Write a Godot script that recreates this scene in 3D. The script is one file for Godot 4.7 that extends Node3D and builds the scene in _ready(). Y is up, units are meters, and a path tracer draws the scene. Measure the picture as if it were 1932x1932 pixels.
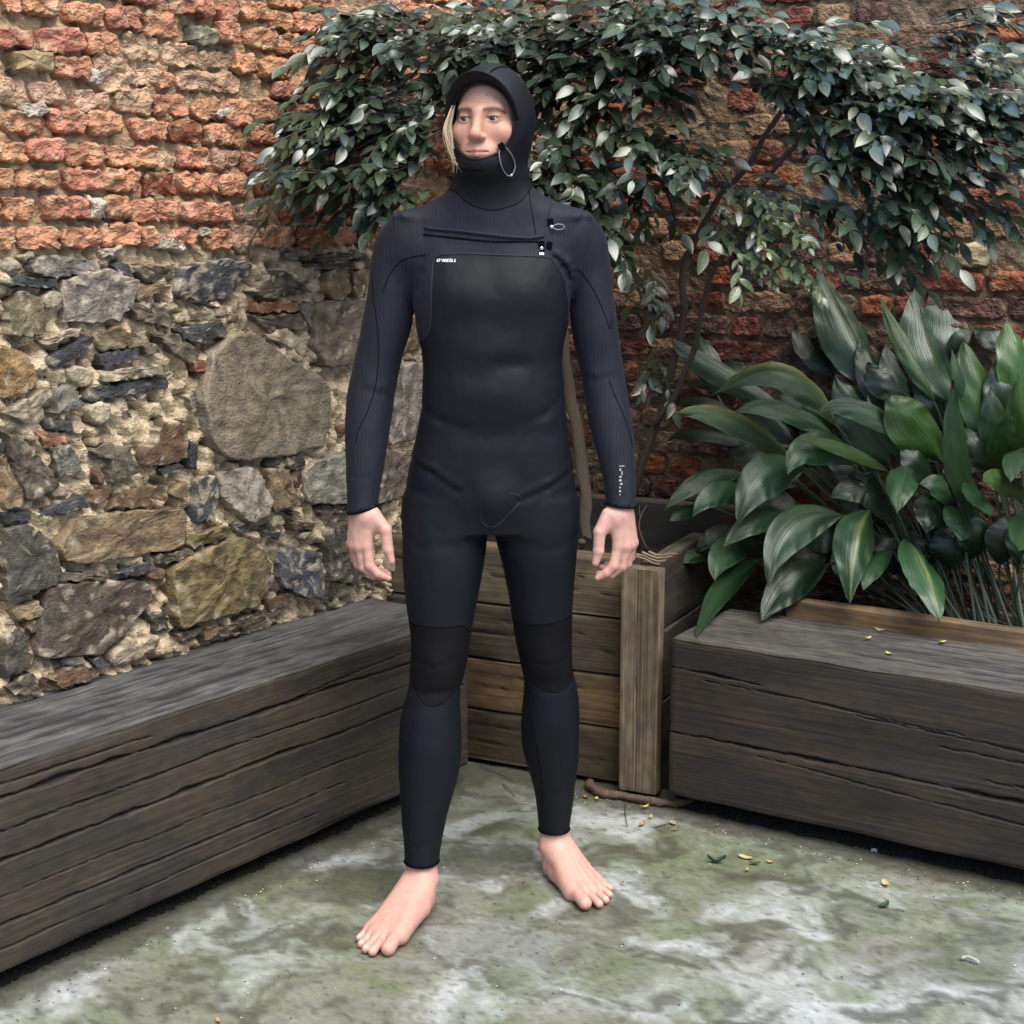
extends Node3D

var counts := {}
var nz := FastNoiseLite.new()
var rng := RandomNumberGenerator.new()
var M := {}

var LEFT_U := Vector3(0.5878, 0.0000, -0.8090)
var LEFT_N := Vector3(0.8090, -0.0000, 0.5878)
var LEFT_AT := Vector3(-1.1227, 0.0000, 0.1593)
const LEFT_LEN := 2.0803
var BACK_U := Vector3(0.8616, 0.0000, 0.5075)
var BACK_N := Vector3(-0.5075, 0.0000, 0.8616)
var BACK_AT := Vector3(0.1001, 0.0000, -1.5238)
# stones and bricks of the left wall, in millimetres along and up it
var STONES := [["grey", [125, 1431, 175, 1450, 321, 1439, 324, 1412, 184, 1401, 131, 1415]],
	["pale", [70, 1444, 99, 1448, 122, 1427, 97, 1416, 69, 1418]],
	["slate", [67, 1400, 111, 1411, 203, 1388, 197, 1378, 67, 1390]],
	["olive", [69, 1352, 113, 1377, 159, 1361, 168, 1311, 151, 1279, 68, 1284]],
	["pale", [156, 1361, 182, 1378, 212, 1373, 210, 1338, 176, 1327]],
	["mottled", [214, 1396, 277, 1411, 368, 1417, 394, 1399, 441, 1389, 418, 1338, 371, 1301, 285, 1297, 213, 1305]],
	["slate", [352, 1422, 385, 1432, 428, 1411, 405, 1399]],
	["shale", [428, 1420, 537, 1420, 543, 1409, 477, 1384, 438, 1389]],
	["tan", [432, 1381, 483, 1379, 535, 1373, 424, 1342]],
	["slatew", [560, 1408, 609, 1427, 721, 1432, 798, 1421, 784, 1389, 737, 1371, 717, 1339, 622, 1327, 534, 1351, 541, 1386]],
	["shale", [775, 1351, 857, 1396, 898, 1402, 952, 1374, 1008, 1343, 923, 1336, 821, 1331]],
	["grey", [913, 1438, 948, 1452, 968, 1435, 933, 1421]],
	["shale", [961, 1427, 1084, 1438, 1220, 1448, 1243, 1427, 1068, 1418]],
	["shale", [968, 1415, 1068, 1416, 1243, 1422, 1242, 1397, 1068, 1398]],
	["tan", [1060, 1386, 1097, 1405, 1149, 1389, 1155, 1333, 1087, 1320, 1059, 1341]],
	["tan", [1165, 1388, 1234, 1397, 1240, 1330, 1170, 1322]],
	["greybrown", [1007, 1309, 1065, 1319, 1240, 1309, 1205, 1197, 1158, 1148, 1044, 1141, 1003, 1209]],
	["grey", [953, 1311, 1003, 1314, 994, 1250, 963, 1281]],
	["brick", [794, 1322, 943, 1323, 949, 1296, 799, 1298]],
	["shale", [396, 1339, 509, 1334, 537, 1302, 518, 1276, 416, 1299]],
	["pale", [537, 1302, 573, 1313, 596, 1290, 548, 1283]],
	["slate", [535, 1275, 689, 1280, 700, 1247, 599, 1235, 552, 1251]],
	["shale", [476, 1260, 535, 1261, 610, 1211, 591, 1185, 520, 1217]],
	["shale", [429, 1245, 469, 1243, 488, 1219, 439, 1218]],
	["shale", [786, 1289, 963, 1291, 990, 1250, 850, 1243]],
	["pale", [823, 1240, 906, 1259, 989, 1210, 994, 1160, 918, 1205]],
	["slate", [172, 1228, 278, 1276, 293, 1262, 212, 1212, 181, 1210]],
	["shalep", [145, 1267, 248, 1294, 253, 1282, 169, 1257]],
	["tan", [294, 1275, 365, 1284, 431, 1263, 429, 1241, 308, 1236]],
	["slate", [307, 1227, 418, 1237, 422, 1210, 338, 1199, 316, 1192]],
	["slate", [270, 1152, 512, 1163, 510, 1136, 263, 1125]],
	["shalep", [310, 1188, 490, 1192, 494, 1169, 314, 1162]],
	["pale", [206, 1200, 243, 1210, 299, 1189, 287, 1155, 250, 1158]],
	["orange", [57, 1264, 104, 1249, 143, 1197, 123, 1165, 49, 1151]],
	["shalep", [47, 1123, 158, 1162, 162, 1145, 108, 1092, 89, 1098]],
	["grey", [187, 1151, 214, 1166, 243, 1133, 247, 1112, 179, 1105]],
	["pale", [247, 1120, 333, 1121, 341, 1076, 286, 1064]],
	["slate", [158, 1095, 219, 1089, 223, 1062, 151, 1072]],
	["pale", [219, 1086, 261, 1082, 259, 1058, 227, 1053]],
	["brick", [131, 1068, 207, 1064, 211, 1038, 149, 1032]],
	["brown", [476, 1058, 559, 1044, 555, 961, 453, 953, 410, 961, 412, 992, 457, 1019]],
	["slate", [566, 1002, 590, 997, 584, 929, 562, 932]],
	["slate", [458, 946, 530, 953, 541, 935, 475, 923]],
	["big", [641, 1213, 732, 1255, 803, 1241, 910, 1176, 1015, 1133, 1080, 1087, 1077, 1011, 1045, 932, 907, 923, 717, 931, 654, 958, 619, 1019, 604, 1091]],
	["brick", [591, 1189, 640, 1190, 642, 1162, 590, 1166]],
	["grey", [559, 1109, 581, 1116, 595, 1087, 567, 1081]],
	["slate", [817, 924, 879, 921, 871, 902, 819, 906]],
	["shale", [44, 1080, 100, 1053, 160, 974, 178, 942, 96, 923, 82, 938, 49, 1022]],
	["grey", [159, 1034, 216, 1036, 253, 966, 180, 963]],
	["greybrown", [262, 1013, 311, 1029, 371, 1009, 396, 966, 395, 948, 316, 931, 319, 984]],
	["brown", [275, 968, 291, 968, 297, 930, 286, 931]],
	["tan", [40, 1027, 76, 981, 86, 916, 32, 916]],
	["slate", [119, 886, 176, 912, 245, 915, 248, 888, 179, 881]],
	["brown", [272, 920, 316, 927, 314, 900, 275, 888]],
	["brown", [312, 874, 347, 905, 427, 907, 497, 902, 495, 860, 396, 861, 340, 874]],
	["tanbrown", [170, 817, 204, 864, 317, 864, 548, 838, 548, 777, 537, 745, 418, 747, 224, 759, 178, 776]],
	["slatew", [580, 912, 651, 902, 655, 851, 639, 791, 574, 801]],
	["palegrey", [664, 908, 769, 916, 802, 889, 833, 816, 824, 782, 756, 768, 692, 817, 665, 850]],
	["tan", [812, 903, 891, 888, 930, 791, 838, 785]],
	["palegrey", [951, 870, 992, 895, 1127, 910, 1205, 906, 1201, 756, 1017, 778, 966, 791]],
	["slate", [31, 908, 99, 897, 103, 880, 30, 883]],
	["dark", [29, 870, 93, 873, 150, 821, 164, 774, 151, 724, 17, 712]],
	["slate", [314, 720, 429, 731, 445, 705, 364, 702]],
	["layered", [480, 699, 542, 716, 650, 736, 741, 735, 807, 684, 833, 649, 816, 576, 766, 545, 496, 548, 487, 607]],
	["layered", [556, 752, 575, 768, 671, 776, 673, 751, 567, 735]],
	["slatew", [851, 676, 897, 684, 1009, 649, 1001, 524, 935, 537, 852, 595]],
	["dark", [1036, 665, 1060, 719, 1160, 709, 1197, 605, 1196, 556, 1139, 529, 1040, 569]],
	["brown", [815, 556, 892, 556, 906, 532, 820, 519]],
	["brown", [817, 611, 845, 606, 858, 578, 823, 580]],
	["dark", [1009, 538, 1062, 533, 1069, 505, 1008, 517]],
	["dark2", [128, 724, 264, 712, 426, 681, 436, 646, 410, 614, 326, 557, 264, 534, 86, 567, 96, 630]],
	["tan", [40, 690, 106, 703, 113, 662, 43, 664]],
	["dark", [12, 640, 56, 639, 78, 586, 65, 550, 5, 543]],
	["olive", [72, 653, 108, 659, 106, 628, 80, 625]],
	["brown", [113, 516, 172, 529, 251, 505, 233, 482, 153, 484]],
	["grey", [157, 550, 221, 544, 220, 526, 172, 533]],
	["pale", [291, 528, 355, 564, 389, 543, 454, 548, 446, 516, 374, 495, 306, 492]],
	["shale", [3, 521, 70, 544, 96, 489, 31, 497]],
	["tan", [581, 520, 672, 520, 684, 497, 593, 497]],
	["slate", [893, 923, 963, 912, 963, 889, 899, 894]],
	["slate", [697, 772, 749, 764, 748, 744, 715, 749]],
	["slate", [789, 742, 871, 724, 863, 710, 795, 729]],
	["brown", [894, 776, 944, 771, 929, 761]],
	["shale", [170, 747, 298, 723, 291, 704, 159, 732]],
	["shale", [447, 738, 561, 736, 567, 719, 451, 716]],
	["shale", [489, 535, 588, 533, 588, 513, 513, 515]],
	["brown", [919, 874, 937, 882, 939, 836, 918, 834]],
	["tan", [496, 883, 546, 909, 550, 866, 513, 867]],
	["dark", [416, 603, 468, 592, 484, 546, 436, 556]],
	["slate", [231, 533, 263, 530, 295, 504, 251, 505]],
	["brown", [900, 750, 986, 731, 978, 717, 906, 728]],
	["shale", [1002, 775, 1123, 762, 1201, 735, 1031, 745]],
	["shale", [620, 516, 718, 525, 807, 532, 813, 515, 651, 489]],
	["mottled", [1342, 1125, 1467, 1131, 1476, 961, 1415, 906, 1321, 902, 1331, 1021]],
	["greybrown", [1287, 891, 1402, 877, 1412, 752, 1238, 746]],
	["tan", [1253, 1320, 1459, 1342, 1455, 1162, 1327, 1155]],
	["shale", [1378, 849, 1729, 821, 1728, 674, 1423, 703]]]
var BRICKS := [["o", [132, 1965, 42, 31, 6]],
	["o", [201, 1971, 97, 39, 6]],
	["o", [321, 1966, 98, 44, 6]],
	["r", [429, 1971, 103, 45, 6]],
	["o", [536, 1965, 97, 55, 6]],
	["r", [629, 2015, 136, 47, 6]],
	["r", [736, 2015, 62, 48, 6]],
	["o", [831, 2025, 84, 40, 6]],
	["o", [923, 2012, 87, 41, 6]],
	["r", [1018, 2020, 91, 47, 6]],
	["o", [951, 2058, 102, 27, 6]],
	["o", [1062, 2068, 106, 33, 6]],
	["r", [127, 1898, 94, 42, 5]],
	["r", [256, 1904, 115, 52, 5]],
	["o", [364, 1906, 100, 49, 5]],
	["p", [480, 1910, 106, 59, 5]],
	["s", [658, 1951, 96, 43, 5]],
	["r", [740, 1968, 69, 57, 5]],
	["o", [855, 1965, 111, 50, 5]],
	["o", [968, 1957, 117, 46, 5]],
	["o", [1080, 1962, 115, 52, 5]],
	["t", [172, 1854, 106, 43, 5]],
	["r", [280, 1852, 92, 44, 4]],
	["p", [385, 1865, 91, 41, 5]],
	["p", [473, 1847, 100, 38, 4]],
	["p", [590, 1902, 105, 47, 5]],
	["p", [704, 1903, 117, 44, 5]],
	["o", [800, 1902, 71, 49, 5]],
	["o", [905, 1899, 114, 51, 4]],
	["p", [124, 1790, 71, 58, 4]],
	["p", [211, 1792, 84, 44, 4]],
	["p", [398, 1825, 81, 37, 4]],
	["o", [543, 1843, 58, 38, 4]],
	["p", [681, 1849, 201, 48, 4]],
	["r", [922, 1843, 68, 42, 4]],
	["p", [332, 1783, 105, 49, 3]],
	["p", [451, 1791, 105, 55, 3]],
	["o", [558, 1789, 104, 52, 3]],
	["o", [673, 1784, 104, 49, 3]],
	["o", [769, 1783, 83, 63, 3]],
	["o", [154, 1729, 111, 47, 3]],
	["r", [257, 1735, 96, 52, 3]],
	["o", [361, 1736, 101, 54, 3]],
	["r", [486, 1731, 107, 47, 3]],
	["d", [596, 1730, 107, 52, 3]],
	["o", [679, 1730, 49, 49, 3]],
	["o", [742, 1732, 82, 54, 3]],
	["o", [865, 1738, 120, 51, 3]],
	["o", [110, 1665, 71, 43, 2]],
	["r", [201, 1674, 99, 48, 2]],
	["o", [304, 1668, 104, 49, 2]],
	["o", [433, 1668, 149, 51, 2]],
	["p", [533, 1658, 69, 43, 2]],
	["r", [622, 1670, 96, 44, 2]],
	["p", [727, 1673, 94, 45, 2]],
	["r", [829, 1667, 98, 51, 2]],
	["o", [92, 1613, 42, 47, 1]],
	["o", [174, 1611, 108, 36, 1]],
	["r", [290, 1614, 104, 49, 1]],
	["o", [396, 1612, 114, 46, 1]],
	["d", [513, 1608, 98, 48, 1]],
	["o", [632, 1613, 121, 49, 1]],
	["o", [749, 1610, 83, 50, 1]],
	["d", [996, 1601, 106, 48, 1]],  # dark tones on this side carry the shrub's shade in their colour
	["d", [1119, 1593, 111, 49, 1]],
	["d", [879, 1603, 101, 47, 1]],
	["d", [1224, 1594, 93, 50, 1]],
	["o", [121, 1551, 82, 48, 0]],
	["r", [245, 1550, 122, 49, 0]],
	["o", [382, 1553, 71, 47, 0]],
	["r", [493, 1547, 148, 52, 0]],
	["r", [660, 1546, 172, 49, 0]],
	["p", [817, 1542, 112, 37, 0]],
	["d", [967, 1548, 126, 53, 0]],
	["d", [1095, 1538, 96, 49, 0]],
	["d", [1208, 1539, 100, 50, 0]],
	["o", [83, 1487, 43, 48, 0]],
	["o", [166, 1487, 113, 49, 0]],
	["o", [282, 1488, 109, 50, 0]],
	["o", [392, 1491, 109, 55, 0]],
	["o", [472, 1488, 51, 43, 0]],
	["r", [577, 1488, 77, 36, 0]],
	["o", [686, 1482, 94, 50, 0]],
	["p", [782, 1486, 97, 56, 0]],
	["o", [895, 1483, 122, 52, 0]],
	["d", [1028, 1480, 122, 54, 0]],
	["r", [1145, 1484, 98, 50, 0]],
	["d", [1253, 1483, 102, 51, 0]],
	["w", [322, 1546, 53, 54, 0]],
	["w", [552, 1468, 112, 35, -1]],
	["w", [165, 1756, 73, 24, 3]],
	["w", [340, 1837, 52, 33, 4]],
	["w", [643, 1496, 37, 32, 0]],
	["w", [731, 1781, 25, 27, 3]],
	["w", [354, 1455, 70, 30, -1]],
	["w", [688, 1774, 18, 18, 3]]]
# the shrub's clumps: middle, half width, half height
var CLUMPS := [[Vector3(-0.482, 1.740, -0.389), 0.075, 0.088],
	[Vector3(-0.397, 1.866, -0.506), 0.090, 0.103],
	[Vector3(-0.320, 1.961, -0.528), 0.110, 0.090],
	[Vector3(-0.412, 1.993, -0.486), 0.070, 0.057],
	[Vector3(-0.451, 1.649, -0.431), 0.077, 0.070],
	[Vector3(-0.369, 1.639, -0.510), 0.091, 0.078],
	[Vector3(-0.541, 1.614, -0.257), 0.034, 0.055],
	[Vector3(-0.304, 1.587, -0.584), 0.064, 0.053],
	[Vector3(-0.281, 1.771, -0.582), 0.119, 0.126],
	[Vector3(-0.167, 2.005, -0.739), 0.163, 0.088],
	[Vector3(-0.181, 1.911, -0.720), 0.082, 0.082],
	[Vector3(-0.402, 1.763, -0.466), 0.115, 0.103],
	[Vector3(0.038, 2.028, -0.940), 0.185, 0.093],
	[Vector3(0.181, 1.972, -0.929), 0.143, 0.121],
	[Vector3(0.292, 2.023, -0.890), 0.169, 0.092],
	[Vector3(0.209, 1.853, -0.904), 0.114, 0.071],
	[Vector3(0.318, 1.882, -0.840), 0.105, 0.077],
	[Vector3(0.451, 2.012, -0.796), 0.110, 0.090],
	[Vector3(0.569, 2.034, -0.761), 0.137, 0.075],
	[Vector3(0.096, 1.916, -0.918), 0.064, 0.071],
	[Vector3(-0.060, 2.032, -0.853), 0.140, 0.070],
	[Vector3(0.400, 1.935, -0.826), 0.098, 0.070],
	[Vector3(0.829, 1.889, -0.486), 0.141, 0.109],
	[Vector3(0.905, 1.768, -0.355), 0.162, 0.106],
	[Vector3(1.011, 1.788, -0.292), 0.122, 0.116],
	[Vector3(0.811, 1.765, -0.497), 0.097, 0.084],
	[Vector3(1.094, 1.879, -0.383), 0.075, 0.069],
	[Vector3(0.931, 1.658, -0.339), 0.125, 0.075],
	[Vector3(0.843, 1.673, -0.392), 0.101, 0.057],
	[Vector3(1.099, 1.690, -0.241), 0.085, 0.079],
	[Vector3(1.131, 1.559, -0.222), 0.055, 0.039],
	[Vector3(0.768, 1.948, -0.575), 0.098, 0.085],
	[Vector3(0.677, 1.989, -0.663), 0.100, 0.060],
	[Vector3(1.097, 1.989, -0.502), 0.041, 0.064],
	[Vector3(0.818, 1.562, -0.493), 0.091, 0.042],
	[Vector3(0.936, 1.548, -0.337), 0.065, 0.075],
	[Vector3(0.960, 1.499, -0.323), 0.075, 0.038],
	[Vector3(0.993, 1.597, -0.303), 0.062, 0.052],
	[Vector3(1.135, 1.783, -0.220), 0.048, 0.084],
	[Vector3(1.166, 1.978, -0.514), 0.039, 0.077],
	[Vector3(0.943, 1.459, -0.506), 0.039, 0.046],
	[Vector3(0.704, 1.878, -0.647), 0.080, 0.067],
	[Vector3(0.413, 1.729, -0.783), 0.118, 0.053],
	[Vector3(0.492, 1.687, -0.737), 0.069, 0.041],
	[Vector3(0.195, 1.566, -0.852), 0.086, 0.071],
	[Vector3(0.274, 1.510, -0.842), 0.057, 0.057],
	[Vector3(0.338, 1.608, -0.860), 0.060, 0.057],
	[Vector3(0.639, 1.598, -0.686), 0.082, 0.055],
	[Vector3(0.591, 1.490, -0.714), 0.076, 0.042],
	[Vector3(0.081, 1.622, -0.863), 0.060, 0.093],
	[Vector3(0.160, 1.650, -0.868), 0.060, 0.060],
	[Vector3(0.124, 1.720, -0.881), 0.064, 0.057],
	[Vector3(0.238, 1.650, -0.868), 0.057, 0.064],
	[Vector3(0.309, 1.762, -0.880), 0.085, 0.050]]
var PALE_CLUMPS := [[Vector3(0.687, 1.524, -0.483), 0.078, 0.081],
	[Vector3(0.630, 1.420, -0.517), 0.082, 0.042],
	[Vector3(0.665, 1.472, -0.496), 0.066, 0.052],
	[Vector3(0.726, 1.421, -0.461), 0.052, 0.033]]
var DARK_CLUMPS := [[Vector3(0.421, 1.323, -1.087), 0.061, 0.033],
	[Vector3(0.443, 1.073, -1.074), 0.049, 0.034],
	[Vector3(0.385, 1.337, -1.108), 0.034, 0.027],
	[Vector3(0.605, 1.553, -0.978), 0.059, 0.044]]
var LIMBS := [[0.021, 0.010, PackedVector3Array([Vector3(0.233, 0.546, -1.197), Vector3(0.219, 0.725, -1.196), Vector3(0.189, 0.933, -1.204), Vector3(0.161, 1.107, -1.210), Vector3(0.139, 1.309, -1.213), Vector3(0.129, 1.479, -1.209), Vector3(0.128, 1.600, -1.200), Vector3(0.124, 1.717, -1.192), Vector3(0.155, 1.785, -1.164), Vector3(0.184, 1.828, -1.137), Vector3(0.219, 1.891, -1.106)])],
	[0.009, 0.005, PackedVector3Array([Vector3(0.128, 1.585, -1.209), Vector3(0.147, 1.649, -1.186), Vector3(0.200, 1.747, -1.143), Vector3(0.255, 1.822, -1.097), Vector3(0.291, 1.887, -1.064)])],
	[0.012, 0.007, PackedVector3Array([Vector3(0.369, 0.731, -1.117), Vector3(0.381, 0.806, -1.095), Vector3(0.425, 0.952, -1.055), Vector3(0.463, 1.124, -1.017), Vector3(0.485, 1.261, -0.990), Vector3(0.481, 1.395, -0.977), Vector3(0.503, 1.461, -0.949), Vector3(0.559, 1.578, -0.901), Vector3(0.634, 1.672, -0.842), Vector3(0.722, 1.830, -0.775), Vector3(0.773, 1.899, -0.730)])],
	[0.009, 0.006, PackedVector3Array([Vector3(0.416, 0.946, -1.040), Vector3(0.476, 1.052, -0.980), Vector3(0.515, 1.191, -0.932), Vector3(0.535, 1.310, -0.896), Vector3(0.548, 1.377, -0.863), Vector3(0.630, 1.546, -0.790), Vector3(0.680, 1.648, -0.736), Vector3(0.792, 1.781, -0.645), Vector3(0.853, 1.835, -0.584)])],
	[0.005, 0.003, PackedVector3Array([Vector3(0.480, 1.452, -0.953), Vector3(0.442, 1.552, -0.892), Vector3(0.400, 1.640, -0.834), Vector3(0.400, 1.701, -0.752)])],
	[0.005, 0.003, PackedVector3Array([Vector3(0.682, 1.809, -0.585), Vector3(0.656, 1.900, -0.601), Vector3(0.678, 1.974, -0.588)])],
	[0.006, 0.003, PackedVector3Array([Vector3(0.154, 1.784, -1.145), Vector3(0.040, 1.922, -1.132), Vector3(-0.062, 1.995, -1.014), Vector3(-0.187, 1.979, -0.867), Vector3(-0.316, 1.924, -0.713)])],
	[0.005, 0.003, PackedVector3Array([Vector3(-0.188, 1.982, -0.889), Vector3(-0.317, 1.845, -0.711), Vector3(-0.435, 1.807, -0.548), Vector3(-0.525, 1.748, -0.426)])],
	[0.005, 0.003, PackedVector3Array([Vector3(0.787, 1.780, -0.623), Vector3(0.930, 1.769, -0.564), Vector3(1.072, 1.753, -0.505)])],
	[0.004, 0.002, PackedVector3Array([Vector3(0.787, 1.780, -0.623), Vector3(0.907, 1.641, -0.552), Vector3(0.980, 1.524, -0.509)])],
	[0.003, 0.002, PackedVector3Array([Vector3(0.642, 1.605, -0.708), Vector3(0.679, 1.524, -0.587), Vector3(0.654, 1.420, -0.502)])],
	[0.004, 0.002, PackedVector3Array([Vector3(0.221, 1.895, -1.155), Vector3(0.335, 1.973, -1.071), Vector3(0.497, 2.031, -0.959), Vector3(0.665, 2.031, -0.844)])]]
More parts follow.
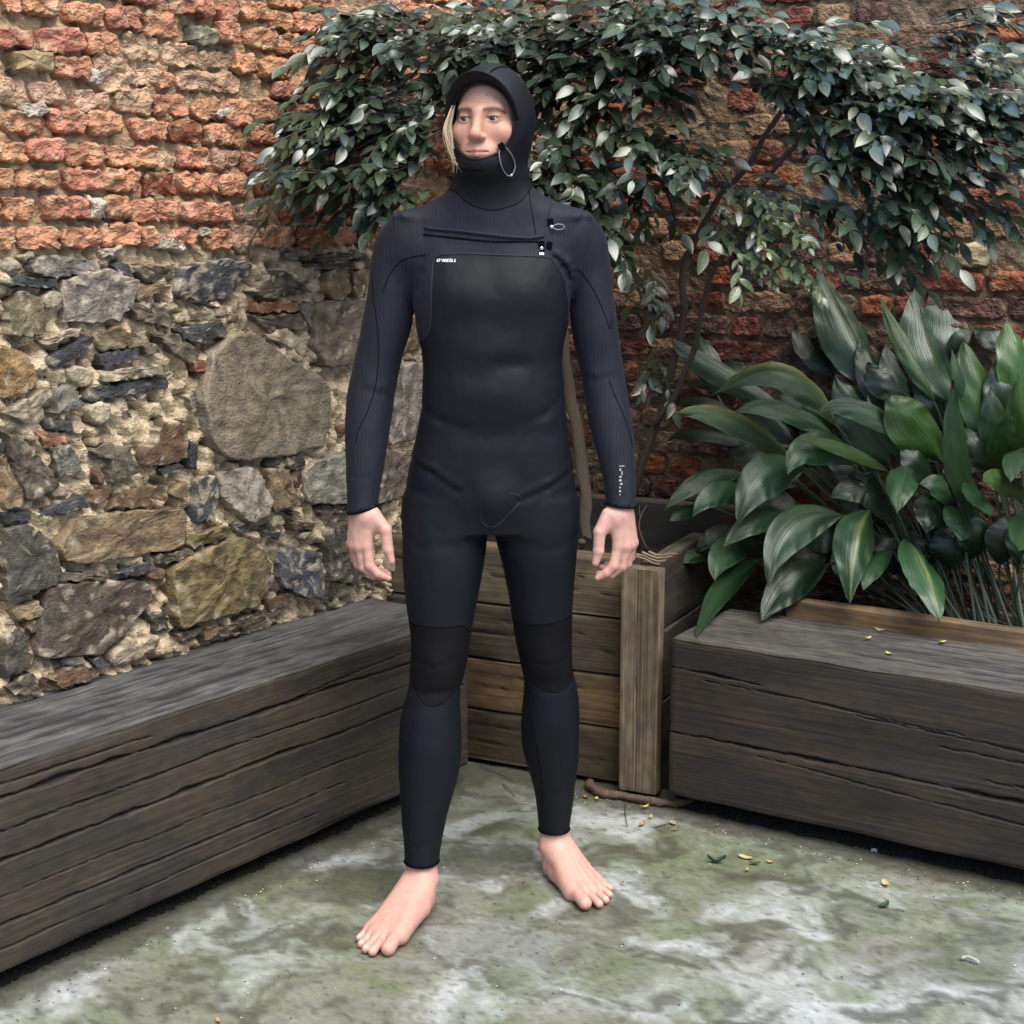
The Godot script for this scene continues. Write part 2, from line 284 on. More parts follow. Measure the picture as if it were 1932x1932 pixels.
# long leaves: look, width, tip, middle, foot of the blade
var BLADES := [["g", 0.147, Vector3(0.880, 1.393, -1.069), Vector3(0.925, 1.240, -0.946), Vector3(1.002, 1.058, -0.874)],
	["d", 0.096, Vector3(0.837, 1.267, -1.167), Vector3(0.856, 1.177, -1.049), Vector3(0.908, 1.096, -0.981)],
	["g", 0.134, Vector3(1.202, 1.390, -0.961), Vector3(1.188, 1.245, -0.863), Vector3(1.202, 1.088, -0.819)],
	["g", 0.142, Vector3(1.120, 1.340, -0.918), Vector3(1.126, 1.195, -0.820), Vector3(1.182, 1.041, -0.761)],
	["b", 0.052, Vector3(1.022, 1.317, -0.909), Vector3(1.065, 1.190, -0.811), Vector3(1.147, 1.041, -0.759)],
	["b", 0.114, Vector3(1.198, 1.215, -0.704), Vector3(1.230, 1.071, -0.648), Vector3(1.311, 0.877, -0.633)],
	["b", 0.120, Vector3(1.304, 1.268, -0.684), Vector3(1.324, 1.152, -0.636), Vector3(1.365, 0.991, -0.645)],
	["d", 0.068, Vector3(1.287, 1.244, -0.872), Vector3(1.288, 1.226, -0.794), Vector3(1.323, 1.176, -0.766)],
	["m", 0.071, Vector3(0.452, 1.197, -0.984), Vector3(0.556, 1.118, -0.942), Vector3(0.790, 0.983, -0.890)],
	["d", 0.085, Vector3(0.551, 1.194, -1.252), Vector3(0.578, 1.117, -1.165), Vector3(0.610, 1.016, -1.145)],
	["d", 0.058, Vector3(0.643, 1.125, -1.218), Vector3(0.664, 1.094, -1.134), Vector3(0.712, 1.046, -1.104)],
	["y", 0.096, Vector3(0.550, 1.051, -0.828), Vector3(0.724, 1.116, -0.777), Vector3(0.888, 0.976, -0.804)],
	["m", 0.074, Vector3(0.601, 1.016, -0.725), Vector3(0.718, 1.027, -0.728), Vector3(0.883, 0.944, -0.772)],
	["m", 0.068, Vector3(0.803, 1.026, -0.621), Vector3(0.921, 1.032, -0.642), Vector3(1.131, 0.911, -0.675)],
	["y", 0.075, Vector3(0.451, 1.004, -0.795), Vector3(0.589, 0.989, -0.798), Vector3(0.795, 0.858, -0.827)],
	["d", 0.057, Vector3(0.473, 0.987, -1.113), Vector3(0.551, 1.010, -1.028), Vector3(0.666, 0.958, -0.991)],
	["d", 0.051, Vector3(0.457, 0.886, -1.099), Vector3(0.533, 0.923, -1.016), Vector3(0.664, 0.892, -0.969)],
	["m", 0.096, Vector3(0.717, 0.875, -0.557), Vector3(0.793, 0.937, -0.616), Vector3(0.945, 0.884, -0.697)],
	["g", 0.127, Vector3(0.600, 0.730, -0.619), Vector3(0.674, 0.847, -0.673), Vector3(0.801, 0.856, -0.764)],
	["m", 0.064, Vector3(0.428, 0.728, -0.834), Vector3(0.523, 0.804, -0.857), Vector3(0.660, 0.818, -0.924)],
	["m", 0.043, Vector3(0.442, 0.699, -0.825), Vector3(0.482, 0.717, -0.859), Vector3(0.548, 0.719, -0.947)],
	["m", 0.076, Vector3(0.495, 0.724, -0.756), Vector3(0.569, 0.785, -0.787), Vector3(0.677, 0.765, -0.866)],
	["m", 0.078, Vector3(0.571, 0.657, -0.673), Vector3(0.661, 0.721, -0.711), Vector3(0.777, 0.721, -0.803)],
	["g", 0.117, Vector3(0.675, 0.581, -0.537), Vector3(0.743, 0.717, -0.612), Vector3(0.895, 0.740, -0.705)],
	["g", 0.090, Vector3(0.547, 0.568, -0.652), Vector3(0.588, 0.633, -0.727), Vector3(0.694, 0.635, -0.832)],
	["m", 0.069, Vector3(0.472, 0.484, -0.397), Vector3(0.572, 0.536, -0.673), Vector3(0.692, 0.590, -0.810)],
	["d", 0.112, Vector3(0.659, 0.484, -0.548), Vector3(0.744, 0.566, -0.623), Vector3(0.863, 0.597, -0.725)],
	["v", 0.120, Vector3(0.877, 0.548, -0.480), Vector3(0.905, 0.699, -0.557), Vector3(0.966, 0.756, -0.684)],
	["v", 0.115, Vector3(1.071, 0.538, -0.334), Vector3(1.061, 0.637, -0.447), Vector3(1.054, 0.690, -0.629)],
	["m", 0.087, Vector3(0.982, 0.792, -0.461), Vector3(1.012, 0.858, -0.537), Vector3(1.067, 0.880, -0.668)],
	["m", 0.059, Vector3(0.915, 0.577, -0.504), Vector3(0.954, 0.628, -0.561), Vector3(1.025, 0.651, -0.670)],
	["d", 0.097, Vector3(0.969, 1.143, -0.800), Vector3(0.997, 1.106, -0.759), Vector3(1.070, 1.059, -0.761)],
	["b", 0.142, Vector3(0.994, 1.075, -0.643), Vector3(1.049, 1.003, -0.644), Vector3(1.157, 0.892, -0.682)],
	["m", 0.096, Vector3(1.120, 1.116, -0.493), Vector3(1.151, 0.950, -0.532), Vector3(1.232, 0.735, -0.611)],
	["g", 0.072, Vector3(0.956, 1.063, -0.726), Vector3(1.006, 0.972, -0.700), Vector3(1.118, 0.865, -0.707)],
	["g", 0.129, Vector3(0.897, 1.107, -0.870), Vector3(0.949, 0.993, -0.813), Vector3(1.042, 0.862, -0.802)],
	["b", 0.041, Vector3(0.748, 0.965, -0.561), Vector3(0.860, 0.938, -0.609), Vector3(1.017, 0.860, -0.699)],
	["b", 0.081, Vector3(1.247, 1.043, -0.413), Vector3(1.247, 0.968, -0.484), Vector3(1.289, 0.865, -0.599)],
	["d", 0.077, Vector3(1.196, 0.987, -0.634), Vector3(1.224, 0.939, -0.604), Vector3(1.276, 0.866, -0.631)],
	["b", 0.068, Vector3(1.151, 0.897, -0.308), Vector3(1.223, 0.888, -0.392), Vector3(1.340, 0.815, -0.519)],
	["m", 0.042, Vector3(1.163, 1.189, -0.678), Vector3(1.183, 1.116, -0.654), Vector3(1.235, 1.033, -0.680)],
	["d", 0.056, Vector3(1.262, 1.241, -0.829), Vector3(1.219, 1.208, -0.797), Vector3(1.199, 1.153, -0.821)],
	["g", 0.070, Vector3(1.050, 0.856, -0.513), Vector3(1.105, 0.849, -0.526), Vector3(1.174, 0.783, -0.600)],
	["d", 0.079, Vector3(0.940, 0.858, -0.748), Vector3(0.960, 0.826, -0.724), Vector3(1.020, 0.775, -0.745)],
	["d", 0.054, Vector3(0.900, 0.844, -0.725), Vector3(0.954, 0.796, -0.692), Vector3(1.043, 0.716, -0.706)],
	["d", 0.058, Vector3(0.514, 0.600, -0.850), Vector3(0.567, 0.652, -0.841), Vector3(0.646, 0.674, -0.886)],
	["m", 0.043, Vector3(0.456, 0.576, -0.816), Vector3(0.506, 0.598, -0.832), Vector3(0.583, 0.583, -0.902)],
	["d", 0.103, Vector3(0.760, 0.562, -0.743), Vector3(0.803, 0.602, -0.727), Vector3(0.870, 0.624, -0.768)],
	["g", 0.063, Vector3(1.225, 0.893, -0.332), Vector3(1.260, 0.934, -0.416), Vector3(1.330, 0.947, -0.549)],
	["m", 0.075, Vector3(1.187, 0.811, -0.332), Vector3(1.184, 0.839, -0.452), Vector3(1.221, 0.850, -0.618)],
	["d", 0.126, Vector3(0.763, 1.087, -1.072), Vector3(0.822, 1.047, -0.976), Vector3(0.910, 0.941, -0.932)],
	["d", 0.114, Vector3(0.683, 1.024, -1.075), Vector3(0.740, 0.971, -0.992), Vector3(0.825, 0.887, -0.962)],
	["d", 0.105, Vector3(0.975, 1.200, -0.915), Vector3(0.998, 1.110, -0.841), Vector3(1.052, 0.992, -0.819)],
	["m", 0.080, Vector3(1.232, 0.735, -0.257), Vector3(1.269, 0.758, -0.351), Vector3(1.331, 0.785, -0.502)],
	["g", 0.118, Vector3(1.358, 1.171, -0.556), Vector3(1.374, 1.062, -0.534), Vector3(1.408, 0.915, -0.571)],
	["b", 0.104, Vector3(1.362, 1.103, -0.411), Vector3(1.367, 1.018, -0.443), Vector3(1.391, 0.893, -0.535)],
	["m", 0.102, Vector3(1.326, 0.882, -0.268), Vector3(1.315, 0.930, -0.370), Vector3(1.352, 0.851, -0.512)],
	["d", 0.121, Vector3(1.392, 1.254, -0.723), Vector3(1.386, 1.162, -0.656), Vector3(1.402, 1.049, -0.646)],
	["d", 0.092, Vector3(1.126, 1.132, -0.855), Vector3(1.140, 1.056, -0.781), Vector3(1.176, 0.963, -0.765)],
	["d", 0.097, Vector3(1.238, 1.121, -0.725), Vector3(1.255, 1.034, -0.668), Vector3(1.290, 0.930, -0.669)],
	["d", 0.118, Vector3(0.619, 0.882, -0.997), Vector3(0.707, 0.856, -0.918), Vector3(0.816, 0.785, -0.896)],
	["d", 0.104, Vector3(0.859, 0.907, -0.823), Vector3(0.921, 0.867, -0.771), Vector3(0.999, 0.780, -0.782)],
	["d", 0.095, Vector3(1.037, 0.940, -0.675), Vector3(1.077, 0.898, -0.644), Vector3(1.135, 0.812, -0.672)],
	["d", 0.108, Vector3(1.191, 0.888, -0.637), Vector3(1.168, 0.831, -0.628), Vector3(1.164, 0.727, -0.678)],
	["d", 0.103, Vector3(0.892, 0.744, -0.778), Vector3(0.954, 0.764, -0.739), Vector3(1.042, 0.737, -0.754)],
	["d", 0.092, Vector3(0.641, 0.728, -0.865), Vector3(0.721, 0.735, -0.827), Vector3(0.832, 0.721, -0.839)],
	["d", 0.116, Vector3(0.787, 0.635, -0.773), Vector3(0.843, 0.675, -0.761), Vector3(0.924, 0.672, -0.805)],
	["d", 0.095, Vector3(1.081, 0.725, -0.541), Vector3(1.100, 0.770, -0.576), Vector3(1.136, 0.800, -0.672)],
	["m", 0.087, Vector3(1.141, 0.725, -0.432), Vector3(1.156, 0.763, -0.494), Vector3(1.170, 0.790, -0.627)],
	["d", 0.089, Vector3(1.306, 1.058, -0.564), Vector3(1.301, 0.967, -0.567), Vector3(1.311, 0.865, -0.632)],
	["g", 0.089, Vector3(1.248, 1.099, -0.601), Vector3(1.262, 0.998, -0.592), Vector3(1.301, 0.876, -0.639)],
	["d", 0.084, Vector3(0.858, 0.792, -0.681), Vector3(0.923, 0.815, -0.688), Vector3(1.020, 0.787, -0.745)],
	["d", 0.106, Vector3(0.949, 1.040, -0.931), Vector3(0.974, 0.962, -0.868), Vector3(1.036, 0.854, -0.853)],
	["d", 0.095, Vector3(0.632, 0.956, -1.107), Vector3(0.708, 0.905, -1.012), Vector3(0.827, 0.837, -0.961)],
	["d", 0.097, Vector3(1.023, 1.195, -0.813), Vector3(1.040, 1.093, -0.767), Vector3(1.095, 0.939, -0.768)],
	["d", 0.102, Vector3(1.288, 1.172, -0.671), Vector3(1.285, 1.079, -0.625), Vector3(1.308, 0.935, -0.634)],
	["b", 0.075, Vector3(1.272, 1.146, -0.468), Vector3(1.287, 1.035, -0.482), Vector3(1.309, 0.911, -0.563)],
	["d", 0.114, Vector3(1.231, 0.771, -0.635), Vector3(1.231, 0.722, -0.588), Vector3(1.227, 0.634, -0.614)],
	["d", 0.113, Vector3(1.299, 0.767, -0.593), Vector3(1.294, 0.718, -0.549), Vector3(1.290, 0.631, -0.575)],
	["d", 0.114, Vector3(1.164, 0.727, -0.678), Vector3(1.170, 0.678, -0.627), Vector3(1.174, 0.602, -0.648)],
	["d", 0.121, Vector3(1.085, 0.694, -0.727), Vector3(1.097, 0.645, -0.673), Vector3(1.115, 0.582, -0.685)],
	["d", 0.107, Vector3(1.341, 0.784, -0.566), Vector3(1.336, 0.723, -0.522), Vector3(1.337, 0.637, -0.545)],
	["d", 0.122, Vector3(0.997, 0.699, -0.759), Vector3(1.010, 0.650, -0.704), Vector3(1.028, 0.587, -0.716)],
	["d", 0.110, Vector3(0.910, 0.650, -0.790), Vector3(0.926, 0.605, -0.745), Vector3(0.956, 0.552, -0.761)]]
var BENCH_U := Vector3(0.846, 0.000, 0.533)
var BENCH_N := Vector3(-0.533, 0.000, 0.846)
var BENCH_AT := Vector3(0.408, 0.000, -0.421)
var LITTER := [[Vector3(0.954, 0.4790, -0.465), "yellow", 0.026, "small yellow leaf on the right bench, the one lying farthest back", "leaves fallen on the bench"],
	[Vector3(0.906, 0.4790, -0.387), "yellow", 0.026, "small yellow leaf on the right bench, the one nearest its post", "leaves fallen on the bench"],
	[Vector3(1.087, 0.4790, -0.357), "yellow", 0.026, "curled pale yellow leaf on the right bench, farthest right of its four", "leaves fallen on the bench"],
	[Vector3(0.925, 0.4790, -0.251), "yellow", 0.026, "yellow leaf on the right bench, nearest its front edge", "leaves fallen on the bench"],
	[Vector3(0.198, 0.0020, -0.520), "brown", 0.026, "brown curled leaf left of the bent stick, close to the person's heel", "leaves fallen on the floor"],
	[Vector3(0.227, 0.0020, -0.512), "yellow", 0.022, "small greenish yellow leaf just below the left end of the bent stick", "leaves fallen on the floor"],
	[Vector3(0.351, 0.0020, -0.448), "yellow", 0.026, "yellow leaf lying along the lower side of the bent stick", "leaves fallen on the floor"],
	[Vector3(0.360, 0.0020, -0.375), "yellow", 0.022, "yellow leaf below the stick, topmost of the loose group beside the foot", "leaves fallen on the floor"],
	[Vector3(0.333, 0.0020, -0.327), "amber", 0.030, "amber oval leaf, largest of the loose group below the stick", "leaves fallen on the floor"],
	[Vector3(0.414, 0.0020, -0.341), "yellow", 0.026, "yellow leaf at the end of the thin dark twig below the post", "leaves fallen on the floor"],
	[Vector3(0.414, 0.0020, -0.298), "brown", 0.020, "tiny brown leaf just under the thin dark twig below the post", "leaves fallen on the floor"],
	[Vector3(0.494, 0.0020, -0.096), "green", 0.045, "curled dark green leaf standing on its edges on the bare floor", "leaves fallen on the floor"],
	[Vector3(0.569, 0.0020, -0.121), "yellow", 0.040, "long pale yellow leaf right of the curled green leaf", "leaves fallen on the floor"],
	[Vector3(0.585, 0.0020, -0.089), "green", 0.028, "small flat dark green leaf between two yellow ones on the floor", "leaves fallen on the floor"],
	[Vector3(0.624, 0.0020, -0.096), "amber", 0.022, "small amber leaf, rightmost of the floor group in front of the bench", "leaves fallen on the floor"],
	[Vector3(0.561, 0.0020, -0.050), "amber", 0.020, "small amber leaf, lowest of the floor group in front of the bench", "leaves fallen on the floor"],
	[Vector3(0.182, 0.0020, -0.089), "yellow", 0.022, "yellow leaf touching the outer side of the person's left foot", "leaves fallen on the floor"],
	[Vector3(0.871, 0.0020, 0.031), "yellow", 0.036, "bright yellow leaf alone on the floor near the right bench", "leaves fallen on the floor"],
	[Vector3(0.841, 0.0020, 0.144), "green", 0.038, "dark green leaf lying flat, lowest on the right side of the floor", "leaves fallen on the floor"],
	[Vector3(-0.568, 0.0020, 0.652), "amber", 0.020, "tiny orange leaf scrap at the very front of the floor", "leaves fallen on the floor"],
	[Vector3(-0.441, 0.0020, -0.330), "amber", 0.024, "dull orange leaf in the soil beneath the left log bench", "leaves fallen on the floor"]]
var STICK := PackedVector3Array([Vector3(0.212, 0.0120, -0.608), Vector3(0.217, 0.0120, -0.568), Vector3(0.244, 0.0120, -0.529), Vector3(0.285, 0.0120, -0.510), Vector3(0.332, 0.0120, -0.491), Vector3(0.386, 0.0120, -0.464), Vector3(0.441, 0.0120, -0.457), Vector3(0.487, 0.0120, -0.472)])
var TWIGS := [["thin dark twig on the floor between the person's legs", PackedVector3Array([Vector3(-0.091, 0.0040, -0.762), Vector3(-0.041, 0.0040, -0.707), Vector3(0.003, 0.0040, -0.645)])],
	["short dark twig on the floor close to the person's left shin", PackedVector3Array([Vector3(-0.026, 0.0040, -0.617), Vector3(-0.007, 0.0040, -0.577), Vector3(0.007, 0.0040, -0.527)])],
	["fine dry stem bent across the bent stick", PackedVector3Array([Vector3(0.317, 0.0040, -0.558), Vector3(0.298, 0.0040, -0.444), Vector3(0.295, 0.0040, -0.318)])],
	["thin dark twig on the floor below the post", PackedVector3Array([Vector3(0.365, 0.0040, -0.311), Vector3(0.390, 0.0040, -0.329), Vector3(0.415, 0.0040, -0.343)])],
	["tiny dark twig near the foot of the right bench", PackedVector3Array([Vector3(0.953, 0.0040, -0.089), Vector3(0.966, 0.0040, -0.065), Vector3(0.982, 0.0040, -0.052)])]]
var CHIP_AT := Vector3(0.960, 0.0040, 0.406)
var CHIP_TOP := Vector3(0.883, 0.0030, -0.167)
var PEBBLE_AT := Vector3(0.205, 0.6000, -1.015)
var SPROUT := PackedVector3Array([Vector3(0.394, 0.5844, -1.000), Vector3(0.378, 0.6189, -1.000), Vector3(0.370, 0.6502, -1.000), Vector3(0.374, 0.6737, -1.000), Vector3(0.381, 0.6939, -1.000), Vector3(0.393, 0.7126, -1.000)])
var SPROUT_SIDE := PackedVector3Array([Vector3(0.374, 0.6737, -1.000), Vector3(0.372, 0.6893, -1.000), Vector3(0.370, 0.7095, -1.000)])
const TORSO_Y0 := 0.8501
const TORSO_DY := 0.02461
var TORSO := PackedFloat32Array([-0.05036, 0.00333, 0.184, 0.1056, -0.04977, 0.002609, 0.1916, 0.1094, -0.04927, 0.002005, 0.1932, 0.1126, -0.04861, 0.001647, 0.1916, 0.1148, -0.04783, 0.001658, 0.1887, 0.1157, -0.04705, 0.002087, 0.1846, 0.1156, -0.04613, 0.002875, 0.1802, 0.1148, -0.04504, 0.003864, 0.1756, 0.1135, -0.04402, 0.004843, 0.1711, 0.112, -0.04307, 0.00559, 0.1669, 0.1105, -0.04209, 0.005917, 0.1629, 0.109, -0.04134, 0.005733, 0.1594, 0.1079, -0.04116, 0.005069, 0.157, 0.1073, -0.04153, 0.00404, 0.1554, 0.1076, -0.04223, 0.002753, 0.1538, 0.1086, -0.04298, 0.001258, 0.1534, 0.11, -0.04358, -0.0004551, 0.1555, 0.1117, -0.04404, -0.002401, 0.1602, 0.1135, -0.04445, -0.004564, 0.1658, 0.1152, -0.04475, -0.006908, 0.1702, 0.1168, -0.04485, -0.009406, 0.1731, 0.1177, -0.04469, -0.01206, 0.1756, 0.1174, -0.04418, -0.01489, 0.1784, 0.1152, -0.04321, -0.01784, 0.1817, 0.111, -0.04182, -0.02071, 0.1851, 0.1051, -0.04032, -0.02315, 0.1878, 0.09815, -0.03915, -0.02476, 0.1891, 0.09105, -0.03881, -0.02528, 0.1871, 0.08469, -0.03962, -0.02475, 0.1727, 0.07968, -0.04129, -0.02347, 0.1362, 0.07612, -0.04317, -0.0218, 0.09483, 0.07374, -0.04496, -0.02, 0.07144, 0.072])
const RIGHT_LEG_Y0 := 0.1025
const RIGHT_LEG_DY := 0.02451
var RIGHT_LEG := PackedFloat32Array([-0.2038, 0.1275, 0.03871, 0.04258, -0.2027, 0.1222, 0.04088, 0.04535, -0.2016, 0.1169, 0.04344, 0.04837, -0.2002, 0.1117, 0.04666, 0.05181, -0.1983, 0.1064, 0.05056, 0.05569, -0.1959, 0.1013, 0.05491, 0.05987, -0.1932, 0.09643, 0.05944, 0.06409, -0.1904, 0.09201, 0.06377, 0.06801, -0.1879, 0.08826, 0.06737, 0.07129, -0.1861, 0.08529, 0.06979, 0.07367, -0.185, 0.08301, 0.07098, 0.07498, -0.1843, 0.0812, 0.07112, 0.07514, -0.1838, 0.07959, 0.07018, 0.07421, -0.183, 0.07796, 0.06821, 0.07237, -0.1812, 0.07609, 0.06494, 0.07003, -0.1779, 0.07379, 0.06106, 0.06789, -0.1736, 0.07095, 0.0593, 0.0666, -0.1694, 0.06758, 0.06027, 0.0665, -0.1657, 0.0638, 0.06228, 0.0675, -0.1627, 0.05978, 0.06427, 0.06931, -0.1606, 0.05563, 0.06629, 0.07172, -0.1596, 0.05143, 0.06916, 0.07464, -0.1591, 0.04722, 0.07283, 0.078, -0.1588, 0.04301, 0.07672, 0.0817, -0.1581, 0.03879, 0.08061, 0.08557, -0.1571, 0.03456, 0.08425, 0.08945, -0.1556, 0.0303, 0.08751, 0.09314, -0.1541, 0.02598, 0.09036, 0.09643, -0.1527, 0.02157, 0.09267, 0.09901, -0.1516, 0.01709, 0.0942, 0.1005, -0.1507, 0.0126, 0.09445, 0.1005, -0.1502, 0.008227, 0.09258, 0.09887, -0.1502, 0.004039, 0.08855, 0.0957, -0.1506, 6.776e-20, 0.08329, 0.09162])
const LEFT_LEG_Y0 := 0.1132
const LEFT_LEG_DY := 0.02494
var LEFT_LEG := PackedFloat32Array([0.09936, -0.03368, 0.03627, 0.03985, 0.09957, -0.03239, 0.03859, 0.04257, 0.09971, -0.03133, 0.04102, 0.04551, 0.09959, -0.0306, 0.04386, 0.04887, 0.09894, -0.03011, 0.04751, 0.05273, 0.09754, -0.02965, 0.05212, 0.05699, 0.09551, -0.02891, 0.05723, 0.06133, 0.09323, -0.02759, 0.06181, 0.06529, 0.09112, -0.0255, 0.06497, 0.06844, 0.08955, -0.02264, 0.06687, 0.07056, 0.08872, -0.01917, 0.06773, 0.07157, 0.08861, -0.01537, 0.06762, 0.07151, 0.08901, -0.0115, 0.06647, 0.07051, 0.08939, -0.007841, 0.06421, 0.06889, 0.08868, -0.004618, 0.06148, 0.06712, 0.08605, -0.002009, 0.05944, 0.06574, 0.08197, -5.117e-05, 0.05899, 0.06515, 0.07776, 0.001366, 0.05991, 0.06549, 0.0743, 0.002429, 0.06154, 0.06663, 0.07169, 0.00331, 0.06361, 0.06832, 0.06975, 0.004118, 0.06575, 0.07038, 0.06827, 0.004902, 0.06791, 0.07271, 0.06708, 0.005678, 0.07036, 0.07534, 0.066, 0.006437, 0.07315, 0.07835, 0.06475, 0.00714, 0.07617, 0.08178, 0.06318, 0.007698, 0.0795, 0.08564, 0.06131, 0.007961, 0.08329, 0.08974, 0.05917, 0.007755, 0.0872, 0.0937, 0.05688, 0.006964, 0.09082, 0.09695, 0.05492, 0.005619, 0.09333, 0.09879, 0.05403, 0.003884, 0.09334, 0.09874, 0.05447, 0.001966, 0.09027, 0.09681, 0.05576, 7.454e-20, 0.08518, 0.0937])
const RIGHT_ARM_Y0 := 0.8959
const RIGHT_ARM_DY := 0.02449
var RIGHT_ARM := PackedFloat32Array([-0.3299, 0.05169, 0.03434, 0.03491, -0.3296, 0.04652, 0.03555, 0.03624, -0.3286, 0.04127, 0.03757, 0.0378, -0.3269, 0.03584, 0.0401, 0.03977, -0.325, 0.03014, 0.04275, 0.04213, -0.3234, 0.0241, 0.04537, 0.04469, -0.3221, 0.01776, 0.04767, 0.04719, -0.3206, 0.01122, 0.04963, 0.04943, -0.3187, 0.004632, 0.05137, 0.0513, -0.3162, -0.001777, 0.05277, 0.05272, -0.3131, -0.007713, 0.05334, 0.05371, -0.3092, -0.01284, 0.05301, 0.0544, -0.3045, -0.01692, 0.0527, 0.05502, -0.2989, -0.01991, 0.05294, 0.0558, -0.2925, -0.02202, 0.0537, 0.05679, -0.2857, -0.02357, 0.0548, 0.05783, -0.2793, -0.02484, 0.05557, 0.05866, -0.274, -0.02597, 0.05523, 0.05911, -0.27, -0.02702, 0.05397, 0.05928, -0.2666, -0.02796, 0.05298, 0.05938, -0.2634, -0.02874, 0.05293, 0.05953, -0.2602, -0.02932, 0.0534, 0.05953, -0.2568, -0.02968, 0.05354, 0.05885, -0.2533, -0.02988, 0.05226, 0.05703, -0.2499, -0.02996, 0.04847, 0.05406, -0.247, -0.02999, 0.03632, 0.05049, -0.2446, -0.03, 0.01107, 0.0468])
const LEFT_ARM_Y0 := 0.9050
const LEFT_ARM_DY := 0.02413
var LEFT_ARM := PackedFloat32Array([0.2413, 0.04979, 0.03435, 0.03533, 0.2399, 0.04467, 0.03472, 0.03647, 0.238, 0.03945, 0.03567, 0.03771, 0.2352, 0.03403, 0.03763, 0.03917, 0.2318, 0.02831, 0.04032, 0.04095, 0.228, 0.02226, 0.04314, 0.043, 0.2241, 0.01592, 0.04558, 0.04511, 0.2199, 0.009424, 0.04757, 0.04696, 0.2158, 0.002934, 0.04882, 0.04836, 0.2118, -0.003319, 0.049, 0.04927, 0.2078, -0.009031, 0.04874, 0.04987, 0.2038, -0.01388, 0.04861, 0.05041, 0.1996, -0.01766, 0.04873, 0.05112, 0.1951, -0.0204, 0.04952, 0.05209, 0.1905, -0.02234, 0.05073, 0.05319, 0.1862, -0.0238, 0.05144, 0.05421, 0.1824, -0.02501, 0.05162, 0.05498, 0.1791, -0.02611, 0.05146, 0.05546, 0.1764, -0.02714, 0.05083, 0.0557, 0.1741, -0.02805, 0.05015, 0.05585, 0.1716, -0.02881, 0.04984, 0.05596, 0.1687, -0.02936, 0.04987, 0.0559, 0.1655, -0.02971, 0.04984, 0.05537, 0.1621, -0.02989, 0.04888, 0.05405, 0.1586, -0.02996, 0.04601, 0.05194, 0.1558, -0.02999, 0.03512, 0.0494, 0.154, -0.03, 0.01107, 0.0468])
var CHEST_LINE := PackedVector2Array([Vector2(-0.2149, 1.258), Vector2(-0.1932, 1.271), Vector2(-0.1823, 1.283), Vector2(-0.1757, 1.301), Vector2(-0.1722, 1.365), Vector2(-0.1694, 1.429), Vector2(-0.161, 1.449), Vector2(-0.1414, 1.454), Vector2(-0.0845, 1.455), Vector2(-0.0134, 1.452), Vector2(0.0684, 1.448), Vector2(0.0891, 1.439), Vector2(0.1059, 1.414), Vector2(0.1158, 1.386), Vector2(0.121, 1.344), Vector2(0.1234, 1.258)])
var COLLAR_LINE := PackedVector2Array([Vector2(-0.1429, 1.59), Vector2(-0.1214, 1.585), Vector2(-0.0999, 1.565), Vector2(-0.0712, 1.551), Vector2(-0.0424, 1.546), Vector2(-0.0136, 1.551), Vector2(0.0152, 1.562), Vector2(0.0325, 1.581), Vector2(0.0439, 1.597)])
var SHOULDER_SEAM_RIGHT := PackedVector2Array([Vector2(-0.1858, 1.452), Vector2(-0.2109, 1.448), Vector2(-0.2362, 1.44), Vector2(-0.258, 1.419), Vector2(-0.2728, 1.392), Vector2(-0.2797, 1.371)])
var SLEEVE_SEAM_RIGHT := PackedVector2Array([Vector2(-0.3049, 1.413), Vector2(-0.3021, 1.363), Vector2(-0.2966, 1.327), Vector2(-0.2915, 1.28), Vector2(-0.2917, 1.225), Vector2(-0.2981, 1.17), Vector2(-0.3156, 1.115), Vector2(-0.3347, 1.077), Vector2(-0.3419, 1.048)])
var SLEEVE_SEAM_LEFT := PackedVector2Array([Vector2(0.1274, 1.418), Vector2(0.1455, 1.418), Vector2(0.1675, 1.391), Vector2(0.1896, 1.352), Vector2(0.2046, 1.316), Vector2(0.2139, 1.292), Vector2(0.2184, 1.316)])
var SLEEVE_SEAM_LOW := PackedVector2Array([Vector2(0.2127, 1.181), Vector2(0.2249, 1.148), Vector2(0.2438, 1.107), Vector2(0.2591, 1.063), Vector2(0.2651, 1.033)])
var CHEST_ZIP := PackedVector2Array([Vector2(-0.1876, 1.511), Vector2(-0.1698, 1.507), Vector2(-0.1201, 1.503), Vector2(-0.049, 1.495), Vector2(0.0079, 1.489), Vector2(0.04, 1.488), Vector2(0.0684, 1.492)])
var CHEST_ZIP_LOW := PackedVector2Array([Vector2(-0.1895, 1.495), Vector2(-0.1415, 1.49), Vector2(-0.049, 1.481), Vector2(0.0222, 1.48), Vector2(0.0578, 1.48)])
var FLAP_EDGE := PackedVector2Array([Vector2(0.0846, 1.562), Vector2(0.0801, 1.544), Vector2(0.0759, 1.526), Vector2(0.0824, 1.505), Vector2(0.0849, 1.498)])
var FLAP_SEAM := PackedVector2Array([Vector2(0.0364, 1.589), Vector2(0.0401, 1.554), Vector2(0.0455, 1.526), Vector2(0.0509, 1.495)])
var UNDERARM_FOLD := PackedVector2Array([Vector2(0.0887, 1.451), Vector2(0.1049, 1.442), Vector2(0.1213, 1.421), Vector2(0.1261, 1.399)])
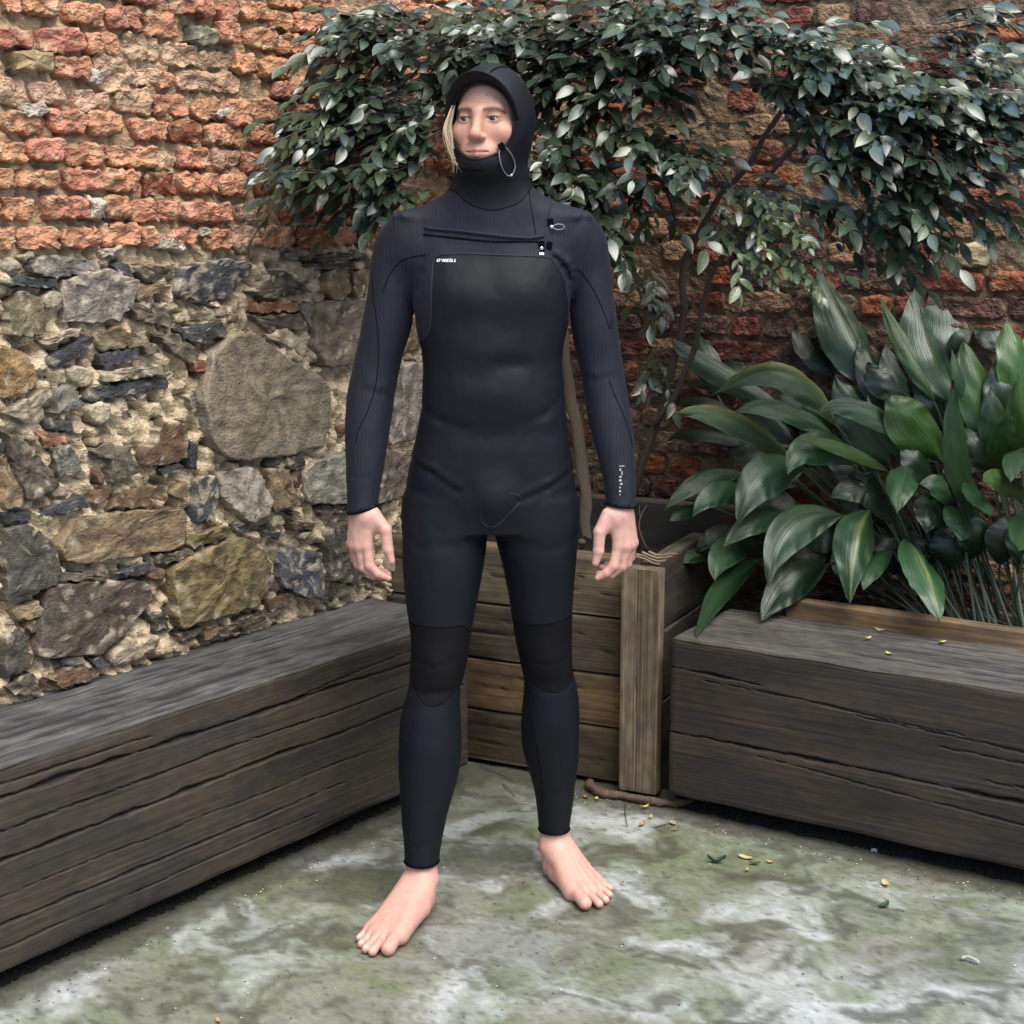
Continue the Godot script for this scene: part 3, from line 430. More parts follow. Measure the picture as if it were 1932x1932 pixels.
var CROTCH_SEAM := PackedVector2Array([Vector2(-0.0508, 0.8693), Vector2(-0.0647, 0.8805), Vector2(-0.0661, 0.8955), Vector2(-0.0587, 0.9161), Vector2(-0.0488, 0.9292), Vector2(-0.0322, 0.9423), Vector2(-0.0138, 0.9464), Vector2(0.0045, 0.9441), Vector2(0.0185, 0.9348), Vector2(0.0137, 0.9199), Vector2(-0.0065, 0.8993), Vector2(-0.0286, 0.8768), Vector2(-0.0434, 0.8685)])
var KNEE_TOP_RIGHT := PackedVector2Array([Vector2(-0.2379, 0.6506), Vector2(-0.223, 0.6475), Vector2(-0.1633, 0.6467), Vector2(-0.113, 0.646), Vector2(-0.1, 0.6352), Vector2(-0.0889, 0.6159), Vector2(-0.0814, 0.6062)])
var KNEE_LOW_RIGHT := PackedVector2Array([Vector2(-0.2292, 0.5365), Vector2(-0.2185, 0.5056), Vector2(-0.2001, 0.4816), Vector2(-0.1779, 0.4726), Vector2(-0.1555, 0.4765), Vector2(-0.1331, 0.492), Vector2(-0.1143, 0.5133), Vector2(-0.0956, 0.548)])
var KNEE_TOP_LEFT := PackedVector2Array([Vector2(-0.0067, 0.6337), Vector2(0.0159, 0.6375), Vector2(0.0609, 0.6403), Vector2(0.0985, 0.6441), Vector2(0.1434, 0.6519)])
var KNEE_LOW_LEFT := PackedVector2Array([Vector2(0.0161, 0.5359), Vector2(0.0313, 0.5162), Vector2(0.0542, 0.4944), Vector2(0.0809, 0.4813), Vector2(0.1037, 0.4786), Vector2(0.1265, 0.4885), Vector2(0.1415, 0.5162), Vector2(0.149, 0.5359)])
var SHIN_SEAM := PackedVector2Array([Vector2(0.0316, 0.4911), Vector2(0.0433, 0.411), Vector2(0.059, 0.326), Vector2(0.069, 0.2444), Vector2(0.0711, 0.1869)])
var RH_WRIST := PackedVector3Array([Vector3(-0.3328, 0.9343, 0.048), Vector3(-0.3282, 0.9082, 0.053), Vector3(-0.3222, 0.8847, 0.061)])
var RH_M1 := PackedVector3Array([Vector3(-0.3155, 0.8869, 0.067), Vector3(-0.3205, 0.8198, 0.07)])
var RH_M2 := PackedVector3Array([Vector3(-0.329, 0.8863, 0.064), Vector3(-0.3371, 0.8181, 0.067)])
var RH_M3 := PackedVector3Array([Vector3(-0.3391, 0.8837, 0.056), Vector3(-0.3483, 0.8173, 0.058)])
var RH_M4 := PackedVector3Array([Vector3(-0.3473, 0.8797, 0.046), Vector3(-0.3562, 0.8179, 0.046)])
var RH_INDEX := PackedVector3Array([Vector3(-0.3205, 0.8198, 0.07), Vector3(-0.3145, 0.7751, 0.076), Vector3(-0.2974, 0.7572, 0.076), Vector3(-0.2732, 0.7462, 0.074)])
var RH_MIDDLE := PackedVector3Array([Vector3(-0.3371, 0.8181, 0.067), Vector3(-0.3301, 0.7692, 0.064), Vector3(-0.307, 0.7498, 0.062), Vector3(-0.2756, 0.7505, 0.056)])
var RH_RING := PackedVector3Array([Vector3(-0.3483, 0.8173, 0.058), Vector3(-0.3419, 0.7709, 0.048), Vector3(-0.317, 0.7536, 0.042), Vector3(-0.282, 0.7532, 0.04)])
var RH_LITTLE := PackedVector3Array([Vector3(-0.3562, 0.8179, 0.046), Vector3(-0.3506, 0.7789, 0.032), Vector3(-0.3307, 0.7638, 0.026), Vector3(-0.3016, 0.7675, 0.026)])
var RH_THUMB := PackedVector3Array([Vector3(-0.3042, 0.8871, 0.068), Vector3(-0.2783, 0.8558, 0.078), Vector3(-0.2731, 0.8119, 0.082), Vector3(-0.2656, 0.7873, 0.084)])
var RH_WEB := PackedVector3Array([Vector3(-0.3127, 0.8773, 0.066), Vector3(-0.2941, 0.8577, 0.072)])
var LH_WRIST := PackedVector3Array([Vector3(0.2434, 0.9339, 0.046), Vector3(0.2403, 0.9078, 0.051), Vector3(0.2344, 0.8843, 0.059)])
var LH_M1 := PackedVector3Array([Vector3(0.2289, 0.8865, 0.065), Vector3(0.2357, 0.8194, 0.068)])
var LH_M2 := PackedVector3Array([Vector3(0.2424, 0.8859, 0.062), Vector3(0.2513, 0.8175, 0.064)])
var LH_M3 := PackedVector3Array([Vector3(0.2511, 0.8844, 0.054), Vector3(0.2623, 0.8185, 0.054)])
var LH_M4 := PackedVector3Array([Vector3(0.2571, 0.8804, 0.044), Vector3(0.2694, 0.8202, 0.042)])
var LH_INDEX := PackedVector3Array([Vector3(0.2357, 0.8194, 0.068), Vector3(0.2244, 0.7751, 0.076), Vector3(0.2093, 0.7593, 0.076), Vector3(0.19, 0.7473, 0.074)])
var LH_MIDDLE := PackedVector3Array([Vector3(0.2513, 0.8175, 0.064), Vector3(0.2439, 0.7709, 0.062), Vector3(0.2206, 0.7525, 0.06), Vector3(0.1932, 0.7511, 0.054)])
var LH_RING := PackedVector3Array([Vector3(0.2623, 0.8185, 0.054), Vector3(0.2563, 0.7736, 0.046), Vector3(0.2301, 0.7585, 0.04), Vector3(0.2012, 0.7623, 0.038)])
var LH_LITTLE := PackedVector3Array([Vector3(0.2694, 0.8202, 0.042), Vector3(0.2647, 0.7827, 0.03), Vector3(0.2414, 0.7676, 0.024), Vector3(0.2125, 0.7661, 0.022)])
var LH_THUMB := PackedVector3Array([Vector3(0.2125, 0.8867, 0.066), Vector3(0.1929, 0.8513, 0.076), Vector3(0.1906, 0.8094, 0.08), Vector3(0.1841, 0.7827, 0.082)])
var LH_WEB := PackedVector3Array([Vector3(0.223, 0.8759, 0.064), Vector3(0.2044, 0.8553, 0.07)])
var RF := PackedVector3Array([Vector3(-0.1881, 0, 0.1431), Vector3(-0.2669, 0, 0.3935), Vector3(-0.2981, 0, 0.3897), Vector3(-0.314, 0, 0.3761), Vector3(-0.326, 0, 0.3517), Vector3(-0.3332, 0, 0.3222)])
var RF_ANKLE := Vector3(-0.2054, 0.06853, 0.128)
var LF := PackedVector3Array([Vector3(0.08324, 0, -0.03992), Vector3(0.1719, 0, 0.1732), Vector3(0.2022, 0, 0.1595), Vector3(0.2181, 0, 0.137), Vector3(0.2284, 0, 0.107), Vector3(0.2327, 0, 0.07026)])
var LF_ANKLE := Vector3(0.1016, 0.08088, -0.035)
var HEAD_AT := Vector3(-0.0457, 1.7311, 0.0120)
var CHIN_AT := Vector3(-0.0755,1.6410,0.0700)
var HOOD_CORD := PackedVector3Array([Vector3(-0.02165, 1.676, 0.085), Vector3(-0.02652, 1.663, 0.085), Vector3(-0.0246, 1.646, 0.085), Vector3(-0.01879, 1.629, 0.085), Vector3(-0.01004, 1.618, 0.085), Vector3(-0.001283, 1.618, 0.085), Vector3(0.004554, 1.627, 0.085), Vector3(0.006495, 1.64, 0.085), Vector3(0.001633, 1.655, 0.085), Vector3(-0.009042, 1.67, 0.085), Vector3(-0.01874, 1.678, 0.085)])
var HAIR_LINE := PackedVector3Array([Vector3(-0.1202, 1.773, 0.05), Vector3(-0.1288, 1.746, 0.075), Vector3(-0.1363, 1.719, 0.085), Vector3(-0.1357, 1.696, 0.092), Vector3(-0.1309, 1.672, 0.095), Vector3(-0.1252, 1.651, 0.095), Vector3(-0.1195, 1.638, 0.095), Vector3(-0.1192, 1.623, 0.095)])
var LOGO_AT := Vector2(-0.1606, 1.44)
var TOGGLE_UP := Vector2(0.08353, 1.512)
var TOGGLE_LOOP := Vector2(0.09994, 1.511)
var SNAP_AT := Vector2(0.06319, 1.466)
var TAB_AT := Vector2(0.06323, 1.455)
var TAG_AT := Vector2(0.07991, 1.472)
var CUFF_MARK := Vector2(0.2394, 0.9967)
var CUFF_MARK_END := Vector2(0.2365, 0.935)
# folds of the suit: start, end, height, half width
var FOLDS := [[Vector2(-0.2241, 1.005), Vector2(-0.175, 0.9851), -0.00248, 0.008, 1.024, 0.9667], [Vector2(-0.175, 0.9851), Vector2(-0.1166, 0.946), -0.00248, 0.008, 1.003, 0.9276], [Vector2(-0.2222, 1.015), Vector2(-0.1748, 0.9962), 0.00186, 0.01, 1.038, 0.9732], [Vector2(-0.1748, 0.9962), Vector2(-0.1165, 0.9591), 0.00186, 0.01, 1.019, 0.9361], [Vector2(0.01554, 0.9274), Vector2(0.0779, 0.9516), -0.00248, 0.008, 0.97, 0.909], [Vector2(0.0779, 0.9516), Vector2(0.1371, 0.9851), -0.00248, 0.008, 1.003, 0.9332], [Vector2(0.0192, 0.9386), Vector2(0.07785, 0.9628), 0.00186, 0.01, 0.9858, 0.9156], [Vector2(0.07785, 0.9628), Vector2(0.137, 0.9962), 0.00186, 0.01, 1.019, 0.9398], [Vector2(-0.1926, 1.118), Vector2(-0.152, 1.097), -0.00217, 0.012, 1.145, 1.07], [Vector2(-0.152, 1.097), Vector2(-0.09387, 1.083), -0.00217, 0.012, 1.125, 1.055], [Vector2(0.1133, 1.149), Vector2(0.06993, 1.112), -0.00186, 0.012, 1.176, 1.085], [Vector2(0.06993, 1.112), Vector2(0.02268, 1.094), -0.00186, 0.012, 1.14, 1.066], [Vector2(-0.2359, 0.9423), Vector2(-0.1901, 0.9386), -0.00124, 0.008, 0.9607, 0.9202], [Vector2(0.09002, 1.446), Vector2(0.1098, 1.428), -0.0031, 0.007, 1.462, 1.412], [Vector2(0.1098, 1.428), Vector2(0.1242, 1.4), -0.0031, 0.007, 1.444, 1.384], [Vector2(0.0971, 1.456), Vector2(0.1186, 1.435), 0.00248, 0.008, 1.475, 1.417], [Vector2(0.1186, 1.435), Vector2(0.1296, 1.407), 0.00248, 0.008, 1.454, 1.389], [Vector2(-0.1883, 1.442), Vector2(-0.1958, 1.414), -0.00248, 0.008, 1.461, 1.396], [Vector2(-0.1958, 1.414), Vector2(-0.2033, 1.379), -0.00248, 0.008, 1.433, 1.36], [Vector2(-0.1911, 1.516), Vector2(-0.1931, 1.492), -0.00186, 0.008, 1.534, 1.473], [Vector2(-0.2494, 1.16), Vector2(-0.2858, 1.152), -0.00124, 0.011, 1.185, 1.127], [Vector2(-0.2858, 1.152), Vector2(-0.3219, 1.16), -0.00124, 0.011, 1.185, 1.127], [Vector2(-0.2493, 1.17), Vector2(-0.282, 1.165), 0.00093, 0.011, 1.196, 1.14], [Vector2(-0.282, 1.165), Vector2(-0.3108, 1.172), 0.00093, 0.011, 1.198, 1.14], [Vector2(0.1493, 1.189), Vector2(0.1819, 1.183), -0.00124, 0.011, 1.214, 1.158], [Vector2(0.1819, 1.183), Vector2(0.2181, 1.19), -0.00124, 0.011, 1.216, 1.158], [Vector2(0.151, 1.198), Vector2(0.1818, 1.192), 0.00093, 0.011, 1.223, 1.167], [Vector2(0.1818, 1.192), Vector2(0.2143, 1.199), 0.00093, 0.011, 1.225, 1.167], [Vector2(-0.2478, 1.145), Vector2(-0.2715, 1.136), -0.00155, 0.007, 1.161, 1.12], [Vector2(-0.2042, 1.307), Vector2(-0.2219, 1.329), -0.00186, 0.008, 1.347, 1.289], [Vector2(-0.2219, 1.329), Vector2(-0.2288, 1.35), -0.00186, 0.008, 1.369, 1.31], [Vector2(0.1212, 1.322), Vector2(0.13, 1.343), -0.00186, 0.008, 1.362, 1.303], [Vector2(0.13, 1.343), Vector2(0.137, 1.364), -0.00186, 0.008, 1.383, 1.325], [Vector2(-0.351, 0.9721), Vector2(-0.3144, 0.9684), -0.00093, 0.006, 0.9859, 0.9546], [Vector2(0.2062, 0.9646), Vector2(0.2501, 0.9684), -0.00093, 0.006, 0.9822, 0.9508], [Vector2(-0.2337, 0.8298), Vector2(-0.1988, 0.8184), -0.001116, 0.01, 0.8528, 0.7954], [Vector2(-0.1988, 0.8184), Vector2(-0.1618, 0.8203), -0.001116, 0.01, 0.8433, 0.7954], [Vector2(0.1375, 0.8298), Vector2(0.09698, 0.8147), -0.001116, 0.01, 0.8528, 0.7917], [Vector2(0.09698, 0.8147), Vector2(0.06, 0.8147), -0.001116, 0.01, 0.8377, 0.7917], [Vector2(-0.224, 0.5694), Vector2(-0.1791, 0.5578), -0.001364, 0.007, 0.5855, 0.5417], [Vector2(-0.1791, 0.5578), Vector2(-0.1303, 0.5675), -0.001364, 0.007, 0.5836, 0.5417], [Vector2(-0.2304, 0.5032), Vector2(-0.1948, 0.4934), -0.001364, 0.008, 0.5216, 0.475], [Vector2(-0.1948, 0.4934), Vector2(-0.1496, 0.4992), -0.001364, 0.008, 0.5176, 0.475], [Vector2(0.03087, 0.5539), Vector2(0.07216, 0.5441), -0.001364, 0.007, 0.57, 0.528], [Vector2(0.07216, 0.5441), Vector2(0.1209, 0.5539), -0.001364, 0.007, 0.57, 0.528], [Vector2(0.03474, 0.4875), Vector2(0.07619, 0.4777), -0.001364, 0.008, 0.5059, 0.4593], [Vector2(0.07619, 0.4777), Vector2(0.1251, 0.4875), -0.001364, 0.008, 0.5059, 0.4593], [Vector2(-0.2463, 0.1564), Vector2(-0.2138, 0.1483), -0.000992, 0.007, 0.1725, 0.1322], [Vector2(-0.2138, 0.1483), Vector2(-0.1677, 0.1543), -0.000992, 0.007, 0.1704, 0.1322], [Vector2(0.05813, 0.2292), Vector2(0.09253, 0.2211), -0.000992, 0.007, 0.2453, 0.205], [Vector2(0.09253, 0.2211), Vector2(0.1345, 0.2292), -0.000992, 0.007, 0.2453, 0.205]]


# ---------- naming and tagging ----------
func numbered(parent: Node, called: String) -> String:
	var key := str(parent.get_instance_id()) + called
	var n: int = counts.get(key, 0)
	counts[key] = n + 1
	return called if n == 0 else "%s_%03d" % [called, n]

func put(called: String, mesh: Mesh, m: Material, parent: Node, where := Transform3D()) -> MeshInstance3D:
	var o := MeshInstance3D.new()
	o.name = numbered(parent, called)
	o.mesh = mesh
	if m: o.material_override = m
	o.transform = where
	parent.add_child(o, true)
	return o

func thing(called: String, label: String, category: String, where := Transform3D(), group := "") -> Node3D:
	var o := Node3D.new()
	o.name = numbered(self, called)
	add_child(o, true)
	o.transform = where
	return tag(o, label, category, group)

func tag(o: Node3D, label: String, category: String, group := "") -> Node3D:
	o.set_meta("label", label)
	o.set_meta("category", category)
	if group: o.set_meta("group", group)
	return o

func struct(o: Node3D, label: String) -> Node3D:
	o.set_meta("kind", "structure")
	o.set_meta("label", label)
	return o

# ---------- mesh helpers ----------
func commit(v: PackedVector3Array, idx: PackedInt32Array, nrm = null, col = null, uv = null) -> ArrayMesh:
	var a := []
	a.resize(Mesh.ARRAY_MAX)
	a[Mesh.ARRAY_VERTEX] = v
	a[Mesh.ARRAY_INDEX] = idx
	if nrm == null: nrm = smooth_normals(v, idx)
	a[Mesh.ARRAY_NORMAL] = nrm
	if col != null: a[Mesh.ARRAY_COLOR] = col
	if uv != null: a[Mesh.ARRAY_TEX_UV] = uv
	var m := ArrayMesh.new()
	m.add_surface_from_arrays(Mesh.PRIMITIVE_TRIANGLES, a)
	return m

func smooth_normals(v: PackedVector3Array, idx: PackedInt32Array) -> PackedVector3Array:
	var n := PackedVector3Array()
	n.resize(v.size())
	for t in range(0, idx.size(), 3):
		var a := idx[t]
		var b := idx[t + 1]
		var c := idx[t + 2]
		var f := (v[c] - v[a]).cross(v[b] - v[a])
		n[a] += f
		n[b] += f
		n[c] += f
	for i in n.size():
		n[i] = n[i].normalized() if n[i].length_squared() > 1e-16 else Vector3.UP
	return n

func grid_index(nu: int, nv: int) -> PackedInt32Array:
	# grid of nu x nv vertices, index = j * nu + i; faces towards u x v
	var idx := PackedInt32Array()
	idx.resize((nu - 1) * (nv - 1) * 6)
	var k := 0
	for j in nv - 1:
		for i in nu - 1:
			var a := j * nu + i
			var b := a + 1
			var c := a + nu
			var d := c + 1
			idx[k] = a; idx[k + 1] = c; idx[k + 2] = b
			idx[k + 3] = b; idx[k + 4] = c; idx[k + 5] = d
			k += 6
	return idx

func tube_mesh(pts: PackedVector3Array, r0: float, r1: float, sides := 7, wob := 0.0, mid := -1.0) -> ArrayMesh:
	var v := PackedVector3Array()
	var n := pts.size()
	for i in n:
		var t := (pts[mini(i + 1, n - 1)] - pts[maxi(i - 1, 0)]).normalized()
		var s := t.cross(Vector3(0.31, 0.2, 0.93)).normalized()
		var w := t.cross(s)
		var f := float(i) / (n - 1)
		var r := lerpf(r0, r1, f)
		if mid > 0: r = lerpf(r0, mid, sin(PI * f)) if r0 == r1 else r
		for k in sides + 1:
			var a := TAU * k / sides
			var rr := r * (1.0 + wob * nz.get_noise_3d(pts[i].x * 40 + cos(a) * 3, pts[i].y * 40, pts[i].z * 40 + sin(a) * 3))
			v.append(pts[i] + (s * cos(a) + w * sin(a)) * rr)
	var c0 := v.size()
	v.append(pts[0])
	v.append(pts[n - 1])
	var idx := PackedInt32Array()
	var row := sides + 1
	for i in n - 1:
		for k in sides:
			var a := i * row + k
			idx.append_array([a, a + row, a + 1, a + 1, a + row, a + row + 1])
	for k in sides:
		idx.append_array([c0, k, k + 1, c0 + 1, (n - 1) * row + k + 1, (n - 1) * row + k])
	return commit(v, idx)

func curve(pts: PackedVector3Array, n: int) -> PackedVector3Array:
	var out := PackedVector3Array()
	var m := pts.size()
	for i in n:
		var t := float(i) / (n - 1) * (m - 1)
		var k := mini(int(t), m - 2)
		var f := t - k
		out.append(pts[k].cubic_interpolate(pts[k + 1], pts[maxi(k - 1, 0)], pts[mini(k + 2, m - 1)], f))
	return out

# ---------- textures and materials ----------
func noise_image(size: int, freq: float, octaves: int, kind := FastNoiseLite.TYPE_SIMPLEX_SMOOTH, seed_ := 1, gain := 0.5) -> Image:
	var f := FastNoiseLite.new()
	f.noise_type = kind
	f.seed = seed_
	f.frequency = freq
	f.fractal_octaves = octaves
	f.fractal_gain = gain
	if kind == FastNoiseLite.TYPE_CELLULAR: f.cellular_return_type = FastNoiseLite.RETURN_DISTANCE
	return f.get_seamless_image(size, size)

func ranged(im: Image, lo: float, hi: float, gamma := 1.0) -> ImageTexture:
	# grey image with its values stretched between lo and hi
	var src := im.get_data()
	var dst := PackedByteArray()
	dst.resize(src.size())
	var lut := PackedByteArray()
	lut.resize(256)
	for i in 256: lut[i] = int(clampf(lerpf(lo, hi, pow(i / 255.0, gamma)), 0, 1) * 255)
	for i in src.size(): dst[i] = lut[src[i]]
	var o := Image.create_from_data(im.get_width(), im.get_height(), false, Image.FORMAT_L8, dst)
	return ImageTexture.create_from_image(o)

func blended(a: Image, b: Image, f: float) -> Image:
	var p := a.get_data()
	var q := b.get_data()
	for i in p.size(): p[i] = int(clampf(128 + ((p[i] - 128) * (1.0 - f) + (q[i] - 128) * f) * 1.35, 0, 255))
	return Image.create_from_data(a.get_width(), a.get_height(), false, Image.FORMAT_L8, p)

func mirrored(im: Image) -> Image:
	# the same fibres out and back, so that the picture meets itself without a seam
	var h := im.duplicate() as Image
	h.resize(512, im.get_height(), Image.INTERPOLATE_CUBIC)
	var o := Image.create(1024, im.get_height(), false, Image.FORMAT_L8)
	o.blit_rect(h, Rect2i(0, 0, 512, im.get_height()), Vector2i(0, 0))
	h.flip_x()
	o.blit_rect(h, Rect2i(0, 0, 512, im.get_height()), Vector2i(512, 0))
	return o

func blend_tex(a: Image, b: Image, lo: float, hi: float) -> ImageTexture: return ranged(blended(a, b, 0.5), lo, hi)

func lin(r: float, g: float, b: float) -> Color: return Color(r, g, b).linear_to_srgb()

func material(rough: float, alb: Color, tex: Texture2D = null, scale := 1.0, bump: Texture2D = null, relief := 0.0, tri := true, vcol := true) -> StandardMaterial3D:
	var m := StandardMaterial3D.new()
	m.albedo_color = alb
	m.roughness = rough
	m.vertex_color_use_as_albedo = vcol
	if tex: m.albedo_texture = tex
	if bump:
		m.heightmap_enabled = true
		m.heightmap_texture = bump
		m.heightmap_scale = relief
	if tri:
		m.uv1_triplanar = true
		m.uv1_world_triplanar = true
		m.uv1_scale = Vector3.ONE * scale
	return m

func make_materials() -> void:
	var rock := noise_image(512, 0.012, 6, FastNoiseLite.TYPE_SIMPLEX_SMOOTH, 3, 0.62)
	var grit := noise_image(512, 0.05, 4, FastNoiseLite.TYPE_SIMPLEX_SMOOTH, 8, 0.7)
	var pits := noise_image(512, 0.045, 3, FastNoiseLite.TYPE_CELLULAR, 5, 0.6)
	var speck := noise_image(512, 0.22, 3, FastNoiseLite.TYPE_SIMPLEX_SMOOTH, 18, 0.7)
	var rock_t := ranged(rock, 0, 1)
	var grit_t := ranged(grit, 0, 1)
	M.brick = material(0.95, Color.WHITE, ranged(grit, 0.66, 1.0), 3.0, ranged(pits, 0, 1), 1.1)
	M.brick.uv1_scale = Vector3.ONE * 3.4
	M.stone = material(0.8, Color.WHITE, blend_tex(rock, grit, 0.5, 1.06), 3.4, ranged(blended(rock, grit, 0.45), 0, 1), 0.55)
	var strata := noise_image(512, 0.02, 5, FastNoiseLite.TYPE_SIMPLEX_SMOOTH, 13, 0.6)
	strata.resize(512, 64, Image.INTERPOLATE_CUBIC)
	strata.resize(128, 512, Image.INTERPOLATE_CUBIC)
	var st2 := noise_image(256, 0.03, 4, FastNoiseLite.TYPE_SIMPLEX_SMOOTH, 14, 0.6)
	st2.resize(70, 256, Image.INTERPOLATE_CUBIC)
	st2.resize(256, 256, Image.INTERPOLATE_CUBIC)
	M.shale = material(0.8, Color.WHITE, ranged(st2, 0.45, 1.1), 3.0, ranged(st2, 0, 1), 0.8)
	M.mortar = material(0.97, Color.WHITE, ranged(grit, 0.70, 1.0), 2.6, grit_t, 0.9)
	M.soil = material(1.0, Color.WHITE, ranged(grit, 0.2, 1.0), 3.0, grit_t, 2.0)
	# wood: noise drawn out along the grain; u runs along it
	var g1 := noise_image(512, 0.22, 3, FastNoiseLite.TYPE_SIMPLEX_SMOOTH, 21, 0.8)
	g1.resize(5, 512, Image.INTERPOLATE_CUBIC)
	g1.resize(1024, 512, Image.INTERPOLATE_CUBIC)
	var g2 := noise_image(512, 0.30, 2, FastNoiseLite.TYPE_SIMPLEX_SMOOTH, 27, 0.8)
	g2.resize(26, 512, Image.INTERPOLATE_CUBIC)
	g2.resize(1024, 512, Image.INTERPOLATE_CUBIC)
	g1 = mirrored(blended(g1, g2, 0.45))
	M.wood = material(0.78, Color.WHITE, ranged(g1, 0.55, 1.08), 1.0, ranged(g1, 0, 1), 0.05, false)
	M.concrete = material(0.52, Color.WHITE, blend_tex(grit, speck, 0.84, 1.02), 2.6, grit_t, 0.025)
	M.bark = material(0.9, Color.WHITE, ranged(grit, 0.5, 1.0), 4.0, grit_t, 0.6, true, false)

# ---------- rubble and brick pieces ----------
func outline(poly: PackedVector2Array, step: float, most: int, wob: float, so: float, rounding: int) -> PackedVector2Array:
	var p := poly
	for r in rounding:
		var q := PackedVector2Array()
		for i in p.size():
			var a := p[i]
			var b := p[(i + 1) % p.size()]
			q.append(a.lerp(b, 0.22))
			q.append(a.lerp(b, 0.78))
		p = q
	var per := 0.0
	for i in p.size(): per += p[i].distance_to(p[(i + 1) % p.size()])
	var n := clampi(int(per / step), 10, most)
	var out := PackedVector2Array()
	var at := 0.0
	var k := 0
	var seg := p[0].distance_to(p[1])
	var run := 0.0
	for i in n:
		var want := per * i / n
		while run + seg < want and k < p.size() - 1:
			run += seg
			k += 1
			seg = p[k].distance_to(p[(k + 1) % p.size()])
		var q2 := p[k].lerp(p[(k + 1) % p.size()], clampf((want - run) / maxf(seg, 1e-6), 0, 1))
		q2 += Vector2(nz.get_noise_2d(q2.x * 90 + so, q2.y * 90), nz.get_noise_2d(q2.x * 90, q2.y * 90 + so + 70)) * wob
		out.append(q2)
	return out

# poly is in wall metres; the mesh is centred on its middle
func piece(poly: PackedVector2Array, h: float, back: float, prof: Array, rough: float, col: Color, smear: Color, smear_at: float, so: float, layered: float, wob: float, rounding: int, vary := 0.3, step := 0.011) -> Array:
	var mid := Vector2()
	for q in poly: mid += q
	mid /= poly.size()
	var o := outline(poly, step, 46, wob, so, rounding)
	var n := o.size()
	var size := 0.0
	for q in o: size = maxf(size, q.distance_to(mid))
	var rings := prof.duplicate()
	var last: Vector2 = rings[-1]
	var more := clampi(int(size * last.x / 0.014), 1, 7)
	for i in range(1, more): rings.append(Vector2(last.x * (1.0 - float(i) / more), last.y))
	var v := PackedVector3Array()
	var c := PackedColorArray()
	var tilt := Vector2(nz.get_noise_2d(so, 3.7), nz.get_noise_2d(so, 91.0)) * 0.25
	for r: Vector2 in rings:
		for i in n:
			var d := (o[i] - mid) * r.x
			var z := h * r.y if r.y >= 0 else -back
			if r.y > 0:
				var x := d.x * 26 + so
				var y := d.y * 26
				z += rough * (nz.get_noise_3d(x, y, so) * 1.5 + sqrt(r.x) * (nz.get_noise_3d(x * 2.7, y * 2.7, so) * 0.8 + nz.get_noise_3d(x * 7.0, y * 7.0, so) * 0.4)) + d.dot(tilt) * 0.5
				if layered > 0: z += layered * absf(sin((d.y + d.x * 0.15) * 190 + nz.get_noise_2d(x, y) * 5.0)) - layered * 0.5
			v.append(Vector3(d.x, d.y, z))
			c.append(tint(d, r.x, col, smear, smear_at, so, vary))
	v.append(Vector3(0, 0, h * last.y + rough * nz.get_noise_3d(so, 0, so)))
	c.append(tint(Vector2(), 0, col, smear, smear_at, so, vary))
	var idx := PackedInt32Array()
	for k in rings.size() - 1:
		for i in n:
			var a := k * n + i
			var b := k * n + (i + 1) % n
			idx.append_array([a, a + n, b, b, a + n, b + n])
	var e := (rings.size() - 1) * n
	for i in n: idx.append_array([e + i, v.size() - 1, e + (i + 1) % n])
	return [commit(v, idx, null, c), mid]

func tint(d: Vector2, s: float, col: Color, smear: Color, smear_at: float, so: float, vary: float) -> Color:
	var a := nz.get_noise_3d(d.x * 22 + so, d.y * 22, so * 1.7)
	var b := nz.get_noise_3d(d.x * 75 + so, d.y * 75, so * 0.7)
	var k := 1.0 + vary * (a * 1.6 + b * 0.9)
	var c := Color(col.r * k, col.g * k, col.b * k)
	var m := nz.get_noise_3d(d.x * 34, d.y * 34 + so, so) + b * 0.5 + (s - 0.55) * 0.5
	if m > smear_at: c = c.lerp(smear, clampf((m - smear_at) * 4.0, 0, 0.85))
	return c

func quad_poly(x: float, y: float, w: float, h: float, turn: float, j: float) -> PackedVector2Array:
	var p := PackedVector2Array()
	for q in [[-.5, -.5], [0, -.5], [.5, -.5], [.5, 0], [.5, .5], [0, .5], [-.5, .5], [-.5, 0]]:
		var d := Vector2(q[0] * w + rng.randf_range(-j, j), q[1] * h + rng.randf_range(-j, j) * 0.7)
		p.append(Vector2(x, y) + d.rotated(turn))
	return p

const TONE := {
	"grey": [0.25, 0.23, 0.19], "pale": [0.60, 0.48, 0.34], "slate": [0.075, 0.075, 0.08], "olive": [0.23, 0.19, 0.11], "mottled": [0.30, 0.27, 0.22],
	"shale": [0.16, 0.13, 0.09], "shalep": [0.36, 0.29, 0.20], "tan": [0.36, 0.26, 0.15], "slatew": [0.12, 0.13, 0.14], "greybrown": [0.22, 0.18, 0.13], "brick": [0.44, 0.20, 0.10],
	"orange": [0.46, 0.28, 0.13], "brown": [0.20, 0.12, 0.07], "big": [0.33, 0.28, 0.19], "tanbrown": [0.31, 0.21, 0.13], "palegrey": [0.42, 0.38, 0.31], "dark": [0.11, 0.095, 0.075],
	"layered": [0.29, 0.22, 0.11], "dark2": [0.125, 0.10, 0.07],
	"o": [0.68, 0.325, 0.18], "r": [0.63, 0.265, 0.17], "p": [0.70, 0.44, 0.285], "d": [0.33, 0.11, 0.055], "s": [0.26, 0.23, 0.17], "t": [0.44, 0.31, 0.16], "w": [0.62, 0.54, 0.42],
}
func tone(k: String, v := 0.12) -> Color:
	var a: Array = TONE[k]
	var f := 1.0 + rng.randf_range(-v, v)
	return Color(a[0] * f, a[1] * f * (1.0 + rng.randf_range(-v, v) * 0.4), a[2] * f)

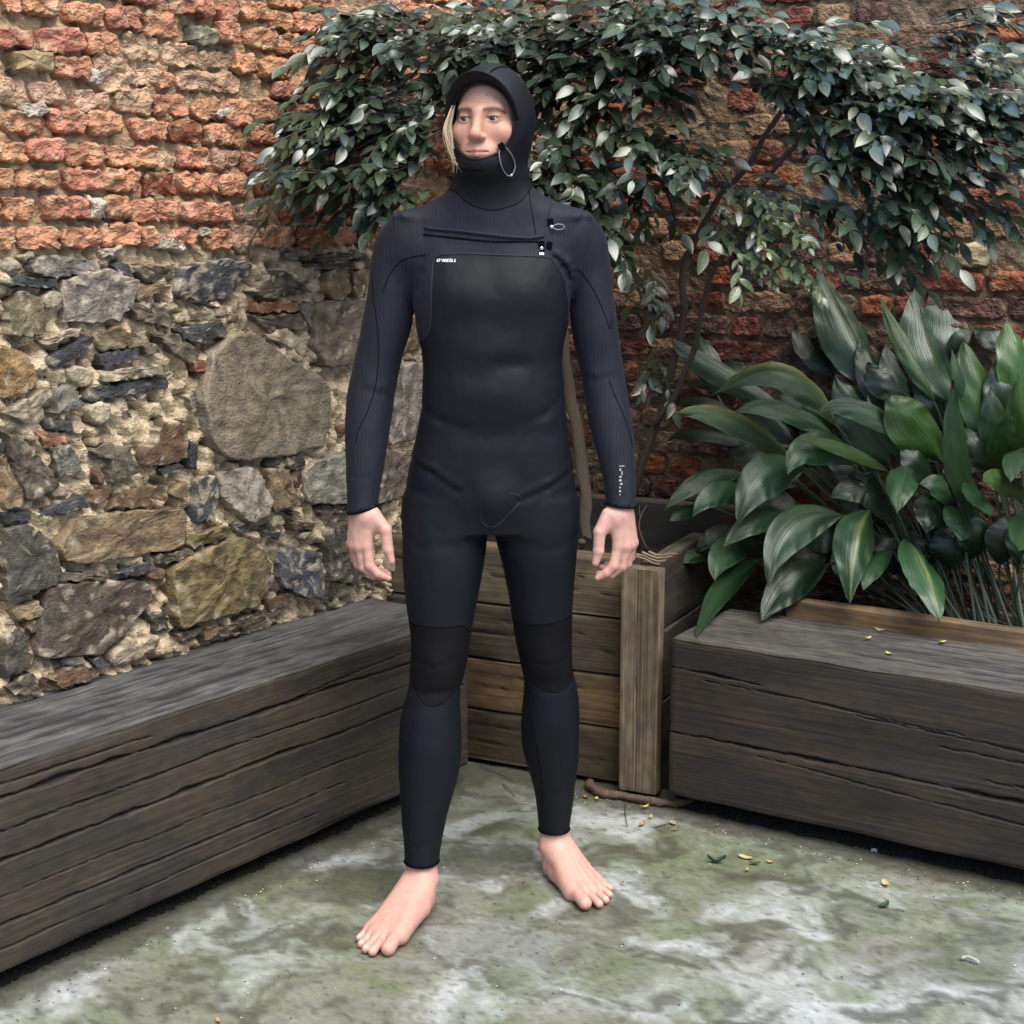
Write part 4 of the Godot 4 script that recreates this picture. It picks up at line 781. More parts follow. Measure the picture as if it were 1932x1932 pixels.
const ROUND := [Vector2(1.02, -1), Vector2(1.0, 0.2), Vector2(0.95, 0.68), Vector2(0.84, 0.95), Vector2(0.66, 1.03)]
const WORN := [Vector2(1.02, -1), Vector2(1.0, 0.45), Vector2(0.95, 0.85), Vector2(0.86, 1.0), Vector2(0.7, 1.03)]
const BLOCK := [Vector2(1.02, -1), Vector2(1.0, 0.7), Vector2(0.982, 0.96), Vector2(0.95, 1.0), Vector2(0.8, 1.0)]

func point_in(p: Vector2, polys: Array, boxes: Array) -> int:
	for i in polys.size():
		var b: Rect2 = boxes[i]
		if b.has_point(p) and Geometry2D.is_point_in_polygon(p, polys[i]): return i
	return -1

func wall_bed(parent: Node3D, u0: float, u1: float, v0: float, v1: float, step: float, depth: Callable, colour: Callable, thick: float, outer: Vector2) -> void:
	var nu := int((u1 - u0) / step) + 1
	var nv := int((v1 - v0) / step) + 1
	var v := PackedVector3Array()
	var c := PackedColorArray()
	for j in nv:
		for i in nu:
			var x := u0 + (u1 - u0) * i / (nu - 1)
			var y := v0 + (v1 - v0) * j / (nv - 1)
			var e := i == 0 or j == 0 or i == nu - 1 or j == nv - 1
			v.append(Vector3(x, y, -thick if e else depth.call(x, y)))
			c.append(colour.call(x, y))
	put("mortar_bed", commit(v, grid_index(nu, nv), null, c), M.mortar, parent)
	var b := BoxMesh.new()
	b.size = Vector3(outer.y - outer.x, 3.9, 0.25)  # core drawn out and up beyond view, added to block low sky light
	put("wall_core", b, M.mortar_plain, parent, Transform3D(Basis(), Vector3((outer.x + outer.y) / 2, 1.95, -thick - 0.127)))

func left_wall() -> void:
	var w := thing("rubble_wall", "old wall of crumbling orange bricks above mixed rubble stone, behind the left timber bench", "wall", Transform3D(Basis(LEFT_U, Vector3.UP, LEFT_N), LEFT_AT))
	rng.seed = 11
	wall_bed(w, -0.75, LEFT_LEN + 0.03, 0.0, 2.6, 0.0125,
		func(x: float, y: float) -> float:
			var a := nz.get_noise_2d(x * 30, y * 30)
			var b := nz.get_noise_2d(x * 90, y * 90 + 40)
			var f := nz.get_noise_2d(x * 220, y * 220 + 9)
			var low := clampf((1.5 - y) * 8, 0, 1)
			var big := nz.get_noise_2d(x * 12 + 5, y * 14)
			return -0.010 + a * 0.010 + b * 0.009 + f * 0.004 + low * (big * 0.012 + 0.005 + clampf(-a - 0.38, 0, 1) * -0.10),
		func(x: float, y: float) -> Color:
			var a := nz.get_noise_2d(x * 26 + 70, y * 26)
			var b := nz.get_noise_2d(x * 100 + 7, y * 100)
			var low := clampf((1.50 + a * 0.08 - y) * 12, 0, 1)
			var c := Color(0.64, 0.45, 0.285).lerp(Color(0.76, 0.60, 0.42), low)
			var k := 1.0 + a * 0.35 + b * 0.3
			return Color(c.r * k, c.g * k, c.b * (k - 0.03)),
		0.16, Vector2(-7.5, LEFT_LEN + 0.1))
	var polys := []
	var boxes := []
	for s in STONES:
		var p := PackedVector2Array()
		var q: Array = s[1]
		for i in range(0, q.size(), 2): p.append(Vector2(q[i], q[i + 1]) * 0.001)
		var bb := Rect2(p[0], Vector2.ZERO)
		for t in p: bb = bb.expand(t)
		polys.append(p)
		boxes.append(bb)
	for i in polys.size():
		var kind: String = STONES[i][0]
		var sz: Vector2 = boxes[i].size
		var big := minf(sz.x, sz.y)
		var lay := 0.0035 if kind in ["shale", "shalep", "layered"] else 0.0
		var smooth := kind in ["slate", "slatew", "brown"]
		var smear := Color(0.68, 0.57, 0.43)
		var at := 0.62
		if kind in ["mottled", "shalep"]: at = 0.30
		if kind == "slatew": at = 0.25
		if kind == "big": at = 0.5; smear = Color(0.40, 0.36, 0.28)
		if kind == "pale": at = 0.4
		var h := 0.009 + big * 0.045 + rng.randf_range(0, 0.012)
		if kind == "big": h = 0.022
		var r := piece(polys[i], h, 0.07, BLOCK if not kind == "pale" else ROUND, 0.0016 if smooth else 0.0034, tone(kind), smear, at, i * 13.1, lay, 0.0055, 0 if kind != "pale" else 2, 0.34, 0.010)
		put("stone", r[0], M.shale if lay > 0 else M.stone, w, Transform3D(Basis(), Vector3(r[1].x, r[1].y, 0)))
	# chips and slivers of slate packed between the stones
	var chips := 0
	var tries := 0
	var st := SurfaceTool.new()
	st.begin(Mesh.PRIMITIVE_TRIANGLES)
	while tries < 440:
		tries += 1
		var p := Vector2(rng.randf_range(-0.7, LEFT_LEN), rng.randf_range(0.42, 1.475))
		var wd := rng.randf_range(0.014, 0.06)
		var ht := minf(wd * rng.randf_range(0.25, 0.9), 0.03)
		if p.x < -0.02: 
			wd *= 3.0
			ht *= 3.5
		var clear := true
		for q in [Vector2(-.5, 0), Vector2(.5, 0), Vector2(0, .5), Vector2(0, -.5), Vector2()]:
			if point_in(p + q * Vector2(wd, ht) * 1.1, polys, boxes) >= 0:
				clear = false
				break
		if not clear: continue
		var turn := rng.randf_range(-0.4, 0.5)
		var poly := quad_poly(p.x, p.y, wd, ht, turn, ht * 0.22)
		var kinds := ["shalep", "slate", "tan", "pale", "pale", "brown", "pale", "pale", "tan", "pale"]
		var kd: String = kinds[rng.randi() % kinds.size()]
		var r := piece(poly, rng.randf_range(0.006, 0.02), 0.03, ROUND, 0.003, tone(kd, 0.25), Color(0.58, 0.46, 0.32), 0.45, tries * 3.3, 0.0, 0.004, 1, 0.34, 0.009)
		var place := Transform3D(Basis(), Vector3(r[1].x, r[1].y, rng.randf_range(-0.006, 0.006)))
		if wd > 0.026:
			put("stone_chip", r[0], M.stone, w, place)
			polys.append(poly)
			var bb := Rect2(poly[0], Vector2.ZERO)
			for t in poly: bb = bb.expand(t)
			boxes.append(bb)
			chips += 1
		else:
			st.append_from(r[0], 0, place)
	var gr := put("stone_fragments", st.commit(), M.stone, w)
	gr.set_meta("kind", "stuff")
	# bricks seen in the photograph, then more of the same courses round them
	var taken := []
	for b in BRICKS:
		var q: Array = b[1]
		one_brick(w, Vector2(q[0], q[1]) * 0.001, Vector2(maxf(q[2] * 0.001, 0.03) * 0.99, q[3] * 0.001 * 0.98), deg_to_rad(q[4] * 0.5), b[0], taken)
	var beyond := SurfaceTool.new()
	beyond.begin(Mesh.PRIMITIVE_TRIANGLES)
	var row := 0
	var y := 1.505
	while y < 2.45:
		var x := -0.7 + (row % 2) * 0.05
		while x < LEFT_LEN - 0.02:
			var bw := rng.randf_range(0.085, 0.125)
			var free := true
			for t: Rect2 in taken:
				if t.intersects(Rect2(x - 0.004, y - 0.024, bw + 0.008, 0.048)):
					free = false
					break
			if free and rng.randf() < 0.94:
				var dark := x > 1.0 and y < 1.9  # shrub's shade on this stretch is put into darker brick colours
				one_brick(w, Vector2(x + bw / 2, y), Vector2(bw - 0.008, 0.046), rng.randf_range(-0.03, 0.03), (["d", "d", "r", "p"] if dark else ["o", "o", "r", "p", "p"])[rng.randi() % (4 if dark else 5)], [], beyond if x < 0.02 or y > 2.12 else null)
				x += bw
			else:
				x += bw if free else 0.02
		y += 0.0585
		row += 1
	put("bricks", beyond.commit(), M.brick, w).set_meta("kind", "stuff")

func one_brick(w: Node3D, at: Vector2, size: Vector2, turn: float, kind: String, taken: Array, heap: SurfaceTool = null) -> void:
	var so := rng.randf_range(0, 900)
	var worn := rng.randf()
	var poly := quad_poly(at.x, at.y, size.x, size.y, turn, 0.005 if kind != "w" else 0.012)
	var proud := {"r": 0.021, "o": 0.015, "p": 0.009, "d": 0.011, "s": 0.022, "t": 0.022, "w": 0.02}
	var h: float = proud[kind] * rng.randf_range(0.6, 1.35)
	var r := piece(poly, h, 0.06, WORN, 0.0056, tone(kind, 0.14), Color(0.72, 0.52, 0.34) if kind != "w" else Color(0.6, 0.52, 0.4), 0.30 if kind == "p" else 0.50, so, 0.0, 0.0075, 1, 0.27, 0.0105)
	if heap:
		heap.append_from(r[0], 0, Transform3D(Basis(), Vector3(r[1].x, r[1].y, -0.003)))
		return
	put("brick" if kind not in ["w", "s", "t"] else ("mortar_lump" if kind == "w" else "stone"), r[0], M.brick if kind not in ["s", "t"] else M.stone, w, Transform3D(Basis(), Vector3(r[1].x, r[1].y, -0.003)))
	taken.append(Rect2(at - size * 0.5, size))

func back_wall() -> void:
	var w := thing("brick_wall", "dark red brick wall with worn sandy mortar behind the shrub and the planters", "wall", Transform3D(Basis(BACK_U, Vector3.UP, BACK_N), BACK_AT))
	rng.seed = 29
	wall_bed(w, -0.2, 2.6, 0.0, 2.6, 0.013,
		func(x: float, y: float) -> float:
			return -0.006 + nz.get_noise_2d(x * 34 + 300, y * 34) * 0.007 + nz.get_noise_2d(x * 110, y * 110 + 140) * 0.006 + nz.get_noise_2d(x * 240, y * 240) * 0.003,
		func(x: float, y: float) -> Color:
			var a := nz.get_noise_2d(x * 18 + 470, y * 18)
			var b := nz.get_noise_2d(x * 90 + 7, y * 90 + 50)
			var k := 1.0 + a * 0.45 + b * 0.4
			return Color(0.28 * k, 0.19 * k, 0.122 * k),
		0.12, Vector2(-0.2, 7.0))
	var y := 0.42
	var row := 0
	var made := 0
	while y < 2.42:
		var x := -0.02 + (row % 2) * 0.06
		while x < 1.75:
			var bw := 0.105 if rng.randf() < 0.62 else 0.205
			bw *= rng.randf_range(0.92, 1.05)
			var n := nz.get_noise_2d(x * 9 + 33, y * 9) + rng.randf_range(-0.35, 0.35)
			var seen := Vector2(x + bw / 2 - 0.925, y - 1.641).length() > 0.07 and Vector2(x + bw / 2 - 1.33, y - 1.43).length() > 0.075
			if seen and made < 292 and rng.randf() < 0.93:
				made += 1
				var col := Color(0.26, 0.078, 0.052)
				if n > 0.32: col = Color(0.36, 0.22, 0.13)
				elif n < -0.28: col = Color(0.16, 0.085, 0.07)
				elif rng.randf() < 0.12: col = Color(0.40, 0.12, 0.05)
				var f := rng.randf_range(0.8, 1.2)
				col = Color(col.r * f, col.g * f, col.b * f)
				var poly := quad_poly(x + bw / 2, y, bw - 0.013, 0.058, rng.randf_range(-0.02, 0.02), 0.004)
				var r := piece(poly, rng.randf_range(0.003, 0.013), 0.05, ROUND, 0.0038, col, Color(0.40, 0.27, 0.15), 0.40 if n > 0 else 0.6, rng.randf_range(0, 900), 0.0, 0.0055, 2, 0.36, 0.0115)
				put("brick", r[0], M.brick, w, Transform3D(Basis(), Vector3(r[1].x, r[1].y, -0.001)))
			x += bw
		y += 0.0725
		row += 1
	var r1 := piece(quad_poly(0.925, 1.641, 0.135, 0.056, 0.0, 0.002), 0.005, 0.05, BLOCK, 0.002, Color(0.40, 0.10, 0.045), Color(0.4, 0.27, 0.15), 0.9, 5.0, 0, 0.002, 1)
	put("brick", r1[0], M.brick, w, Transform3D(Basis(), Vector3(r1[1].x, r1[1].y, -0.012)))
	var r2 := piece(quad_poly(1.33, 1.43, 0.10, 0.065, 0.0, 0.008), 0.02, 0.05, ROUND, 0.006, Color(0.52, 0.42, 0.26), Color(0.3, 0.2, 0.1), 0.7, 15.0, 0, 0.006, 2)
	put("stone", r2[0], M.stone, w, Transform3D(Basis(), Vector3(r2[1].x, r2[1].y, 0)))

# ---------- timber ----------
# a squared log: x along it, y up, its front face at z = 0; cracks are [x0, s0, x1, s1, half width, depth], s measured up the front and on over the top
func timber(L: float, H: float, D: float, cracks: Array, so: float, front: Color, top: Color, nx: int, fine: float, rough := 0.004, bevel := 0.008, stain := Color(0.018, 0.019, 0.026)) -> ArrayMesh:
	var prof := []    # [pos, normal, s]
	var nf := int(H / fine)
	var nt := int(D / fine)
	for i in nf + 1: prof.append([Vector2(0, H * i / nf), Vector2(1, 0), H * i / nf])
	for i in range(1, nt + 1): prof.append([Vector2(-D * i / nt, H), Vector2(0, 1), H + D * i / nt])
	for i in range(1, 5): prof.append([Vector2(-D, H - H * i / 4.0), Vector2(-1, 0), H + D + H * i / 4.0])
	for i in range(1, 4): prof.append([Vector2(-D + D * i / 3.0, 0), Vector2(0, -1), 2 * H + D + D * i / 3.0])
	var np := prof.size()
	var v := PackedVector3Array()
	var c := PackedColorArray()
	var uv := PackedVector2Array()
	for p in prof:
		var q: Vector2 = p[0]
		var m: Vector2 = p[1]
		var s: float = p[2]
		# the corners are worn round
		var cor := 1e9
		for e: Vector2 in [Vector2(0, 0), Vector2(0, H), Vector2(-D, H), Vector2(-D, 0)]: cor = minf(cor, q.distance_to(e))
		var cen := Vector2(-D / 2, H / 2)
		for i in nx:
			var x := L * i / (nx - 1)
			var d := rough * (0.12 * nz.get_noise_3d(x * 2 + so, s * 110, so) + 0.10 * nz.get_noise_3d(x * 4 + so, s * 220, so) + 0.7 * nz.get_noise_3d(x * 2.5, s * 7 + so, so))
			var dark := 0.0
			for k: Array in cracks:
				var x0: float = k[0]
				var x1: float = k[2]
				if x < x0 or x > x1: continue
				var t := (x - x0) / (x1 - x0)
				var ss := lerpf(k[1], k[3], t) + 0.0045 * nz.get_noise_2d(x * 2.2 + so, x0 * 70 + k[1] * 90) + 0.0012 * nz.get_noise_2d(x * 24 + so, x0 * 70) + 0.0008 * nz.get_noise_2d(x * 80 + so, k[1] * 70)
				var wd: float = k[4] * 0.62 * (0.25 + 1.3 * sin(PI * clampf(t, 0.03, 0.97))) * (0.8 + 1.0 * nz.get_noise_2d(x * 7, k[1] * 133 + so))
				var z := absf(s - ss) / maxf(wd, 0.0009)
				if z < 3.0:
					var e := exp(-z * z)
					d -= float(k[5]) * e
					dark = maxf(dark, e)
			var b := bevel * (1.0 + 0.5 * nz.get_noise_2d(x * 5 + so, q.x * 3 + q.y * 5))
			if cor < b * 2.0: d -= pow(1.0 - cor / (b * 2.0), 2) * b * 0.9
			var ends := (x < 1e-4 or x > L - 1e-4)
			var pos := q + m * d
			if cor < 1e-4: pos = q + (cen - q).normalized() * b * 0.6
			if ends: pos = pos.lerp(cen, 0.02)
			v.append(Vector3(x, pos.y, pos.x))
			var up := clampf((s - H) / 0.02 + 0.5, 0, 1) if s < H + D + 0.01 else 0.0
			var col := front.lerp(top, up)
			var g := 1.0 + 0.34 * nz.get_noise_3d(x * 2.5 + so, s * 8, 7) + 0.14 * nz.get_noise_3d(x * 3 + so, s * 150, 17) + 0.3 * nz.get_noise_3d(x * 22, s * 40, so)
			col = Color(col.r * g, col.g * g, col.b * g)
			var st := clampf(nz.get_noise_3d(x * 4 + so, s * 11, 31) * 2.2 - 0.35, 0, 0.6)
			col = col.lerp(stain, maxf(st * 0.6, dark * 0.9))
			c.append(col)
			uv.append(Vector2(x / 5.0 + so * 0.137, s / 0.9 + so * 0.31))
	var idx := grid_index(nx, np)
	for e in 2:
		var cc := v.size()
		var x := 0.0 if e == 0 else L
		v.append(Vector3(x, H / 2, -D / 2))
		c.append(front)
		uv.append(Vector2(0, 0))
		var s0 := v.size()
		for j in np:
			var a := v[j * nx + (0 if e == 0 else nx - 1)]
			v.append(a)
			c.append(front * (0.8 + 0.5 * nz.get_noise_2d(a.y * 60, a.z * 60)))
			uv.append(Vector2(a.z, a.y))
		for j in np - 1:
			idx.append_array([cc, s0 + j, s0 + j + 1] if e == 0 else [cc, s0 + j + 1, s0 + j])
	return commit(v, idx, null, c, uv)

func along(dx: float, dz: float, at: Vector3) -> Transform3D:
	var x := Vector3(dx, 0, dz).normalized()
	return Transform3D(Basis(x, Vector3.UP, x.cross(Vector3.UP)), at)

func benches() -> void:
	var H := 0.425
	var D := 0.37
	# left log; x = 0 far out of frame on the left
	var lc := [[0, 0.375, 2.4, 0.345, 0.0045, 0.02], [0.3, 0.3, 2.37, 0.29, 0.0018, 0.0132], [0, 0.235, 2.38, 0.235, 0.0035, 0.02], [0.4, 0.165, 2, 0.155, 0.001125, 0.0072], [0, 0.11, 1.9, 0.1, 0.003, 0.014], [0.2, 0.055, 1.8, 0.05, 0.00117, 0.0072],
		[0, 0.4, 1.3, 0.385, 0.003, 0.01], [1.5, 0.35, 2.39, 0.39, 0.00135, 0.0084], [0.4, 0.525, 2.2, 0.53, 0.022, 0.0045], [0.1, 0.575, 2, 0.58, 0.016, 0.0045], [0, 0.485, 2.3, 0.48, 0.009, 0.0045], [0.6, 0.615, 2.3, 0.62, 0.012, 0.0045], [0.9, 0.455, 2.4, 0.45, 0.006, 0.0045],
		[0.2, 0.66, 2.2, 0.66, 0.012, 0.0045], [1, 0.71, 2.3, 0.7, 0.01, 0.0045], [0, 0.74, 1.6, 0.75, 0.01, 0.0045], [1.2, 0.55, 2.35, 0.545, 0.008, 0.0045], [0.5, 0.635, 1.5, 0.64, 0.008, 0.0045], [1.3, 0.68, 2.1, 0.685, 0.008, 0.0045]]
	var m := timber(2.40, H, D, lc, 3.0, Color(0.056, 0.042, 0.028), Color(0.112, 0.110, 0.106), 280, 0.0028)
	var o := put("timber_bench", m, M.wood, self, along(0.6, -0.8, Vector3(-1.558, 0.05, 1.278)))
	tag(o, "long dark weathered timber log bench with drying cracks running along the rubble wall", "bench")
	var rc := [[0, 0.345, 0.25, 0.335, 0.003, 0.016], [0.1, 0.325, 0.75, 0.3, 0.0022, 0.01], [0, 0.175, 1.6, 0.16, 0.0036, 0.02], [0.25, 0.15, 1.3, 0.09, 0.002, 0.008], [0.7, 0.26, 1.5, 0.235, 0.003, 0.012], [0.5, 0.3, 1.1, 0.27, 0.002, 0.008],
		[0.8, 0.2, 1.6, 0.2, 0.0035, 0.016], [0, 0.47, 1.6, 0.475, 0.009, 0.0045], [0.05, 0.52, 1.5, 0.53, 0.014, 0.0045], [0.2, 0.57, 1.6, 0.575, 0.009, 0.0045], [0, 0.62, 1.4, 0.62, 0.01, 0.0045], [0.3, 0.67, 1.6, 0.66, 0.01, 0.0045], [0.1, 0.72, 1.2, 0.72, 0.009, 0.0045], [0.6, 0.5, 1.3, 0.495, 0.006, 0.0045], [0.3, 0.595, 1, 0.6, 0.006, 0.0045]]
	m = timber(1.65, H, D, rc, 47.0, Color(0.044, 0.030, 0.020), Color(0.112, 0.101, 0.088), 210, 0.0029)
	o = put("timber_bench", m, M.wood, self, along(0.846, 0.533, Vector3(0.408, 0.05, -0.421)))
	tag(o, "dark brown squared timber bench in front of the large leaf plant, scattered with yellow leaves", "bench")

func planters() -> void:
	# corner planter: four boards one above the other, posts, sides, soil
	var t := along(0.906, 0.423, Vector3(-0.115, 0.0, -0.793))
	var p := thing("corner_planter", "raised corner planter of stacked rough brown planks holding the shrub", "planter", t)
	var hs := [0.012, 0.165, 0.315, 0.475, 0.645]
	var fc := [Color(0.080, 0.058, 0.028), Color(0.165, 0.100, 0.045), Color(0.088, 0.064, 0.038), Color(0.155, 0.115, 0.068)]
	for i in 4:
		var cr := [[0.1, 0.05 + 0.02 * i, 0.9, 0.06, 0.002, 0.006], [0.3, 0.11, 0.8, 0.105, 0.0016, 0.005]]
		var m := timber(0.94, hs[i + 1] - hs[i] - 0.004, 0.06, cr, 70.0 + i * 9, fc[i], fc[i] * 1.1, 70, 0.006, 0.004, 0.006, Color(0.03, 0.024, 0.018))
		put("plank", m, M.wood, p, Transform3D(Basis(), Vector3(-0.46, hs[i], rng.randf_range(-0.004, 0.004))))
	for i in 3:
		var m := timber(0.75, 0.2, 0.055, [], 120.0 + i * 5, Color(0.07, 0.055, 0.04), Color(0.14, 0.12, 0.09), 40, 0.01)
		put("side_plank", m, M.wood, p, Transform3D(Basis(Vector3(0, 0, -1), Vector3.UP, Vector3(1, 0, 0)), Vector3(0.53, 0.02 + 0.203 * i, -0.065)))
	# the two posts in front of the planks
	var mp := timber(0.612, 0.108, 0.05, [[0.0, 0.062, 0.612, 0.060, 0.0013, 0.006], [0.1, 0.03, 0.5, 0.034, 0.0008, 0.002]], 160.0, Color(0.215, 0.165, 0.112), Color(0.2, 0.15, 0.1), 90, 0.0022, 0.0014, 0.003, Color(0.1, 0.07, 0.05))
	# stood on end: x of the plank goes up
	put("post", mp, M.wood, p, Transform3D(Basis(Vector3(0, 1, 0), Vector3(-1, 0, 0), Vector3(0, 0, 1)), Vector3(0.577, 0.018, 0.056)))
	var m2 := timber(0.6, 0.075, 0.05, [], 190.0, Color(0.22, 0.16, 0.1), Color(0.2, 0.15, 0.1), 40, 0.008, 0.002, 0.004)
	put("post", m2, M.wood, p, Transform3D(Basis(Vector3(0, 1, 0), Vector3(-1, 0, 0), Vector3(0, 0, 1)), Vector3(-0.335, 0.02, 0.055)))
	var m3 := timber(1.3, 0.15, 0.04, [], 210.0, Color(0.035, 0.03, 0.026), Color(0.12, 0.09, 0.07), 50, 0.01)
	put("back_plank", m3, M.wood, p, Transform3D(Basis(), Vector3(-0.1, 0.56, -0.50)))
	soil_patch(p, "soil", -0.6, 0.50, -0.72, -0.03, 0.575, 5.0)
	# the peeled wood splinters on the post
	for i in 4:
		var pts := PackedVector3Array()
		for k in 5: pts.append(Vector3(0.47 + 0.022 * k + i * 0.012, 0.642 + 0.006 * sin(k * 1.3 + i) + i * 0.004, -0.01 - i * 0.014 + 0.004 * k))
		put("splinter", tube_mesh(pts, 0.004, 0.002, 5, 0.8), M.splinter, p)
	# right planter behind the right bench
	var t2 := along(0.846, 0.533, Vector3(0.408, 0.0, -0.421))
	var q := thing("bench_planter", "low planter bed with a brown edging board behind the right timber bench", "planter", t2)
	var m4 := timber(1.5, 0.52, 0.04, [[0.2, 0.5, 1.3, 0.505, 0.001, 0.004]], 240.0, Color(0.21, 0.125, 0.06), Color(0.26, 0.17, 0.09), 70, 0.008, 0.003, 0.004)
	put("edging_board", m4, M.wood, q, Transform3D(Basis(), Vector3(0.16, 0.0, -0.375)))
	soil_patch(q, "soil", 0.1, 1.75, -1.3, -0.41, 0.44, 25.0)

func soil_patch(parent: Node3D, called: String, x0: float, x1: float, z0: float, z1: float, y: float, so: float) -> void:
	var nx := 70
	var nzz := 40
	var v := PackedVector3Array()
	var c := PackedColorArray()
	for j in nzz:
		for i in nx:
			var x := lerpf(x0, x1, i / float(nx - 1))
			var z := lerpf(z1, z0, j / float(nzz - 1))
			v.append(Vector3(x, y + 0.02 * nz.get_noise_2d(x * 40 + so, z * 40) + 0.015 * nz.get_noise_2d(x * 130 + so, z * 130), z))
			var k := 1.0 + nz.get_noise_2d(x * 150, z * 150 + so)
			c.append(Color(0.045, 0.034, 0.026) * k)
	put(called, commit(v, grid_index(nx, nzz), null, c), M.soil, parent)

func ground() -> void:
	var xs := PackedFloat32Array([-30, -12, -6, -3.5, -2.4])
	var zs := PackedFloat32Array([30, 12, 6, 3.2, 1.9])
	var x := -1.9
	while x < 2.0:
		xs.append(x)
		x += 0.0095
	xs.append_array([2.4, 3.5, 6, 12, 30])
	var z := 1.5
	while z > -1.0:
		zs.append(z)
		z -= 0.0095
	zs.append_array([-1.6, -3.0, -6, -12, -30])
	var v := PackedVector3Array()
	var c := PackedColorArray()
	for zz in zs:
		for xx in xs:
			var flat := clampf(1.0 - maxf(absf(xx) - 1.8, 0), 0, 1)
			v.append(Vector3(xx, (0.0022 * nz.get_noise_2d(xx * 12, zz * 12) - 0.0012 + 0.0006 * nz.get_noise_2d(xx * 70, zz * 70)) * flat, zz))
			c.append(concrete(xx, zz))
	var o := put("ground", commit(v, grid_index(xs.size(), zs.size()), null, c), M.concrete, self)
	struct(o, "concrete courtyard floor with pale patches and green algae stains")
	# earth under the two benches, its colour deepened to stand for shade
	var s := put("soil", earth_strip(), M.soil, self)
	struct(s, "soil under the timber benches and the planter boards, coloured darker for shade")

func spot(x: float, z: float, cx: float, cz: float, rx: float, rz: float) -> float:
	var d := Vector2((x - cx) / rx, (z - cz) / rz).length() + 0.45 * nz.get_noise_2d(x * 16 + cx * 50, z * 16)
	return smoothstep(0.0, 1.0, 1.4 - d)

func concrete(x: float, z: float) -> Color:
	var wx := x + 0.06 * nz.get_noise_2d(x * 4 + 11, z * 4) + 0.012 * nz.get_noise_2d(x * 15, z * 15 + 31)
	var wz := z + 0.06 * nz.get_noise_2d(x * 4, z * 4 + 57) + 0.012 * nz.get_noise_2d(x * 15 + 83, z * 15)
	var a := nz.get_noise_2d(wx * 2.6 + 3, wz * 3.4)
	var b := nz.get_noise_2d(wx * 8 + 40, wz * 8)
	var b2 := nz.get_noise_2d(wx * 26 + 40, wz * 24)
	var d := nz.get_noise_2d(wx * 70 + 9, wz * 60)
	var e := nz.get_noise_2d(x * 230, z * 230 + 60)
	var c := Color(0.215, 0.215, 0.180)
	var pale := smoothstep(0.0, 1.0, 0.40 + a * 1.0 + b * 0.42 + b2 * 0.18 + d * 0.10)
	pale = maxf(pale, 0.8 * spot(wx, wz, 0.05, -0.42, 0.10, 0.10))
	pale = maxf(pale, 0.7 * spot(wx, wz, 0.65, 0.55, 0.35, 0.2))
	c = c.lerp(Color(0.40, 0.42, 0.42), pale)
	var moss := smoothstep(0.0, 0.9, nz.get_noise_2d(wx * 3 + 300, wz * 4) * 1.0 + nz.get_noise_2d(wx * 11 + 120, wz * 13) * 0.5 + b2 * 0.25 + d * 0.18 + 0.12)
	moss = maxf(moss, 0.95 * spot(wx, wz, 0.48, -0.12, 0.36, 0.16))
	moss = maxf(moss, 0.8 * spot(wx, wz, 0.75, 0.12, 0.25, 0.12))
	moss = maxf(moss, 0.6 * spot(wx, wz, -0.55, 0.35, 0.25, 0.22))
	moss = maxf(moss, 0.85 * spot(wx, wz, -0.1, -0.15, 0.18, 0.10))
	moss = maxf(moss, 0.6 * spot(wx, wz, 0.2, 0.45, 0.2, 0.12))
	c = c.lerp(Color(0.105, 0.142, 0.050), moss * 0.60)
	var dirt_and_shade := smoothstep(0.0, 1.0, nz.get_noise_2d(wx * 4 + 700, wz * 5) * 1.2 + nz.get_noise_2d(wx * 16 + 20, wz * 20) * 0.6 + d * 0.3 + 0.0)
	dirt_and_shade = maxf(dirt_and_shade, 0.9 * spot(wx, wz, -0.06, -0.10, 0.16, 0.10))
	dirt_and_shade = maxf(dirt_and_shade, 0.9 * spot(wx, wz, -0.38, 0.02, 0.16, 0.11))
	dirt_and_shade = maxf(dirt_and_shade, 0.7 * spot(wx, wz, -0.02, 0.3, 0.24, 0.18))
	dirt_and_shade = maxf(dirt_and_shade, 0.6 * spot(wx, wz, 0.95, 0.42, 0.2, 0.16))
	dirt_and_shade = maxf(dirt_and_shade, 0.55 * smoothstep(-0.25, -0.65, z + 0.1 * nz.get_noise_2d(wx * 9, wz * 9)))  # floor colour also darkens towards the back
	# painted shade strip and grime along the foot of the benches
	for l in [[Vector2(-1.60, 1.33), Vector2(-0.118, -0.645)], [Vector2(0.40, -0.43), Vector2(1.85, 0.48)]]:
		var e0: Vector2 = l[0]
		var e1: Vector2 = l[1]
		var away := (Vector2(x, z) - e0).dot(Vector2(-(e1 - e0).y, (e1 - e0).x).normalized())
		if away < 0.12: dirt_and_shade = maxf(dirt_and_shade, 1.1 * smoothstep(0.085, 0.02, away + 0.02 * nz.get_noise_2d(x * 20, z * 20)))
	c = c.lerp(Color(0.068, 0.068, 0.046), minf(dirt_and_shade, 1.1) * 0.80)
	# little round spots where leaves and drips lay
	var sp := nz.get_noise_2d(x * 42 + 900, z * 42)
	if sp > 0.62: c = c.lerp(Color(0.07, 0.07, 0.065), clampf((sp - 0.62) * 6, 0, 0.6))
	var k := 1.0 + 0.13 * d + 0.10 * b2 + 0.15 * e + 0.12 * maxf(nz.get_noise_2d(x * 110, z * 110 + 60), 0)
	return Color(c.r * k, c.g * k, c.b * k)

